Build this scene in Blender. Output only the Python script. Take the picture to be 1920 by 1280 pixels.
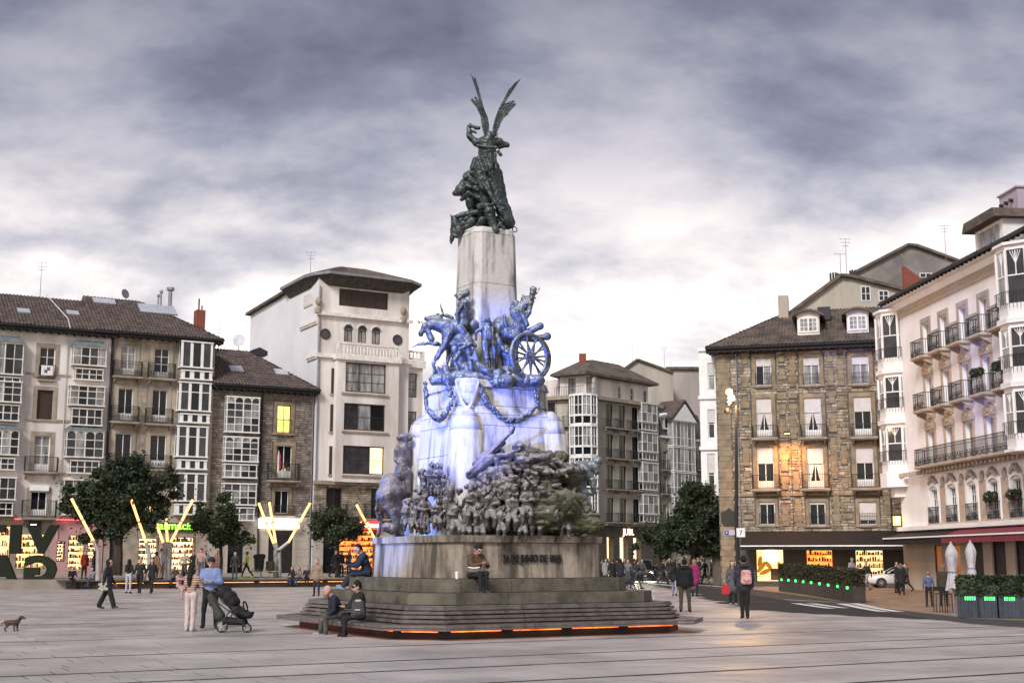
import bpy, math, random
import numpy as np
from mathutils import Vector
random.seed(7); RNG = np.random.default_rng(7)
for o in list(bpy.data.objects): bpy.data.objects.remove(o)
scene = bpy.context.scene
R = math.radians

# ------------------------------------------------------------------ camera
CAM_H = 1.75; FPX = 2458.0; PITCH = R(9.47)
cam = bpy.data.cameras.new('camera'); cam_o = bpy.data.objects.new('camera', cam)
scene.collection.objects.link(cam_o); scene.camera = cam_o
cam.sensor_width = 36.0; cam.lens = FPX / 1920.0 * 36.0
cam.clip_end = 3000; cam.clip_start = 0.1
cam_o.location = (0, 0, CAM_H); cam_o.rotation_euler = (math.pi/2 + PITCH, 0, 0)

# ------------------------------------------------------------------ world: overcast dusk sky
SUN_EL, SUN_AZ = R(38), R(205)        # azimuth clockwise from +Y: behind the camera, a little to the left
world = bpy.data.worlds.new('World'); scene.world = world; world.use_nodes = True
nt = world.node_tree; N = nt.nodes; L = nt.links; N.clear()
def node(t, **kw):
    n = N.new(t)
    for k, v in kw.items(): setattr(n, k, v)
    return n
def vmath(op, a, b=None):
    n = node('ShaderNodeMath', operation=op)
    for i, x in enumerate((a, b)):
        if x is None: continue
        if isinstance(x, (int, float)): n.inputs[i].default_value = x
        else: L.new(x, n.inputs[i])
    return n.outputs[0]
def ramp(src, stops):
    n = node('ShaderNodeValToRGB'); L.new(src, n.inputs[0]); e = n.color_ramp.elements
    while len(e) < len(stops): e.new(0.5)
    for el, (p, c) in zip(e, stops): el.position = p; el.color = (*c, 1)
    return n.outputs[0]
tc = node('ShaderNodeTexCoord'); sep = node('ShaderNodeSeparateXYZ'); L.new(tc.outputs['Generated'], sep.inputs[0])
zc = vmath('MAXIMUM', sep.outputs[2], 0.0)
zz = vmath('ADD', zc, 0.46)
cmb = node('ShaderNodeCombineXYZ')
L.new(vmath('DIVIDE', sep.outputs[0], zz), cmb.inputs[0]); L.new(vmath('DIVIDE', sep.outputs[1], zz), cmb.inputs[1])
mp = node('ShaderNodeMapping'); L.new(cmb.outputs[0], mp.inputs[0]); mp.inputs['Rotation'].default_value = (0, 0, R(-18)); mp.inputs['Scale'].default_value = (1.0, 1.35, 1); mp.inputs['Location'].default_value = (3.1, 1.7, 0)
nz = node('ShaderNodeTexNoise'); L.new(mp.outputs[0], nz.inputs['Vector']); nz.inputs['Scale'].default_value = 3.1; nz.inputs['Detail'].default_value = 9; nz.inputs['Roughness'].default_value = 0.54; nz.inputs['Distortion'].default_value = 0.15
nz2 = node('ShaderNodeTexNoise'); L.new(mp.outputs[0], nz2.inputs['Vector']); nz2.inputs['Scale'].default_value = 8.5; nz2.inputs['Detail'].default_value = 6; nz2.inputs['Roughness'].default_value = 0.6
cn = vmath('ADD', nz.outputs[0], vmath('MULTIPLY', vmath('SUBTRACT', nz2.outputs[0], 0.5), 0.36))
cl = ramp(cn, [(0.33, (0.46, 0.46, 0.54)), (0.45, (0.72, 0.73, 0.80)), (0.56, (1.10, 1.07, 1.06)), (0.68, (1.42, 1.36, 1.28))])
base = ramp(zc, [(0.0, (0.82, 0.73, 0.60)), (0.15, (0.74, 0.675, 0.595)), (0.22, (0.40, 0.375, 0.37)), (0.30, (0.215, 0.21, 0.24)), (0.42, (0.112, 0.112, 0.142)), (1.0, (0.145, 0.145, 0.18))])
mul = node('ShaderNodeMixRGB', blend_type='MULTIPLY'); mul.inputs[0].default_value = 1
L.new(base, mul.inputs[1]); L.new(cl, mul.inputs[2])
sky = node('ShaderNodeTexSky', sky_type='NISHITA'); sky.sun_disc = False; sky.sun_elevation = SUN_EL; sky.sun_rotation = SUN_AZ
bright = node('ShaderNodeMixRGB', blend_type='MULTIPLY'); bright.inputs[0].default_value = 1; L.new(mul.outputs[0], bright.inputs[1]); bright.inputs[2].default_value = (10, 10, 10, 1)
mix = node('ShaderNodeMixRGB'); mix.inputs[0].default_value = 0.94; L.new(sky.outputs[0], mix.inputs[1]); L.new(bright.outputs[0], mix.inputs[2])
bg = node('ShaderNodeBackground'); bg.inputs[1].default_value = 0.1; L.new(mix.outputs[0], bg.inputs[0])
wo = node('ShaderNodeOutputWorld'); L.new(bg.outputs[0], wo.inputs[0])

sl = bpy.data.lights.new('sun', 'SUN'); sl.energy = 1.5; sl.angle = R(16); sl.color = (1.0, 0.965, 0.93)
sun_o = bpy.data.objects.new('sun', sl); scene.collection.objects.link(sun_o)
sun_o.rotation_euler = Vector((-math.sin(SUN_AZ)*math.cos(SUN_EL), -math.cos(SUN_AZ)*math.cos(SUN_EL), -math.sin(SUN_EL))).to_track_quat('-Z', 'Y').to_euler()

vs = scene.view_settings; vs.view_transform = 'Standard'; vs.look = 'None'; vs.exposure = 1.22; vs.gamma = 1
scene.cycles.use_denoising = True
scene.cycles.max_bounces = 6; scene.cycles.diffuse_bounces = 3; scene.cycles.transparent_max_bounces = 8
scene.cycles.sample_clamp_indirect = 4

# ------------------------------------------------------------------ pixel -> place helpers (surveying only)
CP, SP = math.cos(PITCH), math.sin(PITCH)
def ray(u, v):
    x = (u - 960) / FPX; y = (640 - v) / FPX
    return Vector((x, CP - y*SP, SP + y*CP))
CAM = Vector((0, 0, CAM_H))
def at_y(u, v, Y):
    d = ray(u, v); return CAM + d * (Y / d.y)
def zg(x, y):                                    # the square dips gently towards the right
    return -0.36 * math.exp(-(((x - 19) / 9.0)**2 + ((y - 54) / 13.0)**2))
A1 = R(29.5)
E1 = Vector((math.cos(A1), math.sin(A1), 0)); E2 = Vector((-math.sin(A1), math.cos(A1), 0))
def ground(u, v, dz=0.0):
    z = 0.0
    for _ in range(8):
        d = ray(u, v); p = CAM + d * ((z - CAM_H) / d.z)
        z = zg(p.x, p.y) + dz
    return p

# ------------------------------------------------------------------ materials
MATS = {}
def mat(name, col, rough=0.7, var=0.25, scale=2.0, bump=0.0, metal=0.0, emit=0.0, col2=None, streak=False, island=0.0, spec=0.4, bscale=None, thr=(0.35, 0.65)):
    if name in MATS: return MATS[name]
    m = bpy.data.materials.new(name); m.use_nodes = True; t = m.node_tree; n = t.nodes; l = t.links
    b = n['Principled BSDF']; b.inputs['Roughness'].default_value = rough; b.inputs['Metallic'].default_value = metal
    b.inputs['Specular IOR Level'].default_value = spec
    g = n.new('ShaderNodeNewGeometry')
    mpn = n.new('ShaderNodeMapping'); l.new(g.outputs['Position'], mpn.inputs[0])
    mpn.inputs['Scale'].default_value = (1, 1, 0.18) if streak else (1, 1, 1)
    tx = n.new('ShaderNodeTexNoise'); l.new(mpn.outputs[0], tx.inputs['Vector']); tx.inputs['Scale'].default_value = scale; tx.inputs['Detail'].default_value = 6; tx.inputs['Roughness'].default_value = 0.6
    rp = n.new('ShaderNodeValToRGB'); l.new(tx.outputs[0], rp.inputs[0])
    c2 = col2 or tuple(c * (1 - var) for c in col)
    rp.color_ramp.elements[0].position = thr[0]; rp.color_ramp.elements[1].position = thr[1]
    rp.color_ramp.elements[0].color = (*c2, 1); rp.color_ramp.elements[1].color = (*col, 1)
    out = rp.outputs[0]
    if island > 0:
        hsv = n.new('ShaderNodeHueSaturation'); l.new(out, hsv.inputs['Color'])
        ma = n.new('ShaderNodeMapRange'); l.new(g.outputs['Random Per Island'], ma.inputs[0]); ma.inputs[3].default_value = 1 - island; ma.inputs[4].default_value = 1 + island
        l.new(ma.outputs[0], hsv.inputs['Value']); out = hsv.outputs[0]
    l.new(out, b.inputs['Base Color'])
    if emit > 0:
        l.new(out, b.inputs['Emission Color']); b.inputs['Emission Strength'].default_value = emit
    if bump > 0:
        t2 = n.new('ShaderNodeTexNoise'); l.new(g.outputs['Position'], t2.inputs['Vector']); t2.inputs['Scale'].default_value = bscale or scale * 6; t2.inputs['Detail'].default_value = 5
        bp = n.new('ShaderNodeBump'); bp.inputs['Strength'].default_value = bump; bp.inputs['Distance'].default_value = 0.05
        l.new(t2.outputs[0], bp.inputs['Height']); l.new(bp.outputs[0], b.inputs['Normal'])
    MATS[name] = m; return m

# ------------------------------------------------------------------ mesh helpers
col0 = scene.collection
def link(name, me, parent=None):
    o = bpy.data.objects.new(name, me); col0.objects.link(o)
    if parent is not None: o.parent = parent
    return o
def tag(o, label=None, cat=None, group=None, kind=None):
    if label: o['label'] = label
    if cat: o['category'] = cat
    if group: o['group'] = group
    if kind: o['kind'] = kind
    return o
def thing(name, label, cat, loc=(0, 0, 0), rz=0.0, group=None):
    o = bpy.data.objects.new(name, None); col0.objects.link(o); o.empty_display_size = 0.2
    o.location = loc; o.rotation_euler = (0, 0, rz)
    return tag(o, label, cat, group)

class MB:
    def __init__(s): s.v = []; s.f = []; s.m = []
    def add(s, vs, fs, mi=0):
        k = len(s.v); s.v.extend(vs)
        for f in fs: s.f.append(tuple(i + k for i in f)); s.m.append(mi)
        return s
    def box(s, x0, x1, y0, y1, z0, z1, mi=0):
        return s.add([(x0,y0,z0),(x1,y0,z0),(x1,y1,z0),(x0,y1,z0),(x0,y0,z1),(x1,y0,z1),(x1,y1,z1),(x0,y1,z1)],
                     [(0,3,2,1),(4,5,6,7),(0,1,5,4),(1,2,6,5),(2,3,7,6),(3,0,4,7)], mi)
    def quad(s, a, b, c, d, mi=0): return s.add([a, b, c, d], [(0, 1, 2, 3)], mi)
    def prism(s, poly, z0, z1, mi=0, poly2=None):
        n = len(poly); p2 = poly2 or poly
        vs = [(x, y, z0) for x, y in poly] + [(x, y, z1) for x, y in p2]
        return s.add(vs, [tuple(range(n))[::-1], tuple(range(n, 2*n))] + [(i, (i+1) % n, n+(i+1) % n, n+i) for i in range(n)], mi)
    def extr(s, poly, y0, y1, mi=0):          # polygon in x,z extruded along y
        n = len(poly)
        vs = [(x, y0, z) for x, z in poly] + [(x, y1, z) for x, z in poly]
        return s.add(vs, [tuple(range(n)), tuple(range(n, 2*n))[::-1]] + [(i, n+i, n+(i+1) % n, (i+1) % n) for i in range(n)], mi)
    def extx(s, poly, x0, x1, mi=0):          # polygon in y,z extruded along x
        n = len(poly)
        vs = [(x0, y, z) for y, z in poly] + [(x1, y, z) for y, z in poly]
        return s.add(vs, [tuple(range(n))[::-1], tuple(range(n, 2*n))] + [(i, (i+1) % n, n+(i+1) % n, n+i) for i in range(n)], mi)
    def tube(s, p, q, r0, r1=None, n=8, mi=0):
        r1 = r0 if r1 is None else r1; p = Vector(p); q = Vector(q); d = (q - p)
        if d.length < 1e-6: return s
        d.normalize(); a = d.orthogonal().normalized(); b = d.cross(a); vs = []
        for c, r in ((p, r0), (q, r1)):
            for i in range(n):
                t = 2*math.pi*i/n; w = c + a*(r*math.cos(t)) + b*(r*math.sin(t)); vs.append(tuple(w))
        return s.add(vs, [tuple(range(n))[::-1], tuple(range(n, 2*n))] + [(i, (i+1) % n, n+(i+1) % n, n+i) for i in range(n)], mi)
    def path(s, pts, r, n=6, mi=0):
        rs = r if isinstance(r, (list, tuple)) else [r]*len(pts)
        for i in range(len(pts)-1): s.tube(pts[i], pts[i+1], rs[i], rs[i+1], n, mi)
        return s
    def lathe(s, prof, c=(0, 0, 0), n=12, mi=0):
        vs = []; m = len(prof)
        for r, z in prof:
            for i in range(n):
                t = 2*math.pi*i/n; vs.append((c[0]+r*math.cos(t), c[1]+r*math.sin(t), c[2]+z))
        fs = [(j*n+i, j*n+(i+1) % n, (j+1)*n+(i+1) % n, (j+1)*n+i) for j in range(m-1) for i in range(n)]
        fs += [tuple(range(n))[::-1], tuple(range((m-1)*n, m*n))]
        return s.add(vs, fs, mi)
    def sphere(s, c, r, n=10, mi=0):
        r = r if isinstance(r, (tuple, list)) else (r, r, r); vs = []; m = n//2
        for j in range(1, m):
            ph = math.pi*j/m
            for i in range(n):
                t = 2*math.pi*i/n; vs.append((c[0]+r[0]*math.sin(ph)*math.cos(t), c[1]+r[1]*math.sin(ph)*math.sin(t), c[2]-r[2]*math.cos(ph)))
        k = len(vs); vs += [(c[0], c[1], c[2]-r[2]), (c[0], c[1], c[2]+r[2])]
        fs = [(j*n+i, j*n+(i+1) % n, (j+1)*n+(i+1) % n, (j+1)*n+i) for j in range(m-2) for i in range(n)]
        fs += [(k, (i+1) % n, i) for i in range(n)] + [(k+1, (m-2)*n+i, (m-2)*n+(i+1) % n) for i in range(n)]
        return s.add(vs, fs, mi)
    def ring(s, c, r, rt, axis=(0, 1, 0), n=24, k=6, mi=0, flat=1.0):
        d = Vector(axis).normalized(); a = d.orthogonal().normalized(); b = d.cross(a); c = Vector(c); vs = []
        for i in range(n):
            t = 2*math.pi*i/n; e = a*math.cos(t)+b*math.sin(t)
            for j in range(k):
                q = 2*math.pi*j/k; vs.append(tuple(c + e*(r+rt*math.cos(q)) + d*(rt*flat*math.sin(q))))
        return s.add(vs, [(i*k+j, ((i+1) % n)*k+j, ((i+1) % n)*k+(j+1) % k, i*k+(j+1) % k) for i in range(n) for j in range(k)], mi)
    def mesh(s, name, mats, smooth=False):
        me = bpy.data.meshes.new(name); me.from_pydata(s.v, [], s.f)
        for m in (mats if isinstance(mats, (list, tuple)) else [mats]): me.materials.append(m)
        if any(s.m): me.polygons.foreach_set('material_index', s.m)
        if smooth: me.polygons.foreach_set('use_smooth', [True]*len(s.f))
        me.update(); return me
    def obj(s, name, mats, parent=None, smooth=False): return link(name, s.mesh(name, mats, smooth), parent)

def np_mesh(name, V, F, mats, mi=None, smooth=True):
    me = bpy.data.meshes.new(name); k = F.shape[1]
    me.vertices.add(len(V)); me.vertices.foreach_set('co', np.asarray(V, np.float32).ravel())
    me.loops.add(F.size); me.loops.foreach_set('vertex_index', F.astype(np.int32).ravel())
    me.polygons.add(len(F)); me.polygons.foreach_set('loop_start', np.arange(0, F.size, k, dtype=np.int32))
    for m in (mats if isinstance(mats, (list, tuple)) else [mats]): me.materials.append(m)
    if mi is not None: me.polygons.foreach_set('material_index', mi.astype(np.int32))
    me.polygons.foreach_set('use_smooth', np.full(len(F), smooth)); me.update(calc_edges=True); me.validate(); return me

UB = {}
def ub(name, m, parent, x0, x1, y0, y1, z0, z1):        # a shared unit box per material, scaled into place
    if m.name not in UB: UB[m.name] = MB().box(-.5, .5, -.5, .5, -.5, .5).mesh('block', m)
    o = link(name, UB[m.name], parent); o.location = ((x0+x1)/2, (y0+y1)/2, (z0+z1)/2); o.scale = (abs(x1-x0), abs(y1-y0), abs(z1-z0)); return o

FONT = {}
def text(name, s, size, loc, parent, m, rz=0.0, ext=0.02, sx=1.0, bold=0.0, align='CENTER', shear=0.0):
    c = bpy.data.curves.new('t', 'FONT'); c.body = s; c.size = size; c.extrude = ext; c.offset = bold; c.align_x = align; c.align_y = 'BOTTOM_BASELINE'; c.shear = shear; c.resolution_u = 3
    o = bpy.data.objects.new('t', c); col0.objects.link(o)
    dg = bpy.context.evaluated_depsgraph_get(); me = bpy.data.meshes.new_from_object(o.evaluated_get(dg)); bpy.data.objects.remove(o)
    me.materials.clear(); me.materials.append(m)
    q = link(name, me, parent); q.location = loc; q.rotation_euler = (math.pi/2, 0, rz); q.scale = (sx, 1, 1); return q

# ------------------------------------------------------------------ implicit surfaces -> one continuous mesh
def prim_d(P, pr):
    a, b, ra, rb, mi, sc = pr
    sc = np.array(sc, np.float32); a = np.array(a, np.float32)/sc; b = np.array(b, np.float32)/sc; Q = P/sc
    ab = b-a; L2 = float(ab@ab); pa = Q-a
    t = np.clip((pa@ab)/L2, 0, 1) if L2 > 1e-10 else np.zeros(Q.shape[:-1], np.float32)
    d = np.sqrt(((pa - t[..., None]*ab)**2).sum(-1)) - (ra + t*(rb-ra))
    return d*float(sc.min())
def cap(a, b, ra, rb=None, mi=0, sc=(1, 1, 1)): return (tuple(a), tuple(b), ra, ra if rb is None else rb, mi, sc)
def ell(c, r, mi=0):
    m = max(r); return (tuple(c), tuple(c), m, m, mi, tuple(x/m for x in r))
TAB = RNG.random((32, 32, 32)).astype(np.float32)
def vnoise(x, y, z):
    xi, yi, zi = np.floor(x).astype(int), np.floor(y).astype(int), np.floor(z).astype(int); fx, fy, fz = x-xi, y-yi, z-zi
    fx, fy, fz = (f*f*(3-2*f) for f in (fx, fy, fz)); T_ = lambda a, b, c: TAB[(xi+a) & 31, (yi+b) & 31, (zi+c) & 31]
    l = lambda p, q, t: p+(q-p)*t
    return l(l(l(T_(0, 0, 0), T_(1, 0, 0), fx), l(T_(0, 1, 0), T_(1, 1, 0), fx), fy), l(l(T_(0, 0, 1), T_(1, 0, 1), fx), l(T_(0, 1, 1), T_(1, 1, 1), fx), fy), fz)
def sdf_mesh(name, prims, mats, res=0.02, k=0.04, noise=0.0, nfreq=9.0, fingers=None, crease=0.0):
    lo = np.array([1e9]*3); hi = -lo
    bb = []
    for a, b, ra, rb, mi, sc in prims:
        rr = max(ra, rb)*np.array(sc)*max(1, 1) + 0.0
        l_ = np.minimum(a, b)-rr; h_ = np.maximum(a, b)+rr; bb.append((l_, h_)); lo = np.minimum(lo, l_); hi = np.maximum(hi, h_)
    pad = 3*res + noise*1.5 + crease*.5; lo = lo-pad; hi = hi+pad
    n = np.ceil((hi-lo)/res).astype(int)+1
    ax = [(lo[i]+np.arange(n[i])*res).astype(np.float32) for i in range(3)]
    F = np.full(tuple(n), 10.0, np.float32)
    for pr, (l_, h_) in zip(prims, bb):
        i0 = np.maximum(((l_-k-2*res-noise-crease-lo)/res).astype(int), 0); i1 = np.minimum(((h_+k+2*res+noise+crease-lo)/res).astype(int)+2, n)
        X, Y, Z = np.meshgrid(ax[0][i0[0]:i1[0]], ax[1][i0[1]:i1[1]], ax[2][i0[2]:i1[2]], indexing='ij')
        d = prim_d(np.stack([X, Y, Z], -1), pr); sl_ = tuple(slice(i0[j], i1[j]) for j in range(3)); f = F[sl_]
        h = np.maximum(k-np.abs(f-d), 0)/k; F[sl_] = np.minimum(f, d)-h*h*k*0.25
    if noise > 0 or crease > 0:
        amp = noise*2+crease; I = np.nonzero(np.abs(F) < amp+2*res); px, py, pz = ax[0][I[0]], ax[1][I[1]], ax[2][I[2]]
        w = 0.0
        if noise > 0:
            for o_, a_ in ((1.0, .6), (2.1, .4)): w = w + noise*3.0*a_*(vnoise(px*nfreq*.35*o_, py*nfreq*.35*o_, pz*nfreq*.22*o_)-.5)
        if crease > 0:
            for o_, a_ in ((1.0, .5), (2.2, .32), (4.6, .18)):
                n1 = np.abs(vnoise(px*nfreq*.28*o_+7*o_, py*nfreq*.28*o_, pz*nfreq*.3*o_)-.5)*2; w = w + crease*2.0*a_*(.42-np.sqrt(n1)*.75)
        F[I] += np.asarray(w, np.float32)
    S = F < 0; nx, ny, nz_ = F.shape
    cor = [(i, j, l) for i in (0, 1) for j in (0, 1) for l in (0, 1)]
    def sub(A, c): return A[c[0]:nx-1+c[0], c[1]:ny-1+c[1], c[2]:nz_-1+c[2]]
    cnt = sum(sub(S, c).astype(np.int8) for c in cor); mixd = (cnt > 0) & (cnt < 8)
    ci = np.argwhere(mixd); idx = np.full(mixd.shape, -1, np.int64); idx[mixd] = np.arange(len(ci))
    fv = {c: sub(F, c)[mixd] for c in cor}; acc = np.zeros((len(ci), 3)); num = np.zeros(len(ci))
    for c in cor:
        for axi in range(3):
            if c[axi] == 0:
                e = tuple(c[j]+(j == axi) for j in range(3)); fa, fb = fv[c], fv[e]; cr = (fa < 0) != (fb < 0)
                t = np.where(cr, fa/np.where(cr, fa-fb, 1), 0); p = np.zeros((len(ci), 3)); p[:] = c; p[:, axi] += t
                acc[cr] += p[cr]; num[cr] += 1
    V = lo + (ci + acc/np.maximum(num, 1)[:, None])*res
    Fs = []
    for axi in range(3):
        s0 = [slice(None)]*3; s1 = [slice(None)]*3; s0[axi] = slice(0, -1); s1[axi] = slice(1, None)
        A = S[tuple(s0)]; B = S[tuple(s1)]; E = np.argwhere(A != B); o1, o2 = (axi+1) % 3, (axi+2) % 3
        E = E[(E[:, o1] > 0) & (E[:, o2] > 0) & (E[:, o1] < mixd.shape[o1]) & (E[:, o2] < mixd.shape[o2])]
        def cell(d1, d2):
            q = E.copy(); q[:, o1] -= d1; q[:, o2] -= d2; return idx[q[:, 0], q[:, 1], q[:, 2]]
        Q = np.stack([cell(1, 1), cell(0, 1), cell(0, 0), cell(1, 0)], 1); flip = ~A[tuple(E.T)]
        Q[flip] = Q[flip][:, ::-1]; Fs.append(Q)
    Fq = np.concatenate(Fs); Fq = Fq[(Fq >= 0).all(1)]
    mi = None
    if any(p[4] for p in prims):
        C = V[Fq].mean(1).astype(np.float32); best = np.full(len(C), 1e9); mi = np.zeros(len(C), int)
        for p in prims:
            d = prim_d(C, p); w = d < best-1e-4; best[w] = d[w]; mi[w] = p[4]
    if fingers:
        mb = MB()
        for pts, r, m_ in fingers: mb.path(pts, r, 6, m_)
        fq = [f for f in mb.f if len(f) == 4]; k0 = len(V); V = np.concatenate([V, np.array(mb.v)]); Fq = np.concatenate([Fq, np.array(fq)+k0])
        mi = np.concatenate([mi if mi is not None else np.zeros(len(Fq)-len(fq), int), np.zeros(len(fq), int)])
    return np_mesh(name, V, Fq, mats, mi)

# ------------------------------------------------------------------ common materials
M_WHITEP = mat('white_plaster', (.80, .76, .73), .85, .22, .6, .15, streak=True, col2=(.50, .45, .41))
M_WPAINT = mat('white_wood_paint', (.86, .85, .84), .5, .12, 2.5)
M_WPAINT2 = mat('aged_white_paint', (.83, .80, .77), .55, .3, 3.0, col2=(.62, .57, .50))
M_DGLASS = mat('dark_glass', (.010, .012, .016), .06, .5, .6, spec=.28)
M_MGLASS = mat('dim_glass', (.05, .05, .058), .08, .6, 1.2, spec=.32)
M_CURT = mat('curtained_glass', (.40, .39, .38), .25, .45, 3.0, streak=True, spec=.35, col2=(.10, .098, .10))
M_LIT = mat('lit_pane', (1.0, .55, .14), .4, .35, 3.0, emit=1.3, col2=(.85, .40, .08))
M_LITW = mat('lit_pane_pale', (1.0, .70, .30), .4, .2, 1.0, emit=1.0)
M_IRON = mat('black_iron', (.018, .018, .02), .5, .3, 4)
M_DWOOD = mat('dark_brown_wood', (.055, .033, .024), .55, .4, 5)
M_ASHLAR = mat('beige_sandstone', (.52, .44, .345), .85, .3, .9, .25, streak=True, col2=(.20, .17, .135))
M_SURR = mat('window_stone', (.40, .33, .26), .85, .3, 1.5, .25, col2=(.24, .20, .155))
M_RUBBLE = mat('rubble_stone', (.28, .235, .20), .9, .3, 2.5, .5, island=.35, col2=(.17, .145, .125))
M_MORTAR = mat('mortar', (.13, .112, .092), .95, .3, 3, .3)
M_RUBBLE2 = mat('pale_rubble_stone', (.40, .34, .27), .9, .3, 2.2, .5, island=.40, col2=(.20, .165, .125))
M_QUOIN = mat('ochre_dressed_stone', (.30, .235, .155), .9, .3, 1.6, .3, island=.25, col2=(.17, .135, .095))
M_TILE = mat('roof_tile', (.135, .098, .085), .9, .4, 1.8, .3, col2=(.062, .052, .048), bscale=30)
M_TILE2 = mat('roof_tile_mossy', (.17, .125, .10), .9, .4, 1.2, .3, col2=(.065, .06, .05), bscale=30)
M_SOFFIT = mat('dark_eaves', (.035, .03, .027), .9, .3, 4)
M_PIPE = mat('zinc_pipe', (.30, .30, .33), .5, .3, 3, metal=.6)
M_DPIPE = mat('dark_pipe', (.03, .03, .034), .6, .3, 3)
M_SKYL = mat('skylight_glass', (.45, .47, .52), .1, .2, 2, spec=.7)
M_LEAD = mat('lead_roof', (.20, .23, .25), .6, .4, 3, col2=(.10, .13, .13))
M_BRICKR = mat('red_brick', (.27, .085, .06), .9, .3, 6, .4)
M_SHUT = mat('roller_blind', (.64, .60, .60), .7, .15, 3)
M_CREAM = mat('cream_plaster', (.50, .455, .39), .9, .3, .5, .15, streak=True, col2=(.33, .29, .24))
M_GREYPL = mat('grey_plaster', (.42, .36, .34), .9, .25, .5, .15, streak=True, col2=(.30, .265, .25))
# ================================================================== the square
M_PAVE = mat('plaza_stone', (.47, .42, .385), .40, .3, .45, .10, island=.18, col2=(.29, .258, .248), bscale=14, spec=.5)
M_JOINT = mat('joint_dirt', (.022, .02, .02), .9, .3, 5)
M_ROAD = mat('asphalt', (.05, .048, .05), .7, .3, 2, .2, bscale=60)
M_BROWN = mat('brown_paving', (.34, .20, .115), .5, .3, .7, .15, island=.15, col2=(.17, .115, .08), bscale=12)
_t = M_PAVE.node_tree; _n = _t.nodes.new('ShaderNodeTexNoise'); _n.inputs['Scale'].default_value = .22; _n.inputs['Detail'].default_value = 4; _g = _t.nodes.new('ShaderNodeNewGeometry'); _t.links.new(_g.outputs['Position'], _n.inputs['Vector'])
_r = _t.nodes.new('ShaderNodeMapRange'); _t.links.new(_n.outputs[0], _r.inputs[0]); _r.inputs[1].default_value = .38; _r.inputs[2].default_value = .62; _r.inputs[3].default_value = .34; _r.inputs[4].default_value = .62; _t.links.new(_r.outputs[0], _t.nodes['Principled BSDF'].inputs['Roughness'])   # damp patches
M_LINE = mat('road_paint', (.72, .70, .68), .7, .25, 5)
M_TERR = mat('terrace_paving', (.34, .30, .25), .6, .3, .6, .1)

def sheet(name, xs, ys, dz, m, f=lambda x, y: True):
    mb = MB(); idx = {}
    for j, y in enumerate(ys):
        for i, x in enumerate(xs): idx[i, j] = len(mb.v); mb.v.append((x, y, zg(x, y)+dz))
    for j in range(len(ys)-1):
        for i in range(len(xs)-1): mb.f.append((idx[i, j], idx[i+1, j], idx[i+1, j+1], idx[i, j+1])); mb.m.append(0)
    return tag(mb.obj(name, m), kind='structure')
gx = [-1200, -300, -80] + list(range(-60, 61, 2)) + [80, 300, 1200]
gy = [-600, -40] + list(range(0, 130, 2)) + [160, 300, 1500]
ground_o = sheet('ground', gx, gy, -0.0015, M_JOINT)

def ruled(name, near, far, dz, m, n=6, ns=8, kind='structure'):
    mb = MB(); P = []
    def dens(pl):
        out = []
        for a, b in zip(pl[:-1], pl[1:]):
            for q in range(ns): out.append(tuple(a[c]+(b[c]-a[c])*q/ns for c in (0, 1)))
        return out+[pl[-1]]
    near, far = dens(near), dens(far)
    for (a, b), (c, d) in zip(near, far):
        p, q = ground(a, b), ground(c, d)
        for k in range(n+1):
            w = p.lerp(q, k/n); mb.v.append((w.x, w.y, zg(w.x, w.y)+dz))
    for i in range(len(near)-1):
        for k in range(n):
            a = i*(n+1)+k; mb.f.append((a, a+n+1, a+n+2, a+1)); mb.m.append(0)
    return tag(mb.obj(name, m), kind=kind)

# paving slabs, laid on the grid of the square: long drain slots parallel to E1
MAJ = sorted(ground(0, v).dot(E2) for v in (1290, 1268, 1236, 1204, 1172, 1147, 1128, 1113))
rows = []
lines = [MAJ[0]-k*2.6 for k in range(7, 0, -1)]+MAJ+[MAJ[-1]+k*2.4 for k in range(1, 40)]
for a, b in zip(lines[:-1], lines[1:]):
    k = max(1, round((b-a)/0.62)); g = 0.10
    for q in range(k):
        r0 = a+(b-a)*q/k+(g if q == 0 else .014); r1 = a+(b-a)*(q+1)/k-(g if q == k-1 else .014); rows.append((r0, r1))
slabs = []
for (r0, r1) in rows:
    x = -60+random.random()*1.3
    while x < 110:
        w = random.choice((0.95, 1.25, 1.25, 1.6)); c = E1*(x+w/2)+E2*((r0+r1)/2)
        if 12 < c.y < 112 and abs(c.x) < 0.40*c.y+4:
            # leave the side street and the brown paving out
            road = c.x > 9+(c.y-45)*0.02 and c.y > 38+(-0.35)*(c.x-14) and c.y > 44-1.6*(c.x-13)
            if not (road and c.y > 36): slabs.append((c.y**2+c.x**2, x, w, r0, r1))
        x += w+.028
slabs.sort()
near = [s for s in slabs if abs(E1.x*(s[1]+s[2]/2)+E2.x*((s[3]+s[4])/2)) < 0.40*(E1.y*(s[1]+s[2]/2)+E2.y*((s[3]+s[4])/2)) and (E1.y*(s[1]+s[2]/2)+E2.y*((s[3]+s[4])/2)) > 17][:300]
ns_ = set(near)
slab_me = {}
def slab_mesh(w, d):
    key = (round(w, 2), round(d, 2))
    if key not in slab_me: slab_me[key] = MB().box(-w/2, w/2, -d/2, d/2, -.03, 0).mesh('slab', M_PAVE)
    return slab_me[key]
for s in near:
    _, x, w, r0, r1 = s; c = E1*(x+w/2)+E2*((r0+r1)/2)
    o = link('paving_slab', slab_mesh(w, r1-r0), ground_o); o.location = (c.x, c.y, zg(c.x, c.y)+random.uniform(.001, .004)); o.rotation_euler = (random.uniform(-.001, .001), random.uniform(-.001, .001), A1)
mb = MB()
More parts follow.
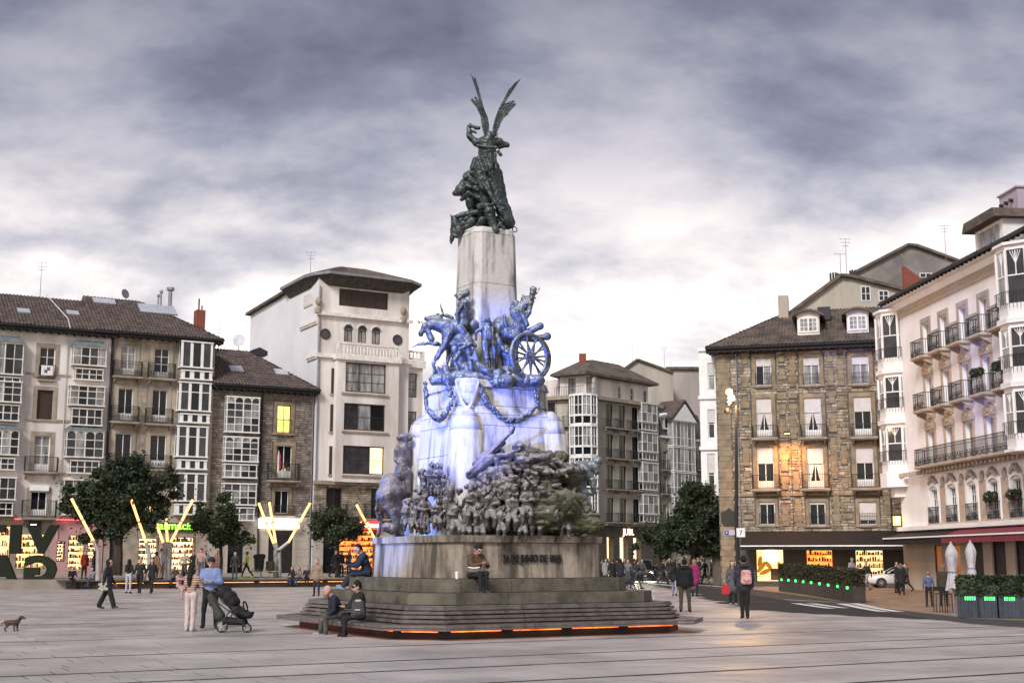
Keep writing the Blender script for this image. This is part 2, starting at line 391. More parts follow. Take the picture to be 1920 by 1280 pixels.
for s in slabs:
    if s in ns_: continue
    _, x, w, r0, r1 = s; vs = []; dz = random.uniform(.001, .004)
    for (a, b) in ((x, r0), (x+w, r0), (x+w, r1), (x, r1)):
        p = E1*a+E2*b; vs.append((p.x, p.y, zg(p.x, p.y)+dz))
    mb.add(vs+[(a, b, c-.03) for a, b, c in vs], [(0, 1, 2, 3), (0, 4, 5, 1), (1, 5, 6, 2), (2, 6, 7, 3), (3, 7, 4, 0)])
tag(mb.obj('paving_slabs', M_PAVE, ground_o), kind='stuff')

M_GRATE = mat('drain_grating', (.03, .028, .03), .5, .5, 9, .3)
for t_ in MAJ:                                        # dark slot drains between the bands of paving
    mb = MB()
    for k in range(-30, 56):
        P = [E1*a+E2*b for a, b in ((k*2, t_-.085), (k*2+2, t_-.085), (k*2+2, t_+.085), (k*2, t_+.085))]
        if P[0].y > 12 and abs(P[0].x) < .42*P[0].y+6 and P[0].x < 12: mb.quad(*[(p.x, p.y, zg(p.x, p.y)+.0005) for p in P])
    mb.obj('drain_channel', M_GRATE, ground_o)

# the street on the right
near_e = [(1300, 1094), (1480, 1124), (1600, 1137), (1700, 1151), (1820, 1166), (2100, 1184)]
mid_e = [(1300, 1090), (1470, 1112), (1600, 1131), (1690, 1144), (1820, 1159), (2100, 1172)]
ruled('asphalt_lane', [(u, v+3) for u, v in near_e], mid_e, 0.010, M_ROAD)
ruled('brown_pavement', mid_e, [(1300, 1083), (1470, 1088), (1600, 1090), (1690, 1090), (1820, 1090), (2100, 1092)], 0.014, M_BROWN, n=14)
ruled('side_street', [(1118, 1096), (1200, 1094), (1300, 1092)], [(1118, 1072), (1200, 1072), (1300, 1076)], 0.012, M_ROAD)
def ribbon(name, p, q, w, m, dz=.022):
    a, b = ground(*p), ground(*q); d = (b-a).normalized(); s = Vector((-d.y, d.x, 0))*w/2; mb = MB()
    for k in range(8):
        c0, c1 = a.lerp(b, k/8), a.lerp(b, (k+1)/8)
        mb.quad(*[(w_.x, w_.y, zg(w_.x, w_.y)+dz) for w_ in (c0-s, c1-s, c1+s, c0+s)])
    return mb.obj(name, m)
for i, (p, q, w) in enumerate([((1470, 1124), (1568, 1129), .22), ((1491, 1131), (1559, 1141), .5), ((1521, 1131.5), (1583, 1140), .5), ((1577, 1131.5), (1657, 1147), .5), ((1600, 1131), (1686, 1147), .5),
                               ((1220, 1090), (1296, 1096), .6), ((1215, 1093.5), (1300, 1101), .6), ((1300, 1096), (1430, 1105), .4), ((1285, 1086), (1330, 1089), .5)]):
    tag(ribbon('crossing_stripe', p, q, w, M_LINE), kind='structure')

# ---- raised terrace on the left with its long lit bench edge
TP = ground(400, 1101.5); TP.z = 0
def tpos(s, back, z): p = TP+E1*s+E2*back; return (p.x, p.y, z)
def t_s(u):                                           # where the sight line at u crosses the terrace edge
    k = (u-960)/2492.0; return (k*TP.y-TP.x)/(E1.x-k*E1.y)
T_Z0, T_Z1 = 0.58, 0.80; T_ZB = .58+(.80-.58)*23.7/16.7
TS0, TS1 = t_s(-160), t_s(745)
mb = MB(); a0, a1, b0, b1 = tpos(TS0, .3, T_Z0), tpos(TS1, .3, T_Z0), tpos(TS1, 24, T_ZB), tpos(TS0, 24, T_ZB)
mb.quad(a0, a1, b0, b1)
for p, q in ((a0, a1), (a1, b0), (b1, a0)): mb.quad((p[0], p[1], -.03), (q[0], q[1], -.03), q, p)
tag(mb.obj('terrace', M_TERR), kind='structure')
def terr_z(x, y):
    p = Vector((x, y, 0))-TP; b = p.dot(E2); return T_Z0+(T_Z1-T_Z0)*max(0, min(1.4, (b-.3)/16.7))
def terrace_pt(u, v):
    z = .6
    for _ in range(6):
        d = ray(u, v); p = CAM+d*((z-CAM_H)/d.z); z = terr_z(p.x, p.y)
    return p

M_BENCHW = mat('weathered_bench_wood', (.16, .13, .12), .45, .4, 4, .15, col2=(.075, .062, .058), spec=.5)
M_STRIP = mat('orange_led_strip', (1.0, .20, .025), .4, .5, 2.5, emit=1.7, col2=(.5, .05, .01))
M_STRIPY = mat('warm_led_strip', (1.0, .45, .14), .4, .4, 2, emit=1.3)
bench_t = thing('terrace_bench', 'long dark wooden bench edging the raised terrace with a glowing slot', 'bench', (TP.x, TP.y, 0), A1)
bs0, bs1 = t_s(150), TS1
MB().box(bs0, bs1, .06, .29, 0, .40).obj('bench_base', M_DWOOD, bench_t)
n_ = 0; x = bs0-.6
while x < bs1:
    w = min(2.4, bs1-x)
    for k in range(3): ub('slat', M_BENCHW, bench_t, x, x+w-.02, -.12+k*.16, .02+k*.16, .47, .54)
    if x > bs0: ub('light_strip', M_STRIPY, bench_t, x+.15, x+w-.25, .02, .058, .33, .36)
    x += w
# free-standing curved end of the bench with two stout legs
bl = thing('wooden_bench', 'dark wooden slat bench with two block legs beside the hedge lettering', 'bench', (ground(150, 1104).x, ground(150, 1104).y, 0), A1)
for k in range(3): ub('slat', M_BENCHW, bl, -1.4, 1.7, -.2+k*.17, -.04+k*.17, .5, .57)
for xx in (-.5, 1.2): ub('leg', M_DWOOD, bl, xx-.3, xx+.3, -.15, .28, 0, .5)

# ================================================================== building kit
class Bld:
    def __init__(s, name, label, P0, ang, z0=0.0, cat='building', group=None):
        s.root = thing(name, label, cat, (P0.x, P0.y, z0), ang, group); s.P0 = Vector((P0.x, P0.y, 0)); s.z0 = z0
        s.e = Vector((math.cos(ang), math.sin(ang), 0)); s.n = Vector((-math.sin(ang), math.cos(ang), 0)); s.open = []; s.keep = []
    def fs(s, u, v, off=0.0):
        d = ray(u, v); t = ((s.P0+s.n*off)-CAM).dot(s.n)/d.dot(s.n); X = CAM+d*t
        return (X-s.P0).dot(s.e), X.z-s.z0
    def rect(s, u0, v0, u1, v1, off=0.0):
        um, vm = (u0+u1)/2, (v0+v1)/2
        return s.fs(u0, vm, off)[0], s.fs(u1, vm, off)[0], s.fs(um, v1, off)[1], s.fs(um, v0, off)[1]
    def S(s, u, v=850, off=0.0): return s.fs(u, v, off)[0]
    def H(s, u, v, off=0.0): return s.fs(u, v, off)[1]
    def wall(s, s0, s1, h0, h1, m, name='wall', depth=9.0, y=0.0, reveal=.28, dark=True):
        ops = [o for o in s.open if o[1] > s0 and o[0] < s1 and o[3] > h0 and o[2] < h1]
        xs = sorted({s0, s1, *[min(max(o[i], s0), s1) for o in ops for i in (0, 1)]}); zs = sorted({h0, h1, *[min(max(o[i], h0), h1) for o in ops for i in (2, 3)]})
        mb = MB()
        for a, b in zip(xs[:-1], xs[1:]):
            for c, d in zip(zs[:-1], zs[1:]):
                if b-a < 1e-5 or d-c < 1e-5: continue
                cx, cz = (a+b)/2, (c+d)/2
                if any(o[0] < cx < o[1] and o[2] < cz < o[3] for o in ops): continue
                mb.quad((a, y, c), (b, y, c), (b, y, d), (a, y, d))
        for o in ops:
            a, b, c, d = o[:4]; r = y+(o[4] if len(o) > 4 else reveal)
            mb.quad((a, y, c), (a, y, d), (a, r, d), (a, r, c)); mb.quad((b, y, d), (b, y, c), (b, r, c), (b, r, d))
            mb.quad((a, y, d), (b, y, d), (b, r, d), (a, r, d)); mb.quad((a, y, c), (a, r, c), (b, r, c), (b, y, c))
            mb.quad((a, r, c), (a, r, d), (b, r, d), (b, r, c))
        mb.quad((s0, y, h0), (s0, y, h1), (s0, y+depth, h1), (s0, y+depth, h0)); mb.quad((s1, y, h1), (s1, y, h0), (s1, y+depth, h0), (s1, y+depth, h1))
        mb.quad((s0, y+depth, h0), (s0, y+depth, h1), (s1, y+depth, h1), (s1, y+depth, h0)); mb.quad((s0, y, h1), (s1, y, h1), (s1, y+depth, h1), (s0, y+depth, h1))
        return mb.obj(name, m, s.root)
    def window(s, px, cols=2, rows=3, fm=None, pm=None, shutter=0.0, surround=0, sm=None, y=0.0, panel=0.0, fw=.055, arch=0, name='window', curtain=False, local=None, dep=.16):
        a, b, c, d = local or s.rect(*px, off=y); s.open.append((a, b, c, d)); fm = fm or M_WPAINT; pm = pm or M_DGLASS
        mb = MB(); y0 = y+dep-.05; y1 = y+dep
        mb.box(a, a+fw, y0, y1+.03, c, d).box(b-fw, b, y0, y1+.03, c, d).box(a+fw, b-fw, y0, y1+.03, d-fw, d).box(a+fw, b-fw, y0, y1+.03, c, c+fw+panel)
        z0, z1 = c+fw+panel, d-fw
        if shutter > 0:
            zs = d-(d-c)*shutter; ub_y = y+dep-.07
        iw = (b-a-2*fw)
        for k in range(1, cols): xx = a+fw+iw*k/cols; t = fw*(.9 if cols == 2 else .55); mb.box(xx-t/2, xx+t/2, y0+.004, y1+.02, z0, z1)
        for k in range(1, rows): zz_ = z0+(z1-z0)*k/rows; mb.box(a+fw, b-fw, y0+.012, y1+.015, zz_-.018, zz_+.018)
        if panel > 0:
            q = a+fw+.03
            while q < b-fw-.03: mb.box(q, q+.035, y0-.012, y0, c+.05, c+panel); q += .11
        w = mb.obj(name, fm, s.root)
        for k in range(min(cols, 4)):
            x0 = a+fw+iw*k/min(cols, 4); x1 = a+fw+iw*(k+1)/min(cols, 4)
            ub('pane', pm[k] if isinstance(pm, (list, tuple)) else pm, w, x0+.006, x1-.006, y1-.012, y1, z0, z1)
        if shutter > 0:
            ub('roller_blind', M_SHUT, w, a+.015, b-.015, y+dep-.09, y+dep-.055, d-(d-c)*shutter, d-.01)
        if curtain:
            for sg in (0, 1):
                cm = MB(); X0 = a+fw+.02 if sg == 0 else b-fw-.02; n = 6
                top = [X0+(1 if sg == 0 else -1)*(b-a)*.40*i/n for i in range(n+1)]; bot = [X0+(1 if sg == 0 else -1)*(b-a)*.16*i/n for i in range(n+1)]
                zt = d-(d-c)*max(shutter, .04); zb = c+panel+fw
                for i in range(n):
                    yy = [y+dep-.018-.012*(i % 2), y+dep-.018-.012*((i+1) % 2)]
                    cm.quad((bot[i], yy[0], zb), (bot[i+1], yy[1], zb), (top[i+1], yy[1], zt), (top[i], yy[0], zt))
                cm.obj('curtain', M_SHUT, w)
        if surround > 0:
            g = surround; sm = sm or M_SURR; q = MB()
            q.box(a-g, a, y-.05, y+.02, c-.02, d+g).box(b, b+g, y-.05, y+.02, c-.02, d+g).box(a, b, y-.05, y+.02, d, d+g)
            q.box(a-g*1.3, b+g*1.3, y-.11, y+.02, c-.14, c-.02).obj('surround', sm, s.root); s.keep.append((a-g*1.3, b+g*1.3, c-.14, d+g))
        return w
    def balcony(s, px, depth=.62, bar=.115, y=0.0, slab=.12, m=None, sm=None, bracket=True, orn=False, local=None, pots=0):
        a, b, c, d = local or s.rect(*px, off=y-depth*.8); m = m or M_IRON; sm = sm or M_SURR
        mb = MB().box(a, b, y-depth, y-.002, c-slab, c).box(a+.06, b-.06, y-depth+.06, y-.002, c-slab-.06, c-slab)
        if bracket:
            for xx in (a+.12, b-.24): mb.extx([(y-.002, c-slab-.42), (y-.002, c-slab-.061), (y-depth+.15, c-slab-.061), (y-depth+.18, c-slab-.16)], xx, xx+.12)
        bl_ = mb.obj('balcony', sm, s.root); r = MB(); yf = y-depth+.05
        for zz_ in (d, c+.08): r.box(a+.03, b-.03, yf-.015, yf+.015, zz_-.02, zz_+.018); r.box(a+.03, a+.06, yf+.015, y-.003, zz_-.02, zz_+.018); r.box(b-.06, b-.03, yf+.015, y-.003, zz_-.02, zz_+.018)
        k = max(2, int((b-a)/bar))
        for i in range(k+1): xx = a+.045+(b-a-.09)*i/k; r.box(xx-.011, xx+.011, yf-.01, yf+.01, c, d-.02)
        kd = max(1, int(depth/bar))
        for i in range(kd):
            yy = yf+(y-yf)*i/kd
            for xx in (a+.045, b-.045): r.box(xx-.01, xx+.01, yy-.01, yy+.01, c, d-.02)
        if orn:
            zo = c+(d-c)*.30; zb = c+(d-c)*.82
            r.box(a+.03, b-.03, yf-.02, yf+.012, zo-.02, zo+.02).box(a+.03, b-.03, yf-.02, yf+.012, zb-.012, zb+.012)
            n = max(2, int((b-a)/.22))
            for i in range(n):
                xx = a+.1+(b-a-.2)*(i+.5)/n; r.ring((xx, yf-.012, (c+.08+zo)/2), .075, .014, (0, 1, 0), 8, 4); r.box(xx-.05, xx+.05, yf-.018, yf-.008, zo+.06, zo+.14)
        r.obj('railing', m, bl_)
        return bl_
    def bay(s, px, depth=.65, cols=4, rows=(1, 1), fm=None, pm=None, name='glazed_bay', roof=0.0, ledge=.1, arch=False, fw=.07, side=True, mull=.05, y=0.0, local=None, solid=(), sub=0):
        a, b, c, d = local or s.rect(*px, off=y-depth); fm = fm or M_WPAINT2; pm = pm or [M_MGLASS, M_CURT, M_DGLASS]
        mb = MB(); yf = y-depth; g = fw
        mb.box(a-.04, b+.04, yf-.05, y-.002, d-ledge, d).box(a-.05, b+.05, yf-.06, y-.002, c, c+ledge)
        z0, z1 = c+ledge, d-ledge
        for xx in (a, b-g): mb.box(xx, xx+g, yf, yf+g, z0, z1)
        mb.box(a, a+g, y-g, y-.003, z0, z1).box(b-g, b, y-g, y-.003, z0, z1)
        for k in range(1, cols):
            xx = a+(b-a)*k/cols; t = mull*(1.7 if (cols % 2 == 0 and k == cols//2 and cols > 2) else 1); mb.box(xx-t/2, xx+t/2, yf+.004, yf+.05, z0, z1)
        tot = sum(rows); zz_ = z0; lv = [z0]
        for r_ in rows: zz_ += (z1-z0)*r_/tot; lv.append(zz_)
        for q in lv[1:-1]: mb.box(a+g, b-g, yf+.008, yf+.05, q-.03, q+.03).box(a+.004, a+.05, yf+g, y-g, q-.03, q+.03).box(b-.05, b-.004, yf+g, y-g, q-.03, q+.03)
        if sub:
            for k in range(cols):
                for i in range(1, sub): xx = a+(b-a)*(k+i/sub)/cols; mb.box(xx-.012, xx+.012, yf+.02, yf+.05, z0, z1)
        if arch:
            for k in range(cols):
                x0, x1 = a+(b-a)*k/cols, a+(b-a)*(k+1)/cols; hh = min(.22, (x1-x0)*.35)
                for sg in (0, 1):
                    xa = x0 if sg == 0 else x1; w_ = (x1-x0)/2*(1 if sg == 0 else -1)
                    pl = [(xa, z1), (xa, z1-hh), (xa+w_*.35, z1-hh*.45), (xa+w_*.75, z1-hh*.1), (xa+w_, z1)]
                    mb.extr(pl if sg == 0 else pl[::-1], yf+.006, yf+.045)
        w = mb.obj(name, fm, s.root)
        for j in range(len(rows)):
            for k in range(cols):
                x0, x1 = a+(b-a)*k/cols, a+(b-a)*(k+1)/cols
                if j in solid: ub('panel', fm, w, x0+.03, x1-.03, yf+.02, yf+.05, lv[j], lv[j+1]); continue
                pick = pm[(k*7+j*3+int(a*10)) % len(pm)] if isinstance(pm, (list, tuple)) else pm
                ub('pane', pick, w, x0+(g if k == 0 else 0), x1-(g if k == cols-1 else 0), yf+.035, yf+.055, lv[j], lv[j+1])
        if side and depth > .2:
            for x0, x1 in ((a+.02, a+.04), (b-.04, b-.02)): ub('side_pane', pm[0] if isinstance(pm, (list, tuple)) else pm, w, x0, x1, yf+g, y-g, z0, z1)
        ub('soffit', M_WPAINT2, w, a+.05, b-.05, yf+.06, y-.01, c+.01, c+.05)
        if roof > 0:
            MB().add([(a-.12, yf-.12, d), (b+.12, yf-.12, d), (b+.12, y-.002, d), (a-.12, y-.002, d), (a+.25, y-.25, d+roof), (b-.25, y-.25, d+roof), (b-.25, y-.002, d+roof), (a+.25, y-.002, d+roof)],
                     [(0, 1, 5, 4), (1, 2, 6, 5), (3, 0, 4, 7), (4, 5, 6, 7), (0, 3, 2, 1), (2, 3, 7, 6)]).obj('bay_roof', M_LEAD, w)
        s.keep.append((a, b, c, d)); return w
    def band(s, s0, s1, h0, h1, m, out=.08, name='string_course', y=0.0): return MB().box(s0, s1, y-out, y-.001, h0, h1).obj(name, m, s.root)
    def pipe(s, sx, h0, h1, m=None, r=.05, y=0.0):
        return MB().tube((sx, y-.09, h0), (sx, y-.09, h1), r, n=6).obj('drainpipe', m or M_DPIPE, s.root)
    def stones(s, s0, s1, h0, h1, m, w=(.25, .6), h=(.13, .22), name='rubble_stones', y=0.0, cap_n=4000):
        mb = MB(); z = h0; ex = [(o[0]-.02, o[1]+.02, o[2]-.02, o[3]+.02) for o in s.open]+s.keep; n = 0
        while z < h1-.05:
            hh = min(random.uniform(*h), h1-z); free = [(s0, s1)]
            for o in ex:
                if o[2] < z+hh-.05 and o[3] > z+.05:
                    nf_ = []
                    for (p_, q_) in free:
                        if o[0] >= q_ or o[1] <= p_: nf_.append((p_, q_)); continue
                        if o[0] > p_: nf_.append((p_, o[0]))
                        if o[1] < q_: nf_.append((o[1], q_))
                    free = nf_
            cells = []
            for (p_, q_) in free:
                x = p_
                while x < q_-.05:
                    ww = random.uniform(*w); e_ = x+ww if x+ww < q_-.12 else q_; cells.append((x, e_)); x = e_
            for (a, b) in cells:
                if b-a < .07: continue
                j = [random.uniform(-.012, .012) for _ in range(4)]; p = random.uniform(.015, .055); g = .012
                a += g; b -= g; zz0, zz1 = z+g, z+hh-g
                mb.add([(a, y, zz0), (b, y, zz0), (b, y, zz1), (a, y, zz1), (a+.015, y-p, zz0+.012+j[0]), (b-.015, y-p, zz0+.012+j[1]), (b-.015, y-p, zz1-.012+j[2]), (a+.015, y-p, zz1-.012+j[3])],
                       [(4, 5, 6, 7), (0, 1, 5, 4), (1, 2, 6, 5), (2, 3, 7, 6), (3, 0, 4, 7)]); n += 1
            z += hh
        return tag(mb.obj(name, m, s.root), kind='stuff')
    def blocks(s, s0, s1, h0, h1, m, w=.8, h=.42, name='ashlar_block', y=0.0, proud=.03, limit=300):
        ex = [(o[0]-.02, o[1]+.02, o[2]-.02, o[3]+.02) for o in s.open]+s.keep; z = h0; r = 0; n = 0
        while z < h1-.1 and n < limit:
            hh = min(h, h1-z); x = s0-(w/2 if r % 2 else 0)
            while x < s1:
                a, b = max(x, s0), min(x+w, s1); x += w
                segs = [(a, b)]
                for o in ex:
                    if o[2] < z+hh-.04 and o[3] > z+.04:
                        nx = []
                        for (p, q) in segs:
                            if o[0] >= q or o[1] <= p: nx.append((p, q)); continue
                            if o[0] > p: nx.append((p, o[0]))
                            if o[1] < q: nx.append((o[1], q))
                        segs = nx
                for (p, q) in segs:
                    if q-p > .1: ub(name, m if not isinstance(m, (list, tuple)) else random.choice(m), s.root, p+.008, q-.008, y-proud-random.random()*.008, y-.001, z+.008, z+hh-.008); n += 1
            z += hh; r += 1

def tiles(parent, O, X, U, Lx, T, xa, xb, m, w=.26, row=.42, name='roof_tiles'):
    O, X, U = Vector(O), Vector(X).normalized(), Vector(U).normalized(); Nn = X.cross(U)
    nc = int(Lx/w); k = 5; xs = np.linspace(0, nc*w, nc*k+1); xs = xs*Lx/(nc*w)
    prof = np.abs(np.sin(np.arange(len(xs))*math.pi/k))*.075
    nr = max(1, int(T/row)); ts = []; hs = []
    for j in range(nr): ts += [T*j/nr, T*(j+1)/nr-.01]; hs += [.045, .0]
    tm = np.where(xs < xa, T*xs/max(xa, 1e-6), np.where(xs > xb, T*(Lx-xs)/max(Lx-xb, 1e-6), T)) if (xa > 0 or xb < Lx) else np.full(len(xs), T)
    V = []; nX = len(xs); jit = RNG.normal(0, .008, (len(ts), nX//k+2))
    for j, (t, h) in enumerate(zip(ts, hs)):
        tt = np.minimum(t, tm); hh = h+prof+jit[j//2*2][np.arange(nX)//k]
        V.append(np.array(O)[None]+np.outer(xs, X)+np.outer(tt, U)+np.outer(hh, Nn))
    V = np.concatenate(V); nT = len(ts); i = np.arange(nX-1)
    F = np.concatenate([np.stack([j*nX+i, j*nX+i+1, (j+1)*nX+i+1, (j+1)*nX+i], 1) for j in range(nT-1)])
    o = link(name, np_mesh(name, V, F, m, smooth=False), parent); return tag(o, kind='stuff')

def gable_roof(B, s0, s1, he, hr, out=.7, back=9.0, ridge=5.0, m=None, hipl=0.0, hipr=0.0, soff=.32):
    """eave along the front at height he, ridge at depth `ridge`, hips given as lengths along the ridge"""
    m = m or M_TILE; T = math.hypot(ridge+out, hr-he); U = ((0, ridge+out, hr-he)); Lx = s1-s0
    r = MB(); e = .06
    f0, f1 = (s0, -out, he-e), (s1, -out, he-e); b0, b1 = (s0, 2*ridge+out, he-e), (s1, 2*ridge+out, he-e); r0, r1 = (s0+hipl, ridge, hr-e), (s1-hipr, ridge, hr-e)
    r.add([f0, f1, b1, b0, r0, r1], [(0, 1, 5, 4), (2, 3, 4, 5), (1, 2, 5), (3, 0, 4), (0, 3, 2, 1)])
    ro = r.obj('roof', m, B.root)
    tiles(ro, (s0, -out, he), (1, 0, 0), U, Lx, T, hipl, Lx-hipr, m)
    if hipr > 0:
        l_ = math.hypot(hipr, hr-he); tiles(ro, (s1, -out, he), (0, 1, 0), (-hipr, 0, hr-he), 2*(ridge+out), l_, ridge+out, ridge+out, m)
    if hipl > 0:
        l_ = math.hypot(hipl, hr-he); tiles(ro, (s0, 2*ridge+out, he), (0, -1, 0), (hipl, 0, hr-he), 2*(ridge+out), l_, ridge+out, ridge+out, m)
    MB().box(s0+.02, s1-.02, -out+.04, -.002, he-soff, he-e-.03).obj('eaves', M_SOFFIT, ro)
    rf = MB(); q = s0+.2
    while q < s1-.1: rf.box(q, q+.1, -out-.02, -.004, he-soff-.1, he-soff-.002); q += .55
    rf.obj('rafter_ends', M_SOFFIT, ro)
    MB().tube((s0, -out-.07, he-.05), (s1, -out-.07, he-.05), .07, n=6).obj('gutter', M_DPIPE, ro)
    return ro
def skylight(B, ro, s, t, out, he, hr, ridge, w=.7, l=.9):
    U = Vector((0, ridge+out, hr-he)).normalized(); O = Vector((s, -out, he))+U*t; Nn = Vector((1, 0, 0)).cross(U); vs = []
    for h in (.05, .17):
        for a, b in ((0, 0), (w, 0), (w, l), (0, l)): vs.append(tuple(O+Vector((a, 0, 0))+U*b+Nn*h))
    MB().add(vs, [(0, 3, 2, 1), (4, 5, 6, 7), (0, 1, 5, 4), (1, 2, 6, 5), (2, 3, 7, 6), (3, 0, 4, 7)]).obj('skylight', M_SKYL, ro)
def antenna(name, label, u, v0, v1, Y, arms=3):
    p, q = at_y(u, v0, Y), at_y(u, v1, Y); h = p.z-q.z; o = thing(name, label, 'antenna', (q.x, q.y, q.z-.3))
    MB().tube((0, 0, 0), (0, 0, h+.3), .03, .015, 5).obj('mast', M_PIPE, o)
    a = MB()
    for k in range(arms): zz_ = h+.25-k*.28; a.tube((-.5+.1*k, 0, zz_), (.5-.1*k, .1, zz_), .015, n=4); [a.tube((x, -.22, zz_), (x, .22, zz_), .01, n=4) for x in (-.35+.1*k, 0, .35-.1*k)]
    a.obj('arms', M_PIPE, o); return o
def chimney(B, ro, s0, s1, y0, y1, h0, h1, m, pots=2, name='chimney'):
    c = MB().box(s0, s1, y0, y1, h0, h1).box(s0-.06, s1+.06, y0-.06, y1+.06, h1, h1+.1).obj(name, m, ro)
    return c
# ================================================================== left row of houses (one line parallel to E1)
LP = Vector((-960/2492*94.0, 94.0, 0)); LZ = 0.72
def goods_mesh(B, parent, a, b, y, z, n, hmax=.22, mats=None):
    mats = mats or GOODS; mb = MB(); x = a+.03
    while x < b-.06:
        w = random.uniform(.05, .16); h = random.uniform(.08, hmax)
        mb.box(x, min(x+w, b-.02), y, y+.12, z, z+h, random.randrange(len(mats))); x += w+random.uniform(.01, .08)
    return tag(mb.obj('goods', mats, parent), kind='stuff')
GOODS = [mat('goods_red', (.55, .06, .05), .5), mat('goods_white', (.75, .72, .66), .5), mat('goods_green', (.10, .28, .08), .5), mat('goods_brown', (.22, .10, .04), .5), mat('goods_dark', (.04, .035, .04), .5)]
M_SHELF = mat('shelf_board', (.42, .30, .18), .6)
def shop(B, px, lit, shelves=4, y=0.0, deep=.9, frame=True, cols=1, fm=None, local=None, goods=True):
    a, b, c, d = local or B.rect(*px, off=y); B.open.append((a, b, c, d, deep)); fm = fm or M_IRON
    mb = MB(); f = .05
    mb.box(a, a+f, y+.05, y+.12, c, d).box(b-f, b, y+.05, y+.12, c, d).box(a+f, b-f, y+.05, y+.12, d-f, d).box(a+f, b-f, y+.05, y+.12, c, c+f)
    for k in range(1, cols): xx = a+(b-a)*k/cols; mb.box(xx-.025, xx+.025, y+.055, y+.115, c+f, d-f)
    w = mb.obj('shop_window', fm, B.root)
    ub('back_panel', lit, w, a+.01, b-.01, y+deep-.06, y+deep-.02, c+.01, d-.01)
    for k in range(shelves):
        zz_ = c+(d-c)*(k+.15)/shelves; ub('shelf', M_SHELF, w, a+.04, b-.04, y+deep-.4, y+deep-.08, zz_, zz_+.03)
        if goods: goods_mesh(B, w, a+.05, b-.05, y+deep-.36, zz_+.031, 8, (d-c)/shelves*.7)
    return w
M_SHOPW = mat('lit_shop_back', (1.0, .78, .40), .5, .3, 1.5, emit=.75, col2=(.9, .5, .16))
M_SHOPWW = mat('bright_shop_back', (1.0, .80, .48), .5, .3, 2, emit=.95, col2=(.9, .6, .28))
M_SHOPO = mat('orange_shop_back', (1.0, .34, .06), .5, .4, 2, emit=1.1, col2=(.85, .16, .03))
M_REDL = mat('red_shop_light', (1.0, .10, .12), .4, .2, 2, emit=1.2)
M_PINK = mat('pink_lit_plaster', (.52, .30, .30), .8, .2, .8)  # pink of the red shop light put into the wall colour

# ---- white house with lead-roofed glazed bays
B1 = Bld('plaster_house', 'white plastered house with lead roofed glazed bays beside the sandstone house', LP, A1, LZ)
s0, s1 = B1.S(-190), B1.S(204, 800); he = B1.H(204, 622, -.7)
for (p, ap, cols, rows, rf, dep) in [((-26, 641, 44, 702), (-22, 705, 38, 729), 4, (1, 1), .5, .6), ((-28, 713, 41, 754), (-24, 757, 36, 789), 4, (1, 1, .7), 0, .65), ((-30, 804, 36, 853), (-25, 857, 28, 881), 4, (1, 1, 1), .35, .65), ((-32, 893, 30, 937), (-28, 940, 24, 967), 4, (1, 1), 0, .65),
                                  ((137, 650, 200, 686), (141, 690, 194, 713), 4, (1, 1), .5, .6), ((131, 722, 197, 761), (134, 765, 192, 798), 4, (1, 1, .7), 0, .65), ((124, 806, 195, 858), (131, 862, 186, 888), 4, (1, 1, 1), .35, .65), ((119, 898, 190, 942), (118, 945, 188, 966), 4, (1, 1, 1), 0, .65)]:
    B1.bay(p, dep, cols, rows, roof=rf, arch=(len(rows) == 3 and rf > 0))
    B1.bay(ap, dep-.12, cols, (1, 1) if rf or True else (1,), pm=[M_DGLASS, M_MGLASS])
B1.window((74, 651, 103, 704), 2, 3, surround=.28)
B1.window((69, 731, 99, 786), 1, 1, fm=M_DWOOD, pm=M_DWOOD, surround=.28, name='shuttered_door')
B1.window((63, 816, 93, 884), 2, 3, pm=M_CURT, surround=.28, panel=.5)
B1.window((57, 921, 87, 969), 2, 1, surround=.28, panel=.5); ub('awning_box', M_WPAINT, B1.root, *B1.rect(55, 909, 91, 920)[:2], -.22, -.06, *B1.rect(55, 909, 91, 920)[2:])
B1.balcony((72, 684, 104, 711), .25, m=M_IRON, bracket=False); B1.balcony((46, 856, 110, 884)); B1.balcony((41, 938, 107, 970))
a, b, c, d = B1.rect(77, 685, 99, 703, -.3); fl = ub('banner', mat('banner_cloth', (.8, .8, .8), .8, .05), B1.root, a, b, -.36, -.345, c, d)
mb = MB()
for (x, z, sg) in ((.36, .36, 1), (.64, .68, -1)):
    X, Z = a+(b-a)*x, c+(d-c)*z; q = (d-c)*.17
    mb.extr([(X-q*sg, Z-q*sg), (X-q*sg*.6, Z-q*sg*1.1), (X+q*sg*.35, Z-q*sg*.1), (X+q*sg*.35, Z-q*sg), (X+q*sg, Z-q*sg), (X+q*sg, Z+q*sg), (X-q*sg, Z+q*sg), (X-q*sg, Z+q*sg*.4), (X-q*sg*.1, Z+q*sg*.4)][::sg], -.372, -.362)
mb.obj('banner_emblem', M_IRON, B1.root)
for v0, v1 in ((702, 706), (787, 792), (886, 892)):
    for ua, ub_ in ((48, 68), (108, 132)): B1.band(B1.S(ua, v0), B1.S(ub_, v0), B1.H(120, v1), B1.H(120, v0), M_SURR, .06)
hs = B1.H(120, 972)
for i, (p, lt, n) in enumerate([((-60, 985, 20, 1068), M_SHOPW, 4), ((30, 1000, 85, 1066), M_SHOPW, 5), ((106, 1014, 122, 1052), M_SHOPWW, 6), ((127, 1002, 160, 1070), M_SHOPW, 6), ((164, 1002, 182, 1052), M_SHOPWW, 6)]):
    shop(B1, p, lt, n)
B1.wall(s0, B1.S(104), 0, hs, M_SURR, 'shop_front', 9); B1.wall(B1.S(104), s1, 0, hs, M_PINK, 'shop_front', 9)
B1.wall(s0, s1, hs, he+.05, M_WHITEP, 'wall', 9)
